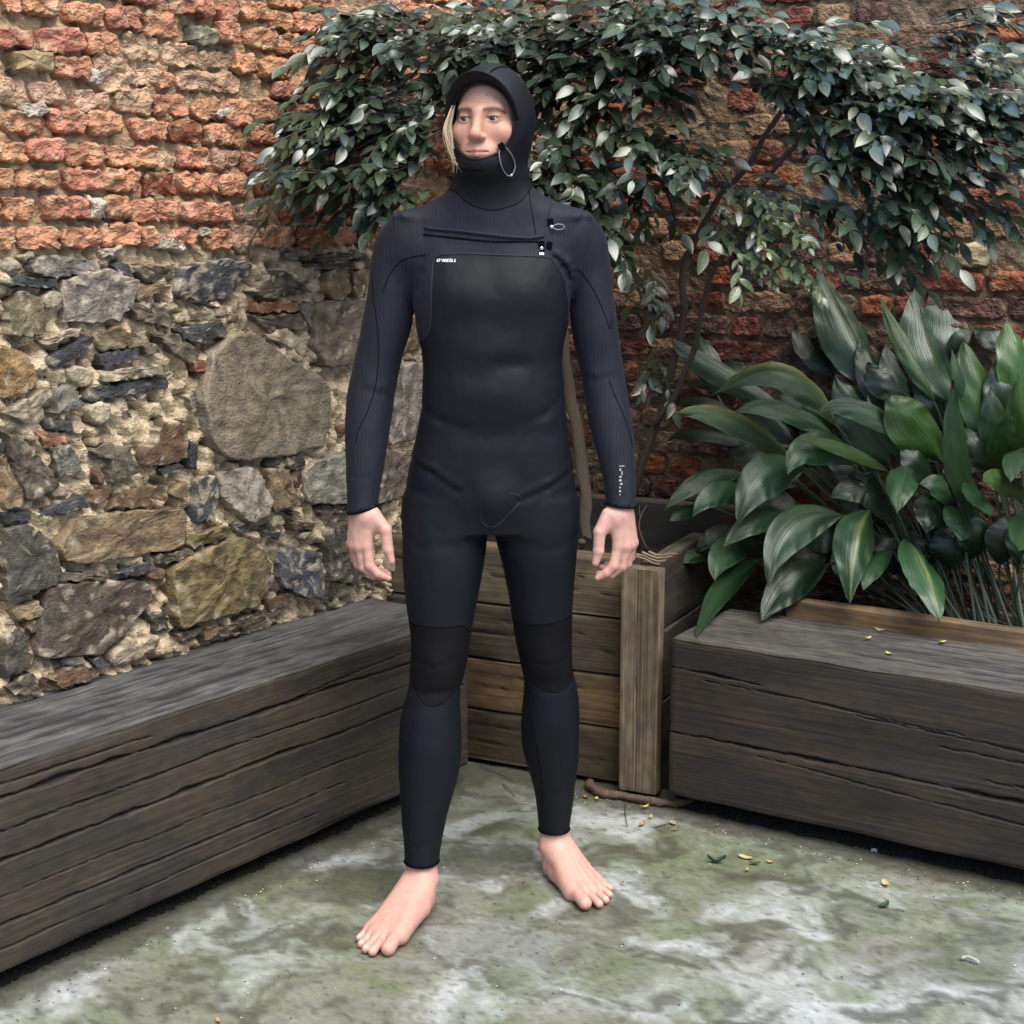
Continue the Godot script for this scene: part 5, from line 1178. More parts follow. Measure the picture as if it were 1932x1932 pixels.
func earth_strip() -> ArrayMesh:
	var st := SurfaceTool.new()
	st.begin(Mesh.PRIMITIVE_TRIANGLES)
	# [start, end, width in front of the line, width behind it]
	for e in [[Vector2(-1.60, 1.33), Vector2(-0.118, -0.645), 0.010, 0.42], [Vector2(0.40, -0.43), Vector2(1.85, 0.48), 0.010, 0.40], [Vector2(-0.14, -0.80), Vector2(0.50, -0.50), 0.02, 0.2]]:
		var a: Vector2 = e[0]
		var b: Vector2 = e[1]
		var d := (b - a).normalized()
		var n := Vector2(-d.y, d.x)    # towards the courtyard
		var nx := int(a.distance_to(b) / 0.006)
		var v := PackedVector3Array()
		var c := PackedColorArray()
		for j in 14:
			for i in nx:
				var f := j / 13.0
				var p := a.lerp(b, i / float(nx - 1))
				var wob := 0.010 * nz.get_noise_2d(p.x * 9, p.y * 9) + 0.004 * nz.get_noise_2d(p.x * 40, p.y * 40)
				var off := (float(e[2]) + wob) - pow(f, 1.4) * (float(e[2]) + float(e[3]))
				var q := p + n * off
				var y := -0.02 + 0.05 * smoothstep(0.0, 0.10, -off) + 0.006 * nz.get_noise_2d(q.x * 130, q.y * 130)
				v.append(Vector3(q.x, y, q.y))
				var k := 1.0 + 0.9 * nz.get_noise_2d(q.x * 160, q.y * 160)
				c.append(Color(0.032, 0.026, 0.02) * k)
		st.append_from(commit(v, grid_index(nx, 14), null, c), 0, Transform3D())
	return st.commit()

#CALL shrub()
#CALL aspidistra()

func leaf_mesh(L: float, W: float, fold: float, droop: float, nl: int) -> ArrayMesh:
	# lies along +y from its stalk, faces +z
	var v := PackedVector3Array()
	var uv := PackedVector2Array()
	for i in nl + 1:
		var t := i / float(nl)
		var h := W * 0.5 * pow(sin(PI * pow(t, 0.8)), 0.8)
		if i == 0: h = W * 0.05
		for k in 3:
			var s := k - 1.0
			v.append(Vector3(h * s, L * t, fold * h * absf(s) - droop * L * t * t))
			uv.append(Vector2(0.5 + 0.5 * s, t))
	return commit(v, grid_index(3, nl + 1), null, null, uv)

func leaf_materials() -> void:
	var vein := Image.create(64, 128, false, Image.FORMAT_L8)
	for y in 128:
		for x in 64:
			var s := absf(x - 31.5) / 32.0
			var side := fposmod(y / 14.0 - s * 1.6, 1.0)
			var b := 0.72 + 0.16 * nz.get_noise_2d(x * 0.05, y * 0.05) + (0.22 if s < 0.05 else 0.0) + (0.1 if side < 0.14 else 0.0)
			vein.set_pixel(x, y, Color(b, b, b))
	var vt := ImageTexture.create_from_image(vein)
	M.leaf = []
	for c in [[0.030, 0.055, 0.030], [0.040, 0.066, 0.038], [0.024, 0.045, 0.028], [0.050, 0.080, 0.042], [0.040, 0.058, 0.022], [0.12, 0.17, 0.075]]:
		var m := material(0.35, lin(c[0] * 1.6, c[1] * 1.6, c[2] * 1.6), vt, 1.0, null, 0, false, false)
		m.metallic_specular = 0.7
		m.backlight_enabled = true
		m.backlight = Color(0.10, 0.16, 0.05)
		M.leaf.append(m)
	M.leaf_many = material(0.35, Color.WHITE, vt, 1.0, null, 0, false, true)
	M.leaf_many.metallic_specular = 0.7

func twig_leaves(p0: Vector3, d: Vector3, n: int, size: float, out: Array, kind: int, twigs: SurfaceTool) -> void:
	var side := d.cross(Vector3.UP).normalized()
	var p := p0
	var pts := PackedVector3Array([p])
	for i in n:
		d = (d + Vector3(rng.randf_range(-.18, .18), -0.07, rng.randf_range(-.12, .18))).normalized()
		p += d * size * 0.42
		pts.append(p)
		var s := 1.0 if i % 2 == 0 else -1.0
		var a := (d * 0.65 + side * s * rng.randf_range(0.5, 1.0) + Vector3(rng.randf_range(-.3, .3), rng.randf_range(-0.55, 0.1), rng.randf_range(-.1, .45))).normalized()
		if i == n - 1: a = (d + Vector3(0, -0.2, 0.1)).normalized()
		var nrm := Vector3(rng.randf_range(-.6, .6), rng.randf_range(0.25, 1.0), rng.randf_range(0.15, 1.0))
		nrm = (nrm - a * nrm.dot(a)).normalized()
		var sc := size * rng.randf_range(0.5, 1.18)
		var b := Basis(a.cross(nrm), a, nrm).scaled_local(Vector3(1, 1, 1) * sc)
		out.append([Transform3D(b, p), rng.randi() % 4, kind if kind > 3 else rng.randi() % 5])
	twigs.append_from(tube_mesh(pts, 0.0016, 0.0008, 4), 0, Transform3D())

func shrub() -> void:
	leaf_materials()
	rng.seed = 77
	var o := thing("evergreen_shrub", "glossy dark evergreen shrub with thin bare stems growing from the corner planter", "shrub", Transform3D(Basis(), Vector3(0.25, 0.58, -1.25)))
	var off := Transform3D(Basis(), -o.position)
	for l in LIMBS:
		var pts := curve(l[2], 40)
		for i in pts.size(): pts[i] += Vector3(nz.get_noise_2d(pts[i].y * 9, l[0] * 900), 0, nz.get_noise_2d(pts[i].y * 9, 50 + l[0] * 700)) * 0.006 - o.position
		put("stem", tube_mesh(pts, l[0], l[1], 8, 0.25), M.stem_pale if l[0] > 0.016 else M.bark_dark, o)
	var shapes := [leaf_mesh(1, 0.46, 0.25, 0.10, 6), leaf_mesh(1, 0.42, 0.12, 0.22, 6), leaf_mesh(1, 0.50, 0.32, 0.05, 6), leaf_mesh(1, 0.44, 0.2, 0.30, 6)]
	var all := []
	var twigs := SurfaceTool.new()
	twigs.begin(Mesh.PRIMITIVE_TRIANGLES)
	var heart := Vector3(0.3, 1.75, -1.15)
	for set_ in [[CLUMPS, 0, 1.0, 0.059], [PALE_CLUMPS, 5, 0.26, 0.048], [DARK_CLUMPS, 4, 0.8, 0.052]]:
		for c in set_[0]:
			var mid: Vector3 = c[0]
			var rx: float = c[1]
			var ry: float = c[2]
			var n := int(rx * ry * 2350 * set_[2]) + 3
			for i in n:
				var q := Vector3(rng.randfn(), rng.randfn(), rng.randfn()).normalized() * pow(rng.randf(), 0.42)
				var p := mid + Vector3(q.x * rx, q.y * ry, q.z * 0.10)
				var d := ((p - heart) * Vector3(1.1, 0.6, 0.5) + q * 0.35 + Vector3(0, -0.05, 0.12)).normalized()
				p -= d * 0.085
				twig_leaves(p, d, rng.randi_range(5, 8), set_[3] * rng.randf_range(0.85, 1.15), all, set_[1], twigs)
	# keep every leaf on the room's side of the walls
	var kept := []
	for l in all:
		var p: Vector3 = l[0].origin
		if (p - LEFT_AT).dot(LEFT_N) > 0.06 and (p - BACK_AT).dot(BACK_N) > 0.05 and (p.z < -0.18 or p.x > 0.45): kept.append(l)
	kept.sort_custom(func(a, b) -> bool: return a[0].origin.z - absf(a[0].origin.y - 1.8) * 0.2 > b[0].origin.z - absf(b[0].origin.y - 1.8) * 0.2)
	for i in mini(295, kept.size()):
		put("leaf", shapes[kept[i][1]], M.leaf[kept[i][2]], o, off * (kept[i][0] as Transform3D))
	for k in 4:
		var rest := []
		for i in range(295, kept.size()):
			if kept[i][1] == k: rest.append(kept[i])
		var mm := MultiMesh.new()
		mm.transform_format = MultiMesh.TRANSFORM_3D
		mm.use_colors = true
		mm.mesh = shapes[k]
		mm.instance_count = rest.size()
		for i in rest.size():
			mm.set_instance_transform(i, off * (rest[i][0] as Transform3D))
			var m: StandardMaterial3D = M.leaf[rest[i][2]]
			mm.set_instance_color(i, m.albedo_color.srgb_to_linear())
		var mi := MultiMeshInstance3D.new()
		mi.name = numbered(o, "leaves")
		mi.multimesh = mm
		mi.material_override = M.leaf_many
		mi.set_meta("kind", "stuff")
		o.add_child(mi, true)
	var tw := put("twigs", twigs.commit(), M.bark_dark, o, off)
	tw.set_meta("kind", "stuff")
	print("leaves ", kept.size())

func blade(w: float, tip: Vector3, mid: Vector3, foot: Vector3, look: String, so: float) -> ArrayMesh:
	var nl := 18
	var ns := 8
	var v := PackedVector3Array()
	var c := PackedColorArray()
	var uv := PackedVector2Array()
	var ctrl := mid * 2.0 - (tip + foot) * 0.5
	var face := Vector3(rng.randf_range(-.35, .35), 0.5 + rng.randf_range(-.25, .3), 1.0)
	var cols := {"d": [0.018, 0.042, 0.022], "m": [0.036, 0.088, 0.038], "g": [0.050, 0.092, 0.054], "b": [0.062, 0.132, 0.032], "y": [0.056, 0.102, 0.038], "v": [0.052, 0.115, 0.056]}
	var k: Array = cols[look]
	var f := rng.randf_range(0.85, 1.2)
	var base := Color(k[0] * f * 0.82, k[1] * f, k[2] * f * 0.8)
	var fold := rng.randf_range(0.10, 0.38)
	var twist := rng.randf_range(-0.35, 0.35)
	for i in nl + 1:
		var t := i / float(nl)      # 0 at the foot
		var p := foot.lerp(ctrl, t).lerp(ctrl.lerp(tip, t), t)
		var a := (foot.lerp(ctrl, minf(t + 0.02, 1)).lerp(ctrl.lerp(tip, minf(t + 0.02, 1)), minf(t + 0.02, 1)) - foot.lerp(ctrl, maxf(t - 0.02, 0)).lerp(ctrl.lerp(tip, maxf(t - 0.02, 0)), maxf(t - 0.02, 0))).normalized()
		var fc := face.rotated(a, twist * (t - 0.3))
		var sd := a.cross(fc).normalized()
		var n := sd.cross(a).normalized()
		var h := w * 0.475 * pow(sin(PI * pow(t, 0.80)), 0.9)
		if i == 0: h = w * 0.04
		for j in ns + 1:
			var s := j / float(ns) * 2.0 - 1.0
			var wave := 0.05 * w * nz.get_noise_3d(t * 3.5, s * 1.6, so) + 0.06 * w * s * s * nz.get_noise_2d(t * 6.0 + s, so)
			v.append(p + sd * (h * s) + n * (-fold * h * absf(s) * (1.0 if look != "v" else 1.6) + fold * 0.5 * h + wave - 0.12 * h * s * s))
			var cc := base
			var g := 1.0 + 0.25 * nz.get_noise_2d(s * 14 + so, t * 1.5)
			cc = Color(cc.r * g, cc.g * g, cc.b * g)
			if look == "y" and s > 0.35: cc = cc.lerp(Color(0.30, 0.30, 0.07), clampf((s - 0.35) * 1.3, 0, 0.75))
			if absf(s) < 0.05 and look == "v": cc = cc.lerp(Color(0.28, 0.33, 0.09), 0.6)
			if t > 0.95: cc = cc.lerp(Color(0.22, 0.18, 0.08), 0.55)
			c.append(cc)
			uv.append(Vector2(0.5 + 0.5 * s, t))
	return commit(v, grid_index(ns + 1, nl + 1), null, c, uv)

func aspidistra() -> void:
	rng.seed = 5
	var fib := Image.create(256, 64, false, Image.FORMAT_L8)
	for x in 256:
		var b := 0.76 + 0.20 * nz.get_noise_2d(x * 0.16, 3.0) + 0.14 * nz.get_noise_2d(x * 0.4, 9.0)
		for y in 64:
			var q := clampf(b + 0.06 * nz.get_noise_2d(x * 0.3, y * 0.1), 0, 1)
			fib.set_pixel(x, y, Color(q, q, q))
	var ft := ImageTexture.create_from_image(fib)
	M.blade = material(0.37, Color.WHITE, ft, 1.0, ft, 0.12, false, true)
	M.blade.metallic_specular = 0.6
	M.blade.backlight_enabled = true
	M.blade.backlight = Color(0.08, 0.13, 0.04)
	M.stalk = material(0.5, lin(0.022, 0.036, 0.015), null, 1.0, null, 0, false, false)
	var foot := BENCH_AT + BENCH_U * 0.95 - BENCH_N * 0.62 + Vector3(0, 0.44, 0)
	var o := thing("broad_leaf_plant", "large clump of long dark green strap leaves arching over the right bench", "plant", Transform3D(Basis(), foot))
	var off := Transform3D(Basis(), -foot)
	var i := 0
	for b in BLADES:
		var lf := put("leaf", blade(b[1], b[2], b[3], b[4], b[0], i * 7.7), M.blade, o, off)
		if b[0] == "y": lf.set_meta("label", "leaf with a yellowed edge")
		# its stalk runs down to the soil
		var p: Vector3 = b[4]
		var u := clampf((p - BENCH_AT).dot(BENCH_U), 0.3, 1.7)
		var root := BENCH_AT + BENCH_U * lerpf(u, 1.0, 0.35) - BENCH_N * rng.randf_range(0.5, 0.72) + Vector3(0, 0.44, 0)
		var dirn: Vector3 = (p - (b[3] as Vector3)).normalized()
		var pts := PackedVector3Array()
		for k in 9:
			var t := k / 8.0
			var cp := p + dirn * 0.10
			pts.append(p.lerp(cp, t).lerp(cp.lerp(root, t), t))
		put("stalk", tube_mesh(pts, 0.0035, 0.0045, 5), M.stalk, lf)
		i += 1
	# the thicket of bare stalks on the right
	for k in 30:
		var u := rng.randf_range(0.75, 1.7)
		var a := BENCH_AT + BENCH_U * u - BENCH_N * rng.randf_range(0.44, 0.75) + Vector3(0, 0.44, 0)
		var b2 := a + Vector3(rng.randf_range(-.12, .12), rng.randf_range(0.2, 0.42), rng.randf_range(-.05, .06))
		put("stalk", tube_mesh(PackedVector3Array([a, a.lerp(b2, 0.5) + Vector3(rng.randf_range(-.02, .02), 0, 0), b2]), 0.004, 0.0025, 5), M.stalk, o, off)

#CALL person()

# ---------- surfaces from distance fields ----------
func net(f: Callable, lo: Vector3, hi: Vector3, c: float, slack := 1.5) -> Array:
	var nx := int((hi.x - lo.x) / c) + 2
	var ny := int((hi.y - lo.y) / c) + 2
	var nzz := int((hi.z - lo.z) / c) + 2
	var val := PackedFloat32Array()
	val.resize(nx * ny * nzz)
	val.fill(1e9)
	var B := 4
	var lim := B * c * 0.87 * slack + c * 1.8
	var cells := []
	for bz in range(0, nzz, B):
		for by in range(0, ny, B):
			for bx in range(0, nx, B):
				var m := lo + Vector3(bx + 1.5, by + 1.5, bz + 1.5) * c
				if absf(f.call(m)) > lim: continue
				cells.append(Vector3i(bx, by, bz))
				for z in range(bz, mini(bz + B, nzz)):
					for y in range(by, mini(by + B, ny)):
						var row := nx * (y + ny * z)
						for x in range(bx, mini(bx + B, nx)):
							val[row + x] = f.call(lo + Vector3(x, y, z) * c)
	var id := PackedInt32Array()
	id.resize(val.size())
	id.fill(-1)
	var v := PackedVector3Array()
	var sx := 1
	var sy := nx
	var sz := nx * ny
	var offs := [0, sx, sy, sx + sy, sz, sz + sx, sz + sy, sz + sx + sy]
	var cor := [Vector3(0, 0, 0), Vector3(1, 0, 0), Vector3(0, 1, 0), Vector3(1, 1, 0), Vector3(0, 0, 1), Vector3(1, 0, 1), Vector3(0, 1, 1), Vector3(1, 1, 1)]
	var edges := [[0, 1], [2, 3], [4, 5], [6, 7], [0, 2], [1, 3], [4, 6], [5, 7], [0, 4], [1, 5], [2, 6], [3, 7]]
	var where: Array[Vector3i] = []
	for bc: Vector3i in cells:
		for z in range(bc.z, mini(bc.z + B, nzz - 1)):
			for y in range(bc.y, mini(bc.y + B, ny - 1)):
				for x in range(bc.x, mini(bc.x + B, nx - 1)):
					var i := x + nx * (y + ny * z)
					var neg := 0
					var bad := false
					for k in 8:
						var q := val[i + offs[k]]
						if q > 1e8:
							bad = true
							break
						if q < 0: neg += 1
					if bad or neg == 0 or neg == 8: continue
					var s := Vector3()
					var n := 0
					for e in edges:
						var a := val[i + offs[e[0]]]
						var b := val[i + offs[e[1]]]
						if (a < 0) != (b < 0):
							s += (cor[e[0]] as Vector3).lerp(cor[e[1]], a / (a - b))
							n += 1
					id[i] = v.size()
					v.append(lo + (Vector3(x, y, z) + s / n) * c)
					where.append(Vector3i(x, y, z))
	# settle on the surface and take its slope
	var nr := PackedVector3Array()
	nr.resize(v.size())
	var h := c * 0.35
	for i in v.size():
		var p := v[i]
		var g := Vector3(f.call(p + Vector3(h, 0, 0)) - f.call(p - Vector3(h, 0, 0)), f.call(p + Vector3(0, h, 0)) - f.call(p - Vector3(0, h, 0)), f.call(p + Vector3(0, 0, h)) - f.call(p - Vector3(0, 0, h)))
		var gl := g.length()
		if gl > 1e-9:
			nr[i] = g / gl
			v[i] = p - nr[i] * clampf(f.call(p) * 2.0 * h / gl, -c * 0.5, c * 0.5)
		else: nr[i] = Vector3.UP
	var idx := PackedInt32Array()
	for w: Vector3i in where:
		var i := w.x + nx * (w.y + ny * w.z)
		for ax in 3:
			var st: int = [sx, sy, sz][ax]
			var a := val[i]
			var b := val[i + st]
			if (a < 0) == (b < 0): continue
			var d1: int = [sy, sz, sx][ax]
			var d2: int = [sz, sx, sy][ax]
			if i - d1 - d2 < 0: continue
			var q0 := id[i]
			var q1 := id[i - d1]
			var q2 := id[i - d1 - d2]
			var q3 := id[i - d2]
			if q0 < 0 or q1 < 0 or q2 < 0 or q3 < 0: continue
			tri(idx, v, nr, q0, q1, q2)
			tri(idx, v, nr, q0, q2, q3)
	return [v, nr, idx]

func tri(idx: PackedInt32Array, v: PackedVector3Array, n: PackedVector3Array, a: int, b: int, c: int) -> void:
	if (v[b] - v[a]).cross(v[c] - v[a]).dot(n[a] + n[b] + n[c]) > 0: idx.append_array([a, c, b])
	else: idx.append_array([a, b, c])

# cuts a mesh along g = 0: [the part where g < 0, the part where g >= 0]
func split(m: Array, g: PackedFloat32Array) -> Array:
	var v: PackedVector3Array = m[0].duplicate()
	var n: PackedVector3Array = m[1].duplicate()
	var idx: PackedInt32Array = m[2]
	var lowi := PackedInt32Array()
	var highi := PackedInt32Array()
	var cut := {}
	for t in range(0, idx.size(), 3):
		var below := PackedInt32Array()
		var above := PackedInt32Array()
		for k in 3:
			var a := idx[t + k]
			var b := idx[t + (k + 1) % 3]
			if g[a] < 0: below.append(a)
			else: above.append(a)
			if (g[a] < 0) != (g[b] < 0):
				var key := Vector2i(mini(a, b), maxi(a, b))
				if not cut.has(key):
					var f := g[a] / (g[a] - g[b])
					cut[key] = v.size()
					v.append(v[a].lerp(v[b], f))
					n.append(n[a].lerp(n[b], f).normalized())
				below.append(cut[key])
				above.append(cut[key])
		for k in range(1, below.size() - 1): lowi.append_array([below[0], below[k], below[k + 1]])
		for k in range(1, above.size() - 1): highi.append_array([above[0], above[k], above[k + 1]])
	return [compact([v, n, lowi]), compact([v, n, highi])]

func compact(m: Array) -> Array:
	var map := {}
	var v := PackedVector3Array()
	var n := PackedVector3Array()
	var idx := PackedInt32Array()
	for i: int in m[2]:
		if not map.has(i):
			map[i] = v.size()
			v.append(m[0][i])
			n.append(m[1][i])
		idx.append(map[i])
	return [v, n, idx]

func joined(list: Array) -> Array:
	var v := PackedVector3Array()
	var n := PackedVector3Array()
	var c := PackedColorArray()
	var idx := PackedInt32Array()
	for m in list:
		var o := v.size()
		v.append_array(m[0])
		n.append_array(m[1])
		c.append_array(m[3])
		for i: int in m[2]: idx.append(i + o)
	return [v, n, idx, c]

func smin(a: float, b: float, k: float) -> float:
	var h := maxf(k - absf(a - b), 0.0) / k
	return minf(a, b) - h * h * k * 0.25

func slab(T: PackedFloat32Array, y0: float, dy: float, p: Vector3, pw: float, slant := 0.0) -> float:
	var n := T.size() / 4
	var t := (p.y - y0) / dy
	var i := clampi(int(t), 0, n - 2)
	var f := clampf(t - i, 0, 1)
	var k := i * 4
	var k0 := maxi(i - 1, 0) * 4
	var k3 := mini(i + 2, n - 1) * 4
	var f2 := f * f
	var w0 := 0.5 * (-f + 2.0 * f2 - f2 * f)
	var w1 := 0.5 * (2.0 - 5.0 * f2 + 3.0 * f2 * f)
	var w2 := 0.5 * (f + 4.0 * f2 - 3.0 * f2 * f)
	var w3 := 0.5 * (f2 * f - f2)
	var dx := p.x - (T[k0] * w0 + T[k] * w1 + T[k + 4] * w2 + T[k3] * w3)
	var dz := p.z - (T[k0 + 1] * w0 + T[k + 1] * w1 + T[k + 5] * w2 + T[k3 + 1] * w3)
	var rx := T[k0 + 2] * w0 + T[k + 2] * w1 + T[k + 6] * w2 + T[k3 + 2] * w3
	var rz := T[k0 + 3] * w0 + T[k + 3] * w1 + T[k + 7] * w2 + T[k3 + 3] * w3
	var ax := absf(dx) / rx
	var az := absf(dz) / rz
	var q: float
	if pw > 2.01: q = pow(pow(ax, pw) + pow(az, pw), 1.0 / pw)
	else: q = sqrt(ax * ax + az * az)
	var gl := sqrt(ax * ax / (rx * rx) + az * az / (rz * rz))
	var d := q * (q - 1.0) / maxf(gl, 1e-3) if q > 0.3 else -minf(rx, rz) * 0.7
	var lo := y0 - slant * dx
	var over := maxf(p.y - (y0 + dy * (n - 1)), lo - p.y)
	if over > 0: return sqrt(maxf(d, 0) * maxf(d, 0) + over * over)
	return maxf(d, over) if over > -0.012 else d

func ball(p: Vector3, c: Vector3, r: Vector3) -> float:
	var q := (p - c) / r
	var l := q.length()
	var g := (q / r).length()
	return l * (l - 1.0) / maxf(g, 1e-3) if l > 0.2 else -minf(r.x, minf(r.y, r.z)) * 0.8

func capsule(p: Vector3, a: Vector3, b: Vector3, ra: float, rb: float) -> float:
	var ba := b - a
	var t := clampf((p - a).dot(ba) / ba.length_squared(), 0, 1)
	return p.distance_to(a + ba * t) - lerpf(ra, rb, t)

var head_basis := Basis(Vector3.UP, deg_to_rad(-17.0)) * Basis(Vector3.RIGHT, deg_to_rad(-2.0))
var suit_smooth := 0.0

func trunk(p: Vector3) -> float:
	var d := 9.0
	if p.y > 0.72: d = slab(TORSO, TORSO_Y0, TORSO_DY, p, 2.35)
	if p.y < 1.02:
		var l := minf(slab(RIGHT_LEG, RIGHT_LEG_Y0, RIGHT_LEG_DY, p, 2.0), slab(LEFT_LEG, LEFT_LEG_Y0, LEFT_LEG_DY, p, 2.0))
		d = smin(d, l, 0.03) if d < 5 else l
	return d

func arms(p: Vector3) -> float:
	if p.y < 0.78: return 9.0
	return minf(slab(RIGHT_ARM, RIGHT_ARM_Y0, RIGHT_ARM_DY, p, 2.0, -0.28), slab(LEFT_ARM, LEFT_ARM_Y0, LEFT_ARM_DY, p, 2.0, 0.1))

func hood(p: Vector3) -> float:
	if p.y < 1.38: return 9.0
	var q := (p - HEAD_AT) * head_basis
	var d := ball(q, Vector3(0, 0.004, -0.012), Vector3(0.091, 0.119, 0.116))
	d = smin(d, ball(q, Vector3(0, -0.088, 0.046), Vector3(0.057, 0.044, 0.056)), 0.03)
	d = smin(d, ball(q, Vector3(0, -0.02, 0.02), Vector3(0.078, 0.09, 0.075)), 0.02)
	var nk := capsule(p * Vector3(1, 1, 0.93), Vector3(-0.0455, 1.66, -0.012), Vector3(-0.0455, 1.50, -0.022), 0.066, 0.077)
	return smin(d, nk, 0.04)

func suit(p: Vector3) -> float:
	var t := trunk(p)
	var a := arms(p)
	var k := 0.085 * smoothstep(1.32, 1.50, p.y) + 0.004
	var d := smin(t, a, k) if a < 5 else t
	if p.y > 1.38: d = smin(d, hood(p), 0.05)
	if p.z > -0.06 and absf(d) < 0.03: d -= relief(p)
	return d

func hump(p: Vector3, x: float, y: float, rx: float, ry: float, a: float) -> float:
	var u := (p.x - x) / rx
	var v := (p.y - y) / ry
	var q := u * u + v * v
	return a * exp(-q) if q < 9 else 0.0

func relief(p: Vector3) -> float:
	var d := 0.0
	if p.y > 0.8:
		d += hump(p, -0.112, 1.375, 0.062, 0.055, 0.008) + hump(p, 0.030, 1.375, 0.062, 0.055, 0.008) + hump(p, -0.04, 1.39, 0.02, 0.05, -0.003)
		d += hump(p, -0.045, 1.155, 0.095, 0.045, 0.010) + hump(p, -0.05, 1.25, 0.08, 0.03, 0.004) + hump(p, 0.005, 1.222, 0.035, 0.018, -0.006)
		d += hump(p, -0.045, 1.07, 0.13, 0.025, -0.004) + hump(p, -0.035, 0.925, 0.045, 0.05, 0.016) + hump(p, -0.045, 1.315, 0.1, 0.030, -0.002)
		d += hump(p, -0.29, 1.30, 0.03, 0.05, 0.003) + hump(p, 0.20, 1.30, 0.03, 0.05, 0.003)
	else:
		d += hump(p, -0.165, 0.555, 0.035, 0.04, 0.006) + hump(p, 0.085, 0.555, 0.035, 0.04, 0.006)
		d += hump(p, -0.165, 0.50, 0.06, 0.012, -0.0025) + hump(p, 0.09, 0.50, 0.06, 0.012, -0.0025)
	if true:
		for f in FOLDS:
			if p.y > float(f[4]) or p.y < float(f[5]): continue
			var a: Vector2 = f[0]
			var b: Vector2 = f[1]
			var q := Vector2(p.x, p.y)
			var t := clampf((q - a).dot(b - a) / (b - a).length_squared(), 0, 1)
			var e := q.distance_squared_to(a.lerp(b, t)) / (float(f[3]) * float(f[3]))
			if e < 5: d += float(f[2]) * exp(-e)
	d += 0.0010 * nz.get_noise_3d(p.x * 18, p.y * 12, p.z * 18) + 0.0004 * nz.get_noise_3d(p.x * 50, p.y * 34 + 9, p.z * 50)
	return d

func on_suit(q: Vector2, out := 0.0) -> Vector3:
	var p := Vector3(q.x, q.y, 0.30)
	for i in 60:
		var d := suit(p) - out
		if d < 0.0003: break
		p.z -= maxf(d * 0.8, 0.0003)
		if p.z < -0.2: break
	return p

func suit_slope(p: Vector3) -> Vector3:
	var h := 0.003
	return Vector3(suit(p + Vector3(h, 0, 0)) - suit(p - Vector3(h, 0, 0)), suit(p + Vector3(0, h, 0)) - suit(p - Vector3(0, h, 0)), suit(p + Vector3(0, 0, h)) - suit(p - Vector3(0, 0, h))).normalized()

func seam(line: PackedVector2Array, r: float, called: String, m: Material, parent: Node, out := 0.0, closed := false) -> void:
	var p3 := PackedVector3Array()
	for q in line: p3.append(Vector3(q.x, q.y, 0))
	if closed: p3.append(p3[0])
	var n := maxi(8, int(line.size() * 7))
	var pts := PackedVector3Array()
	for q in curve(p3, n):
		var s := on_suit(Vector2(q.x, q.y), out)
		if s.z > -0.1: pts.append(s)
	if pts.size() > 3: put(called, tube_mesh(pts, r, r, 5), m, parent)

func line_y(line: PackedVector2Array, x: float) -> float:
	for i in line.size() - 1:
		if x >= line[i].x and x <= line[i + 1].x:
			return lerpf(line[i].y, line[i + 1].y, (x - line[i].x) / maxf(line[i + 1].x - line[i].x, 1e-5))
	return line[0].y if x < line[0].x else line[line.size() - 1].y

# ---------- skin ----------
func face(q: Vector3) -> float:
	var d := ball(q, Vector3(0, 0.03, -0.012), Vector3(0.074, 0.088, 0.095))
	d = smin(d, ball(q, Vector3(0, -0.030, 0.027), Vector3(0.0675, 0.088, 0.060)), 0.02)
	d = smin(d, ball(q, Vector3(0, -0.080, 0.036), Vector3(0.050, 0.036, 0.050)), 0.03)
	if absf(d) > 0.05: return d
	var x := absf(q.x)
	var s := Vector3(x, q.y, q.z)
	d = smin(d, ball(s, Vector3(0.045, -0.028, 0.055), Vector3(0.024, 0.022, 0.026)), 0.018)
	d = smin(d, capsule(s, Vector3(0.0, 0.016, 0.081), Vector3(0.038, 0.021, 0.070), 0.010, 0.009), 0.014)
	d = -smin(-d, ball(s, Vector3(0.0315, 0.0015, 0.098), Vector3(0.021, 0.0115, 0.0180)), 0.012)
	d = smin(d, ball(s, Vector3(0.0315, -0.001, 0.0705), Vector3(0.0162, 0.0125, 0.0135)), 0.005)
	d = smin(d, capsule(q, Vector3(0, 0.008, 0.084), Vector3(0, -0.030, 0.1010), 0.0088, 0.0108), 0.016)
	d = smin(d, ball(q, Vector3(0, -0.0355, 0.1035), Vector3(0.0125, 0.0095, 0.0105)), 0.008)
	d = smin(d, ball(s, Vector3(0.0135, -0.0390, 0.0955), Vector3(0.0072, 0.0066, 0.0085)), 0.006)
	d = -smin(-d, ball(s, Vector3(0.0066, -0.0465, 0.0990), Vector3(0.0040, 0.0030, 0.0050)), 0.003)
	d = smin(d, ball(q, Vector3(0, -0.068, 0.074), Vector3(0.033, 0.020, 0.022)), 0.014)
	d = smin(d, capsule(s, Vector3(0.0, -0.0655, 0.0945), Vector3(0.021, -0.0682, 0.0850), 0.0045, 0.0028), 0.004)
	d = smin(d, capsule(s, Vector3(0.0, -0.0752, 0.0940), Vector3(0.018, -0.0728, 0.0850), 0.0062, 0.0034), 0.004)
	d = -smin(-d, capsule(s, Vector3(0.0, -0.0700, 0.1010), Vector3(0.024, -0.0694, 0.0900), 0.0012, 0.0012), 0.003)
	d = smin(d, ball(q, Vector3(0, -0.103, 0.072), Vector3(0.020, 0.018, 0.018)), 0.015)
	d = maxf(d, -ball(s, Vector3(0.0315, -0.0012, 0.0860), Vector3(0.0130, 0.0049, 0.0108)))
	return d

func face_field(p: Vector3) -> float: return face((p - HEAD_AT) * head_basis)

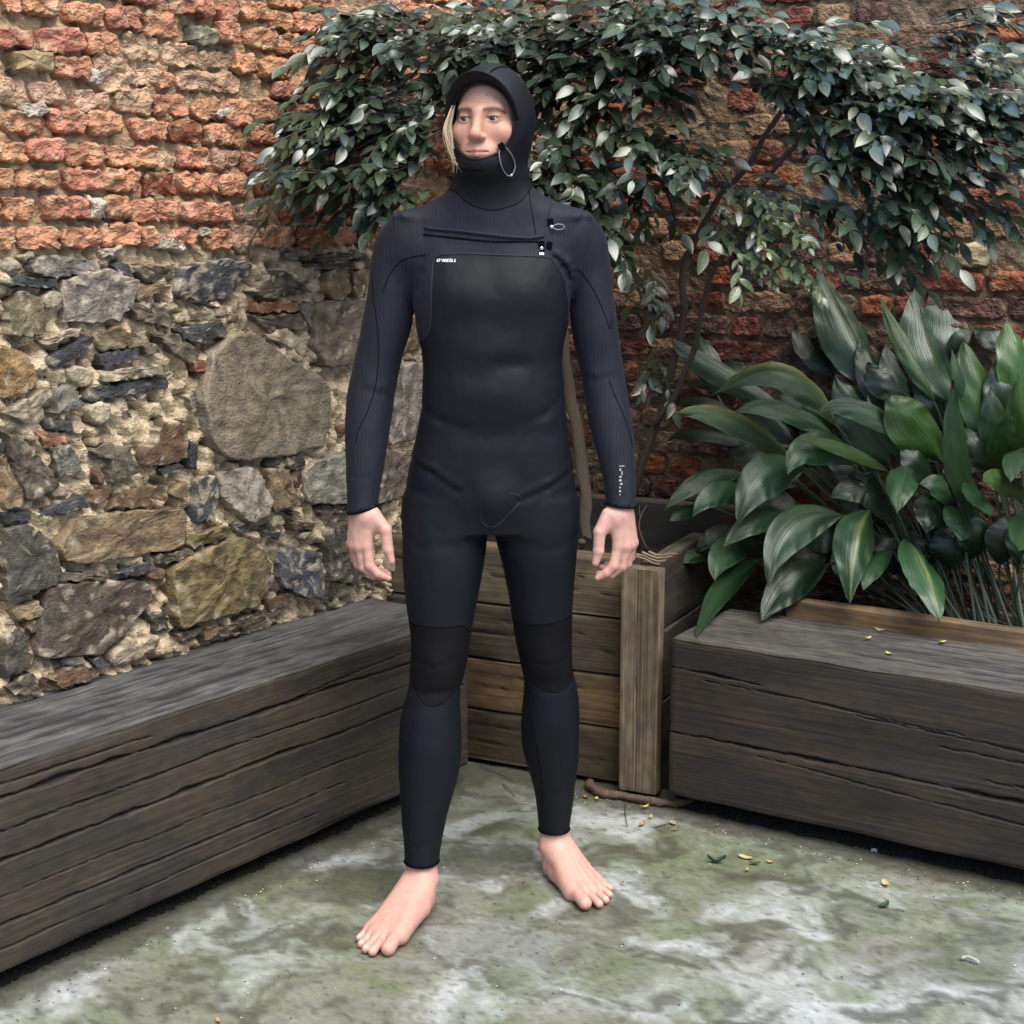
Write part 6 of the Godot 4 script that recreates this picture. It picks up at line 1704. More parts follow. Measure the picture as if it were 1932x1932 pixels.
func skin_tone(p: Vector3) -> Color:
	var k := 1.0 + 0.10 * nz.get_noise_3d(p.x * 60, p.y * 60, p.z * 60) + 0.05 * nz.get_noise_3d(p.x * 200, p.y * 200, p.z * 200)
	var r := 0.10 * nz.get_noise_3d(p.x * 35 + 9, p.y * 35, p.z * 35)
	var vein := absf(nz.get_noise_3d(p.x * 30 + 40, p.y * 18, p.z * 24))
	if vein < 0.06: k *= 1.0 - 0.10 * (1.0 - vein / 0.06)
	return Color(0.60 * k, (0.345 - 0.25 * r * 0.3) * k * (1.0 - maxf(r, 0) * 0.6), 0.285 * k * (1.0 - maxf(r, 0) * 0.7))

func face_tone(p: Vector3) -> Color:
	var q := (p - HEAD_AT) * head_basis
	var x := absf(q.x)
	var c := skin_tone(p)
	c = c.lerp(Color(0.54, 0.27, 0.165), 0.5)
	# blotches; a dark line painted for shade in the fold above the eye
	c = c.lerp(Color(0.50, 0.20, 0.14), clampf(nz.get_noise_3d(q.x * 70, q.y * 70, 4.0) * 0.5, 0, 0.22))
	if q.z > 0.05: c = c.lerp(Color(0.30, 0.14, 0.10), 0.55 * exp(-pow((q.y - 0.0085 + pow((x - 0.0315) / 0.02, 2) * 0.002) / 0.0013, 2)) * clampf(1.6 - absf(x - 0.0315) / 0.010, 0, 1))
	# lips
	var lip := clampf(1.4 - Vector2(q.x / 0.0235, (q.y + 0.0705) / (0.0095 * (1.0 - 0.45 * x / 0.024))).length() * 1.25, 0, 1)
	if q.z > 0.07: c = c.lerp(Color(0.40, 0.13, 0.115), lip * 0.85)
	if q.z > 0.07 and absf(q.y + 0.0700 - x * 0.02) < 0.0013 and x < 0.023: c = c.lerp(Color(0.16, 0.045, 0.04), 0.75)
	# cheeks, nose and eye rims are redder, with shade painted round the eyes
	c = c.lerp(Color(0.55, 0.22, 0.16), 0.38 * exp(-(pow((x - 0.040) / 0.018, 2) + pow((q.y + 0.030) / 0.016, 2))))
	c = c.lerp(Color(0.56, 0.24, 0.18), 0.35 * exp(-(pow(q.x / 0.015, 2) + pow((q.y + 0.037) / 0.013, 2))))
	c = c.lerp(Color(0.34, 0.15, 0.11), 0.6 * exp(-(pow((x - 0.0315) / 0.018, 2) + pow((q.y + 0.001) / 0.008, 2))))
	# lashes
	if q.z > 0.06 and absf(x - 0.0315) < 0.015 and absf(q.y - 0.0042 + pow((x - 0.0315) / 0.02, 2) * 0.004) < 0.0019: c = c.lerp(Color(0.07, 0.04, 0.03), 0.85)
	# brows
	var by := 0.0158 + 0.003 * sin((x - 0.012) / 0.04 * PI) - maxf(x - 0.042, 0) * 0.35
	if q.z > 0.04 and x > 0.012 and x < 0.053: c = c.lerp(Color(0.13, 0.065, 0.032), 0.92 * exp(-pow((q.y - by) / (0.0048 - (x - 0.012) * 0.03), 2)))
	# a faint shaved beard shade and the mole on the forehead
	if q.y < -0.05 and lip < 0.1: c = c.lerp(Color(0.34, 0.22, 0.16), 0.22)
	if Vector2(q.x - 0.017, q.y - 0.047).length() < 0.0018: c = Color(0.2, 0.08, 0.05)
	return c

func chain(list: Array, pts: PackedVector3Array, r: Array) -> void:
	for i in pts.size() - 1: list.append([pts[i], pts[i + 1], float(r[i]), float(r[i + 1])])

func hand_mesh(palm: Array, fingers: Array) -> Array:
	var f := func(p: Vector3) -> float:
		var d := 9.0
		for s in palm: d = smin(d, capsule(p, s[0], s[1], s[2], s[3]), 0.012)
		var e := 9.0
		for g in fingers:
			var h := 9.0
			for s in g: h = smin(h, capsule(p, s[0], s[1], s[2], s[3]), 0.004)
			e = smin(e, h, 0.0016)
		return smin(d, e, 0.007)
	var lo := Vector3(9, 9, 9)
	var hi := -lo
	for g in [palm] + fingers:
		for s in g:
			for k in 2:
				lo = lo.min(s[k] - Vector3.ONE * 0.035)
				hi = hi.max(s[k] + Vector3.ONE * 0.035)
	var m := net(f, lo, hi, 0.0030)
	var c := PackedColorArray()
	for p: Vector3 in m[0]:
		var t := skin_tone(p)
		for g in fingers:
			# knuckles and fingertips are redder, the nails paler
			for i in g.size():
				t = t.lerp(Color(0.60, 0.25, 0.21), 0.40 * exp(-pow(p.distance_to(g[i][0]) / 0.012, 2)))
			t = t.lerp(Color(0.60, 0.25, 0.21), 0.35 * exp(-pow(p.distance_to(g[-1][1]) / 0.014, 2)))
		c.append(t)
	m.append(c)
	return m

func make_hand(w: PackedVector3Array, m1: PackedVector3Array, m2: PackedVector3Array, m3: PackedVector3Array, m4: PackedVector3Array, ix: PackedVector3Array, md: PackedVector3Array, rg: PackedVector3Array, lt: PackedVector3Array, th: PackedVector3Array, web: PackedVector3Array) -> Array:
	var palm := []
	chain(palm, w, [0.020, 0.022, 0.0245])
	palm.append([w[0] + Vector3(0.010, 0, -0.004), w[1] + Vector3(0.012, 0, 0), 0.015, 0.018])
	palm.append([w[0] - Vector3(0.010, 0, 0.004), w[1] - Vector3(0.012, 0, 0), 0.015, 0.017])
	chain(palm, m1, [0.0165, 0.0135])
	chain(palm, m2, [0.0160, 0.0135])
	chain(palm, m3, [0.0150, 0.0125])
	chain(palm, m4, [0.0140, 0.0115])
	chain(palm, web, [0.017, 0.011])
	var fs := [[], [], [], [], []]
	chain(fs[0], ix, [0.0128, 0.0112, 0.0098, 0.0072])
	chain(fs[1], md, [0.0128, 0.0112, 0.0098, 0.0074])
	chain(fs[2], rg, [0.0120, 0.0106, 0.0092, 0.0070])
	chain(fs[3], lt, [0.0104, 0.0094, 0.0082, 0.0062])
	chain(fs[4], th, [0.0165, 0.0135, 0.0120, 0.0082])
	return hand_mesh(palm, fs)

func foot_mesh(P: PackedVector3Array, ankle: Vector3, leg: Vector3, inner: float) -> Array:
	var body := []
	var toes := []
	var cords := []
	var H := P[0]
	var mid := (P[1] + P[2] + P[3] + P[4] + P[5]) / 5.0
	var fw := (mid - H).normalized()
	var side := fw.cross(Vector3.UP) * inner     # towards the little toe
	body.append([H + fw * 0.028 + Vector3(0, 0.027, 0), H + fw * 0.055 + Vector3(0, 0.034, 0), 0.028, 0.027])
	body.append([H + fw * 0.03 + Vector3(0, 0.05, 0), ankle + Vector3(0, 0.0, 0), 0.028, 0.034])
	body.append([ankle, leg, 0.0335, 0.0345])
	body.append([ankle + Vector3(0, -0.005, 0) - side * 0.026, ankle - side * 0.022 + Vector3(0, 0.012, 0), 0.0135, 0.012])
	body.append([ankle + Vector3(0, -0.018, 0) + side * 0.026, ankle + side * 0.022, 0.013, 0.012])
	var lens := [0.060, 0.058, 0.052, 0.048, 0.044]
	var rt := [0.0162, 0.0100, 0.0095, 0.0090, 0.0086]
	for i in 5:
		var tip := P[i + 1]
		var dr := (tip - H).normalized().lerp(fw, 0.4).normalized()
		var r: float = rt[i]
		tip = tip - dr * r
		var b := tip - dr * float(lens[i])
		var br := 0.0185 if i == 0 else 0.0140
		if i == 0: b += side * 0.004
		var bp := b + Vector3(0, br, 0)
		body.append([ankle + fw * 0.024 + Vector3(0, -0.016, 0) + side * (i - 2) * 0.008, bp, 0.0235, br])
		cords.append([ankle + fw * 0.045 + Vector3(0, -0.002, 0) + side * (i - 2) * 0.007, bp + Vector3(0, br * 0.80, 0), 0.0040, 0.0042])
		body.append([H + fw * 0.06 + Vector3(0, 0.024, 0) + side * (i - 2) * 0.008, bp, 0.020, br * 0.95])
		var k := b.lerp(tip, 0.55)
		toes.append([[bp, k + Vector3(0, r * (1.35 if i == 0 else 1.7), 0), br * 0.85, r * 0.94], [k + Vector3(0, r * (1.35 if i == 0 else 1.7), 0), tip + Vector3(0, r * 1.02, 0), r * 0.94, r * 0.96]])
	var f := func(p: Vector3) -> float:
		var d := 9.0
		for s in body: d = smin(d, capsule(p, s[0], s[1], s[2], s[3]), 0.016)
		for s in cords: d = smin(d, capsule(p, s[0], s[1], s[2], s[3]), 0.007)
		var e := 9.0
		for g in toes:
			var h := minf(capsule(p, g[0][0], g[0][1], g[0][2], g[0][3]), capsule(p, g[1][0], g[1][1], g[1][2], g[1][3]))
			e = smin(e, h, 0.0014)
		d = smin(d, e, 0.012)
		return maxf(d, 0.0006 - p.y)
	var lo := H.min(ankle)
	var hi := H.max(leg)
	for q in P:
		lo = lo.min(q)
		hi = hi.max(q)
	var m := net(f, lo - Vector3(0.045, 0.006, 0.045), hi + Vector3(0.045, 0.02, 0.045), 0.0034)
	var c := PackedColorArray()
	for p: Vector3 in m[0]:
		var t := skin_tone(p).lerp(Color(0.60, 0.31, 0.25), 0.25)
		for g in toes:
			var tip: Vector3 = g[1][1]
			t = t.lerp(Color(0.62, 0.27, 0.23), 0.4 * exp(-pow(p.distance_to(tip) / 0.016, 2)))
			if p.y > tip.y + 0.004: t = t.lerp(Color(0.72, 0.50, 0.43), 0.7 * exp(-pow(p.distance_to(tip + Vector3(0, 0.008, 0) + fw * 0.002) / 0.0065, 4)))
		if p.y < 0.012: t = t.lerp(Color(0.40, 0.22, 0.16), 0.3)
		c.append(t)
	m.append(c)
	return m

func shaded(m: Array, c: Color) -> Array:
	var a := PackedColorArray()
	a.resize(m[0].size())
	a.fill(c)
	return [m[0], m[1], m[2], a]

func values(m: Array, f: Callable) -> PackedFloat32Array:
	var g := PackedFloat32Array()
	for p: Vector3 in m[0]: g.append(f.call(p))
	return g

func opening(p: Vector3) -> float:
	var q := (p - HEAD_AT) * head_basis
	if q.z < 0.012: return 1.0
	var u := (q.x - 0.003) / 0.0680
	var v := (q.y + 0.007) / 0.0780
	return sqrt(u * u + v * v) - 1.0

func person() -> void:
	var t0 := Time.get_ticks_msec()
	var o := thing("person", "barefoot person in a dark hooded wetsuit standing with arms hanging, looking to the side", "person")
	# materials
	var stripe := Image.create(128, 8, false, Image.FORMAT_RGB8)
	for x in 128:
		var s := absf(fposmod(x / 32.0, 1.0) - 0.5)
		var k := 0.84 + 0.3 * s
		var c := Color(k, k, k)
		if s < 0.09: c = Color(0.80, 0.76, 0.76)
		for y in 8: stripe.set_pixel(x, y, c)
	var stx := ImageTexture.create_from_image(stripe)
	var grit := ranged(noise_image(256, 0.35, 2, FastNoiseLite.TYPE_SIMPLEX_SMOOTH, 44, 0.6), 0, 1)
	M.neo = material(0.60, lin(0.0034, 0.0049, 0.0087), null, 9.0, grit, 0.02, true, false)
	M.rib = material(0.66, lin(0.0110, 0.0138, 0.0245), stx, 30.0, stx, 0.02, true, false)
	M.knee = material(0.72, lin(0.0042, 0.0041, 0.0058), null, 12.0, grit, 0.04, true, false)
	M.hood = material(0.58, lin(0.0050, 0.0060, 0.0100), null, 9.0, grit, 0.03, true, false)
	for m in [M.rib]:
		m.rim_enabled = true
		m.rim = 0.12
		m.rim_tint = 0.4
	for m in [M.neo, M.rib, M.hood, M.knee]: m.metallic_specular = 0.33
	M.knee.metallic_specular = 0.25
	M.thread = material(0.6, lin(0.0025, 0.0028, 0.004), null, 1.0, null, 0, false, false)
	M.thread.metallic_specular = 0.12
	M.piping = material(0.6, lin(0.020, 0.022, 0.032), null, 1.0, null, 0, false, false)
	M.piping.metallic_specular = 0.3
	M.skin = material(0.50, Color.WHITE, ranged(noise_image(256, 0.11, 4, FastNoiseLite.TYPE_SIMPLEX_SMOOTH, 51, 0.6), 0.86, 1.04), 14.0, grit, 0.012, true, true)
	M.skin.subsurf_scatter_enabled = true
	M.skin.subsurf_scatter_strength = 0.12
	M.metal = material(0.35, lin(0.6, 0.6, 0.6), null, 1.0, null, 0, false, false)
	M.metal.metallic = 0.9
	M.white = material(0.6, lin(0.78, 0.78, 0.78), null, 1.0, null, 0, false, false)
	M.grey_print = material(0.6, lin(0.42, 0.42, 0.42), null, 1.0, null, 0, false, false)
	M.cord = material(0.6, lin(0.16, 0.17, 0.19), null, 1.0, null, 0, false, false)
	M.hair = material(0.5, Color.WHITE, null, 1.0, null, 0, false, true)
	# the body: one mesh, mostly inside the suit
	var parts := []
	parts.append(shaded(net(func(p: Vector3) -> float: return suit(p) + 0.014, Vector3(-0.45, 0.07, -0.22), Vector3(0.36, 1.62, 0.26), 0.02), Color(0.58, 0.36, 0.28)))
	var hd := net(face_field, HEAD_AT - Vector3(0.11, 0.13, 0.10), HEAD_AT + Vector3(0.11, 0.11, 0.13), 0.0023)
	var hc := PackedColorArray()
	for p: Vector3 in hd[0]: hc.append(face_tone(p))
	hd.append(hc)
	parts.append(hd)
	parts.append(make_hand(RH_WRIST, RH_M1, RH_M2, RH_M3, RH_M4, RH_INDEX, RH_MIDDLE, RH_RING, RH_LITTLE, RH_THUMB, RH_WEB))
	parts.append(make_hand(LH_WRIST, LH_M1, LH_M2, LH_M3, LH_M4, LH_INDEX, LH_MIDDLE, LH_RING, LH_LITTLE, LH_THUMB, LH_WEB))
	parts.append(foot_mesh(RF, RF_ANKLE, Vector3(-0.203, 0.17, 0.122), 1.0))
	parts.append(foot_mesh(LF, LF_ANKLE, Vector3(0.0995, 0.19, -0.034), -1.0))
	var j := joined(parts)
	put("body", commit(j[0], j[2], j[1], j[3]), M.skin, o)
	print("skin ", Time.get_ticks_msec() - t0)
	# eyes
	for s in [-1.0, 1.0]:
		var at := HEAD_AT + head_basis * Vector3(0.0315 * s, -0.0015, 0.0690)
		put("eye", eye_mesh(0.0128), M.eye, o, Transform3D(head_basis * Basis(Vector3.UP, deg_to_rad(-10)), at))
	# the suit
	var m := net(suit, Vector3(-0.42, 0.06, -0.20), Vector3(0.34, 1.64, 0.24), 0.0076)
	var below: Array = split(m, values(m, func(p: Vector3) -> float: return p.y - line_y(COLLAR_LINE, p.x) - (0.03 if p.z < -0.02 else 0.0)))[0]
	var two := split(below, values(below, func(p: Vector3) -> float: return maxf(p.y - line_y(CHEST_LINE, p.x), trunk(p) - arms(p) - 0.003)))
	var rest: Array = two[0]
	var knees := []
	for k in [[KNEE_TOP_RIGHT, KNEE_LOW_RIGHT, -1.0], [KNEE_TOP_LEFT, KNEE_LOW_LEFT, 1.0]]:
		var sgn: float = k[2]
		var sp := split(rest, values(rest, func(p: Vector3) -> float: return maxf(maxf(p.y - line_y(k[0], p.x), line_y(k[1], p.x) - p.y), (-0.03 - p.x) * sgn)))
		knees.append(sp[0])
		rest = sp[1]
	var ws := put("wetsuit", commit(rest[0], rest[2], rest[1]), M.neo, o)
	put("ribbed_yoke_and_sleeves", commit(two[1][0], two[1][2], two[1][1]), M.rib, ws)
	for k in knees: put("knee_pad", commit(k[0], k[2], k[1]), M.knee, ws)
	# seams, zip and cuffs
	seam(CHEST_LINE, 0.0019, "seam", M.piping, ws)
	for l in [COLLAR_LINE, SHOULDER_SEAM_RIGHT, SLEEVE_SEAM_RIGHT, SLEEVE_SEAM_LEFT, SLEEVE_SEAM_LOW, KNEE_TOP_RIGHT, KNEE_LOW_RIGHT, KNEE_TOP_LEFT, KNEE_LOW_LEFT, SHIN_SEAM, FLAP_SEAM, UNDERARM_FOLD]: seam(l, 0.0009, "seam", M.thread, ws)
	seam(CROTCH_SEAM, 0.0013, "seam", M.piping, ws)
	seam(CHEST_ZIP, 0.0042, "zip_flap", M.rib, ws, 0.001)
	seam(CHEST_ZIP_LOW, 0.0022, "zip", M.thread, ws)
	seam(FLAP_EDGE, 0.0024, "zip_flap", M.rib, ws)
	cuff(ws, RIGHT_ARM, RIGHT_ARM_Y0, 0.0022, -0.28)
	cuff(ws, LEFT_ARM, LEFT_ARM_Y0, 0.0022, 0.1)
	cuff(ws, RIGHT_LEG, RIGHT_LEG_Y0, 0.0022, 0.0)
	cuff(ws, LEFT_LEG, LEFT_LEG_Y0, 0.0022, 0.0)
	# fastenings
	var sn := SphereMesh.new()
	sn.radius = 0.0042
	sn.height = 0.005
	sn.radial_segments = 14
	sn.rings = 7
	put("snap", sn, M.metal, ws, Transform3D(Basis(Vector3.RIGHT, PI / 2), on_suit(SNAP_AT, 0.003)))
	var tb := BoxMesh.new()
	tb.size = Vector3(0.010, 0.0055, 0.0016)
	put("tab_print", tb, M.white, ws, Transform3D(Basis(), on_suit(TAB_AT, 0.004)))
	tb = BoxMesh.new()
	tb.size = Vector3(0.0125, 0.030, 0.0016)
	put("tab", tb, M.thread, ws, Transform3D(Basis(), on_suit(Vector2(SNAP_AT.x, SNAP_AT.y + 0.001), 0.0016)))
	tb = BoxMesh.new()
	tb.size = Vector3(0.012, 0.016, 0.003)
	put("tab", tb, M.thread, ws, Transform3D(Basis(Vector3.BACK, -0.15), on_suit(TAG_AT, 0.003)))
	put("tab", tb, M.thread, ws, Transform3D(Basis(Vector3.BACK, 0.1), on_suit(TOGGLE_UP + Vector2(-0.001, 0.009), 0.003)))
	put("snap", sn, M.metal, ws, Transform3D(Basis(Vector3.RIGHT, PI / 2), on_suit(TOGGLE_UP + Vector2(0.001, -0.001), 0.004)))
	var loop := PackedVector3Array()
	for i in 15:
		var a := TAU * i / 14.0
		loop.append(on_suit(TOGGLE_LOOP + Vector2(cos(a) * 0.0125, sin(a) * 0.0058), 0.0055))
	put("cord_loop", tube_mesh(loop, 0.0012, 0.0012, 6), M.cord, ws)
	# lettering on the chest
	var tm := TextMesh.new()
	var fo := SystemFont.new()
	fo.font_names = PackedStringArray(["Droid Sans"])
	fo.font_weight = 700
	tm.font = fo
	tm.text = "O'NEILL"
	tm.font_size = 32
	tm.depth = 0.02
	tm.pixel_size = 0.01
	var bb := tm.get_aabb()
	var mid := on_suit(LOGO_AT + Vector2(0.0215, 0.001), 0.0004)
	var nn := suit_slope(mid)
	var xx := Vector3.UP.cross(nn).normalized()
	var bs := Basis(xx, nn.cross(xx), nn)
	var sxy := Vector2(0.0445 / bb.size.x, 0.0068 / bb.size.y)
	var lb := bs * Basis(Vector3(sxy.x, 0, 0), Vector3(sxy.y * 0.28, sxy.y, 0), Vector3(0, 0, 0.02))
	put("lettering", tm, M.white, ws, Transform3D(lb, mid - lb * bb.get_center()))
	# the print down the left cuff
	for i in 9:
		var f := i / 8.0
		var at := on_suit(CUFF_MARK.lerp(CUFF_MARK_END, f) + Vector2([0.001, -0.002, 0.002, -0.001, -0.001, 0.0015, -0.001, -0.0005, -0.0005][i], 0), 0.0006)
		tb = BoxMesh.new()
		tb.size = Vector3([0.0115, 0.003, 0.002, 0.0045, 0.006, 0.005, 0.0035, 0.004, 0.002][i], [0.0016, 0.006, 0.008, 0.0035, 0.004, 0.004, 0.003, 0.004, 0.003][i], 0.0012)
		put("cuff_print", tb, M.grey_print, ws, Transform3D(Basis(), at))
	# the hood
	var hm := net(suit, Vector3(-0.19, 1.50, -0.17), Vector3(0.10, 1.88, 0.17), 0.0052)
	hm = split(hm, values(hm, func(p: Vector3) -> float: return p.y - line_y(COLLAR_LINE, p.x) - (0.03 if p.z < -0.02 else 0.0)))[1]
	hm = split(hm, values(hm, opening))[1]
	var hn := put("hood", commit(hm[0], hm[2], hm[1]), M.hood, o)
	hood_trim(hn)
	hair(o)
	print("person ", Time.get_ticks_msec() - t0)

func cuff(parent: Node, T: PackedFloat32Array, y0: float, r: float, slant: float) -> void:
	var pts := PackedVector3Array()
	for i in 33:
		var a := TAU * i / 32.0
		pts.append(Vector3(T[0] + cos(a) * (T[2] + 0.0004), y0 + 0.002 - slant * cos(a) * T[2], T[1] + sin(a) * (T[3] + 0.0004)))
	put("cuff", tube_mesh(pts, r, r, 6), M.thread, parent)

func eye_mesh(r: float) -> ArrayMesh:
	var v := PackedVector3Array()
	var n := PackedVector3Array()
	var c := PackedColorArray()
	for i in 19:
		for k in 25:
			var th := PI * 0.55 * i / 18.0
			var ph := TAU * k / 24.0
			var d := Vector3(sin(th) * cos(ph), sin(th) * sin(ph), cos(th))
			v.append(d * r)
			n.append(d)
			var col := Color(0.52, 0.47, 0.44)
			if th < 0.20: col = Color(0.01, 0.01, 0.01)
			elif th < 0.50: col = Color(0.055, 0.05, 0.035)
			elif th < 0.56: col = Color(0.03, 0.03, 0.025)
			c.append(col)
	var idx := PackedInt32Array()
	var g := grid_index(25, 19)
	for t in range(0, g.size(), 3): tri(idx, v, n, g[t], g[t + 1], g[t + 2])
	return commit(v, idx, n, c)

func hood_at(x: float, y: float, out: float) -> Vector3:
	# the hood's surface in front of a spot of the face, in world space
	var q := Vector3(x, y, 0.16)
	for i in 70:
		var d := hood(HEAD_AT + head_basis * q) - out
		if d < 0.0003: break
		q.z -= maxf(d * 0.8, 0.0004)
		if q.z < -0.1: break
	return q

func hood_trim(hn: Node) -> void:
	# rolled edge round the face
	var pts := PackedVector3Array()
	for i in 65:
		var a := TAU * i / 64.0
		var x := cos(a) * 0.0683 + 0.003
		var y := sin(a) * 0.0784 - 0.007
		var q := hood_at(x, y, -0.001)
		q.z = maxf(q.z, 0.014)
		pts.append(HEAD_AT + head_basis * q)
	put("face_edge", tube_mesh(pts, 0.0030, 0.0030, 7), M.hood, hn)
	# the short peak over the forehead
	var nu := 41
	var v := PackedVector3Array()
	var rows := [[0.0, -0.0015], [0.35, -0.002], [0.7, -0.002], [1.0, -0.0015], [1.0, 0.0015], [0.7, 0.002], [0.35, 0.0022], [0.0, 0.002], [0.0, -0.0015]]
	for r in rows:
		for i in nu:
			var a := lerpf(deg_to_rad(2), deg_to_rad(178), i / float(nu - 1))
			var x := cos(a) * 0.0695 + 0.003
			var y := sin(a) * 0.0800 - 0.007
			var q := hood_at(x, y, -0.002)
			q.z = maxf(q.z, 0.018)
			var s := pow(sin(a), 0.75)
			var f: float = r[0]
			var up := Vector3(cos(a) * 0.010, sin(a) * 0.014 + 0.008 * s, 0.038 * s) * f
			var nrm := Vector3(cos(a) * 0.7, sin(a), -0.35).normalized()
			q += up + nrm * float(r[1]) + Vector3(0, -0.004 * f * f * s, 0)
			v.append(HEAD_AT + head_basis * q)
	put("peak", commit(v, grid_index(nu, rows.size())), M.hood, hn)
	# seams over the crown and across the neck
	for l in [[[0.018, 0.094], [0.022, 0.103], [0.034, 0.112], [0.05, 0.108]], [[0.05, -0.098], [0.07, -0.100], [0.085, -0.097]], [[-0.05, -0.098], [-0.02, -0.106], [0.02, -0.106], [0.05, -0.098]]]:
		var c := PackedVector3Array()
		for q in l: c.append(HEAD_AT + head_basis * hood_at(q[0], q[1], 0.0003))
		put("seam", tube_mesh(curve(c, 16), 0.0012, 0.0012, 5), M.thread, hn)
	var cp := PackedVector3Array()
	for q in curve(HOOD_CORD, 50): cp.append(on_suit(Vector2(q.x, q.y), 0.0035))
	put("toggle_cord", tube_mesh(cp, 0.0013, 0.0013, 6), M.cord, hn)
	var b := SphereMesh.new()
	b.radius = 0.0032
	b.height = 0.0064
	b.radial_segments = 10
	b.rings = 6
	put("cord_bead", b, M.metal, hn, Transform3D(Basis(), on_suit(Vector2(HOOD_CORD[5].x, HOOD_CORD[5].y), 0.0035)))
	var k := BoxMesh.new()
	k.size = Vector3(0.012, 0.013, 0.008)
	put("toggle", k, M.thread, hn, Transform3D(head_basis * Basis(Vector3.BACK, 0.5), on_suit(Vector2(HOOD_CORD[0].x, HOOD_CORD[0].y), 0.003)))

func hair(o: Node3D) -> void:
	rng.seed = 404
	var v := SurfaceTool.new()
	v.begin(Mesh.PRIMITIVE_TRIANGLES)
	for i in 54:
		var pts := PackedVector3Array()
		var n := HAIR_LINE.size()
		var sx := rng.randf_range(-0.004, 0.008)
		var sz := rng.randf_range(-0.016, 0.006)
		var cut := n - (0 if i < 5 else rng.randi_range(1, 4))
		for k in cut:
			var f := k / float(n - 1)
			pts.append(HAIR_LINE[k] + Vector3(sx * (0.35 + 0.9 * sin(PI * minf(f * 1.1, 1.0))) + 0.005 * nz.get_noise_2d(f * 2.0, i * 7.0) * f * 2.0 + (0.016 * pow(maxf(f - 0.75, 0) * 4, 1.5) if i % 4 == 0 else 0.0), 0, sz))
		var m := tube_mesh(curve(pts, 26), 0.0006, 0.00025, 4)
		var cols := PackedColorArray()
		var tone := rng.randf_range(0.7, 1.15)
		var arr := m.surface_get_arrays(0)
		cols.resize((arr[Mesh.ARRAY_VERTEX] as PackedVector3Array).size())
		cols.fill(Color(0.50 * tone, 0.40 * tone, 0.26 * tone))
		arr[Mesh.ARRAY_COLOR] = cols
		var m2 := ArrayMesh.new()
		m2.add_surface_from_arrays(Mesh.PRIMITIVE_TRIANGLES, arr)
		v.append_from(m2, 0, Transform3D())
	put("hair", v.commit(), M.hair, o)

#CALL litter()

func fallen_leaf(size: float, curl: float, so: float) -> ArrayMesh:
	var v := PackedVector3Array()
	for i in 9:
		var t := i / 8.0
		var h := size * 0.26 * pow(sin(PI * pow(t, 0.85)), 0.8)
		if i == 0: h = size * 0.02
		for k in 5:
			var s := k * 0.5 - 1.0
			v.append(Vector3(h * s * (1.0 - 0.25 * curl * absf(s)), size * (0.03 + curl * (pow(2.0 * t - 1.0, 2) * 0.22 + s * s * 0.16)) + 0.001 * nz.get_noise_2d(t * 3 + so, s), size * (t - 0.5)))
	return commit(v, grid_index(5, 9))

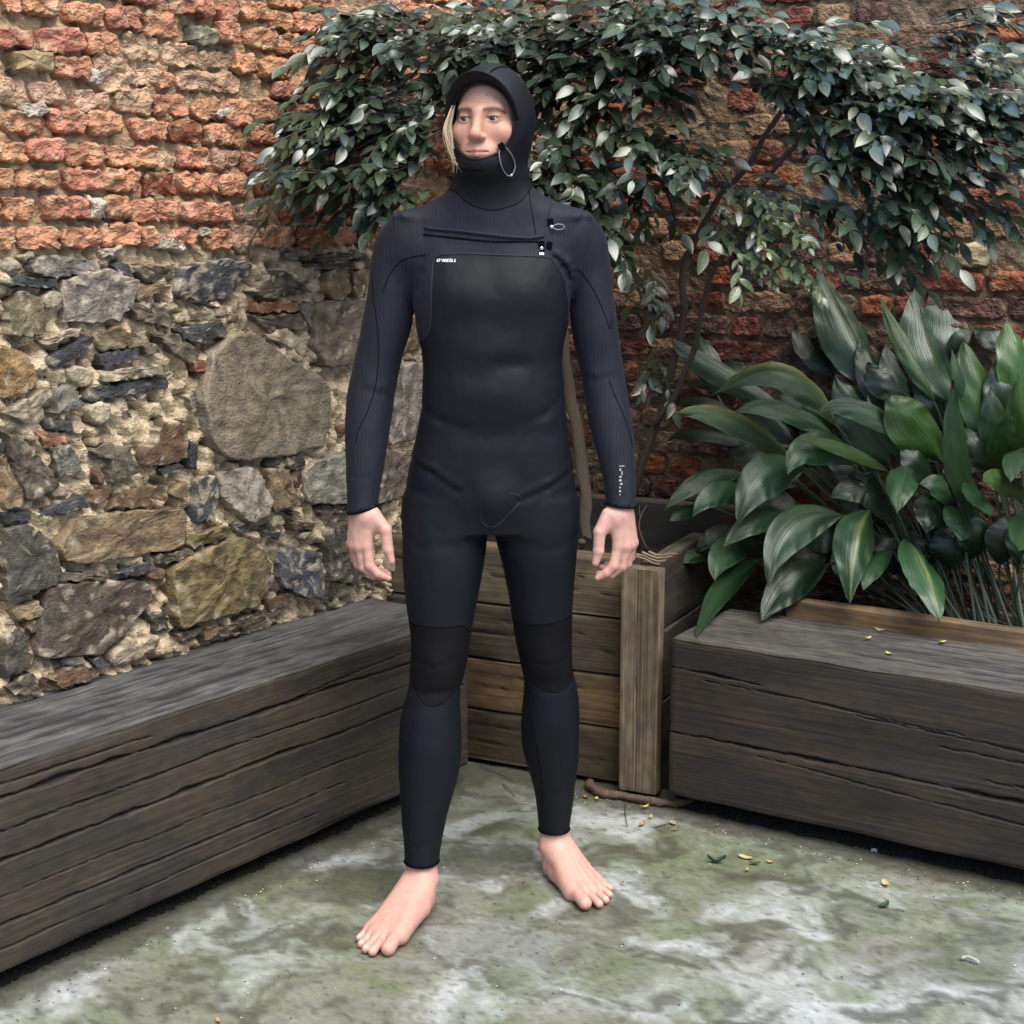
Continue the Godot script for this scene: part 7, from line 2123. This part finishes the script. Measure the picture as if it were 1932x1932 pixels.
func litter() -> void:
	rng.seed = 61
	var cols := {"yellow": [0.50, 0.40, 0.15], "amber": [0.40, 0.26, 0.08], "brown": [0.26, 0.15, 0.06], "green": [0.03, 0.065, 0.035]}
	for k: String in cols:
		var a: Array = cols[k]
		M["fallen_" + k] = material(0.55, lin(a[0], a[1], a[2]), M.concrete.albedo_texture, 20.0, null, 0, true, false)
	for l in LITTER:
		var curl := rng.randf_range(0.3, 1.1)
		if l[1] == "green" and l[2] > 0.04: curl = 1.2
		var turn := Basis(Vector3.UP, rng.randf_range(0, TAU))
		var o := put("fallen_leaf", fallen_leaf(l[2], curl, rng.randf() * 99), M["fallen_" + l[1]], self, Transform3D(turn, l[0]))
		tag(o, l[3], "leaf", l[4])
	var pts := curve(STICK, 40)
	for i in pts.size(): pts[i] += Vector3(0, 0, 0.004) * nz.get_noise_1d(i * 0.3)
	tag(put("stick", tube_mesh(pts, 0.0125, 0.0095, 9, 0.35), M.stick, self), "bent bare brown stick lying on the floor in front of the post", "stick")
	for t in TWIGS:
		tag(put("twig", tube_mesh(curve(t[1], 10), 0.0016, 0.0010, 5, 0.3), M.bark_dark, self), t[0], "twig", "twigs on the floor")
	var sp := thing("bare_sprout", "dry leafless forked sprout standing in the corner planter behind the hand", "plant", Transform3D(Basis(), SPROUT[0]))
	put("stem", tube_mesh(curve(SPROUT, 16), 0.0028, 0.0014, 5), M.stem_pale, sp, Transform3D(Basis(), -SPROUT[0]))
	put("stem", tube_mesh(curve(SPROUT_SIDE, 8), 0.0018, 0.001, 5), M.stem_pale, sp, Transform3D(Basis(), -SPROUT[0]))
	var chip := PackedVector3Array([CHIP_AT + Vector3(-0.018, 0.002, -0.006), CHIP_AT + Vector3(-0.004, 0.006, -0.002), CHIP_AT + Vector3(0.008, 0.004, 0.006), CHIP_AT + Vector3(0.014, 0.001, 0.014)])
	tag(put("paint_flake", tube_mesh(curve(chip, 10), 0.005, 0.002, 5, 0.6), M.white_chip, self), "curled white flake lying on the floor in the right corner", "flake")
	tag(put("paint_flake", tube_mesh(PackedVector3Array([CHIP_TOP, CHIP_TOP + Vector3(0.008, 0.003, 0.0), CHIP_TOP + Vector3(0.015, 0, 0.003)]), 0.005, 0.004, 5, 0.4), M.white_chip, self), "tiny white flake beside the foot of the right bench", "flake")
	var pb := SphereMesh.new()
	pb.radius = 0.012
	pb.height = 0.02
	pb.radial_segments = 14
	pb.rings = 8
	tag(put("pebble", pb, M.stick, self, Transform3D(Basis(), PEBBLE_AT)), "round brownish pebble on the soil behind the front planks of the corner planter", "pebble")
	# grit and crumbs over the floor
	var bit := SphereMesh.new()
	bit.radius = 0.5
	bit.height = 0.7
	bit.radial_segments = 6
	bit.rings = 3
	var mm := MultiMesh.new()
	mm.transform_format = MultiMesh.TRANSFORM_3D
	mm.use_colors = true
	mm.mesh = bit
	mm.instance_count = 900
	for i in 900:
		var p := Vector3(rng.randf_range(-1.2, 1.4), 0.001, rng.randf_range(-0.85, 1.0))
		if i > 500:
			var f := rng.randf()
			p = Vector3(lerpf(-1.3, -0.12, f), 0.001, lerpf(0.95, -0.62, f)) + Vector3(rng.randf_range(0.0, 0.09), 0, rng.randf_range(0, 0.06)) if i % 2 == 0 else Vector3(lerpf(0.0, 1.5, f), 0.001, lerpf(-0.68, 0.27, f)) + Vector3(rng.randf_range(-.04, .02), 0, rng.randf_range(0.0, 0.07))
		var s := rng.randf_range(0.0012, 0.0042)
		mm.set_instance_transform(i, Transform3D(Basis(Vector3.UP, rng.randf() * TAU).scaled(Vector3(s * 1.5, s * 0.7, s)), p))
		mm.set_instance_color(i, Color(0.55, 0.5, 0.4) if rng.randf() < 0.3 else Color(0.06, 0.05, 0.035))
	var mi := MultiMeshInstance3D.new()
	mi.name = "grit"
	mi.multimesh = mm
	mi.material_override = M.grit_bits
	mi.set_meta("kind", "stuff")
	mi.set_meta("label", "specks of grit and leaf crumbs strewn over the concrete floor")
	mi.set_meta("category", "grit")
	add_child(mi, true)

func _ready() -> void:
	var cam := Camera3D.new()
	cam.name = "camera"
	cam.fov = 36.97
	cam.far = 200.0
	cam.position = Vector3(0, 1.52, 3.38)
	cam.rotation_degrees = Vector3(-10.7, 0, 0)
	add_child(cam)
	var env := Environment.new()
	env.background_mode = Environment.BG_SKY
	var sky := ProceduralSkyMaterial.new()
	sky.sky_top_color = Color(0.66, 0.82, 1.0)
	sky.sky_horizon_color = Color(0.68, 0.80, 0.96)
	sky.sky_curve = 0.25
	sky.ground_bottom_color = Color(0.3, 0.29, 0.27)
	sky.ground_horizon_color = Color(0.62, 0.63, 0.64)
	sky.sky_energy_multiplier = 1.0
	var s := Sky.new()
	s.sky_material = sky
	env.sky = s
	env.tonemap_mode = Environment.TONE_MAPPER_LINEAR
	env.tonemap_exposure = 3.4
	env.sdfgi_enabled = true
	env.ssao_enabled = true
	env.ssil_enabled = true
	var we := WorldEnvironment.new()
	we.name = "world_environment"
	we.environment = env
	add_child(we)
	var sun := DirectionalLight3D.new()
	sun.name = "sun"
	sun.light_energy = 0.5
	sun.light_angular_distance = 45.0
	sun.light_color = Color(1.0, 0.985, 0.96)
	sun.shadow_enabled = true
	sun.rotation_degrees = Vector3(-58, 28, 0)
	add_child(sun)
	nz.noise_type = FastNoiseLite.TYPE_SIMPLEX_SMOOTH
	nz.frequency = 1.0
	nz.fractal_octaves = 1
	nz.seed = 5
	make_materials()
	M.mortar_plain = material(0.97, lin(0.30, 0.30, 0.31), null, 1.0, null, 0, true, false)  # grey chosen to cool the bounce from the added, unseen walls
	M.stem_pale = material(0.9, lin(0.33, 0.25, 0.17), M.bark.albedo_texture, 8.0, M.bark.heightmap_texture, 0.3, true, false)
	M.bark_dark = material(0.9, lin(0.13, 0.10, 0.085), M.bark.albedo_texture, 8.0, M.bark.heightmap_texture, 0.3, true, false)
	M.eye = material(0.12, Color.WHITE, null, 1.0, null, 0, false, true)
	M.stick = material(0.75, lin(0.20, 0.13, 0.09), M.bark.albedo_texture, 6.0, M.bark.heightmap_texture, 0.3, true, false)
	M.white_chip = material(0.8, lin(0.66, 0.64, 0.6), M.bark.albedo_texture, 6.0, null, 0, true, false)
	M.grit_bits = material(0.9, Color.WHITE, null, 1.0, null, 0, false, true)
	M.splinter = material(0.9, lin(0.22, 0.17, 0.12), null, 1.0, null, 0, true, false)
	var t0 := Time.get_ticks_msec()
	ground()
	left_wall()
	back_wall()
	# unseen courtyard side, added behind the camera to block low sky light
	var added_wall := BoxMesh.new()
	added_wall.size = Vector3(14, 3.9, 0.3)
	struct(put("added_courtyard_wall", added_wall, M.mortar_plain, self, Transform3D(Basis(Vector3.UP, 0.25), Vector3(0.5, 1.95, 6.6))), "plain unseen courtyard wall added behind the camera to cut low sky light")
	benches()
	planters()
	print("setting ", Time.get_ticks_msec() - t0)
	shrub()
	aspidistra()
	person()
	litter()
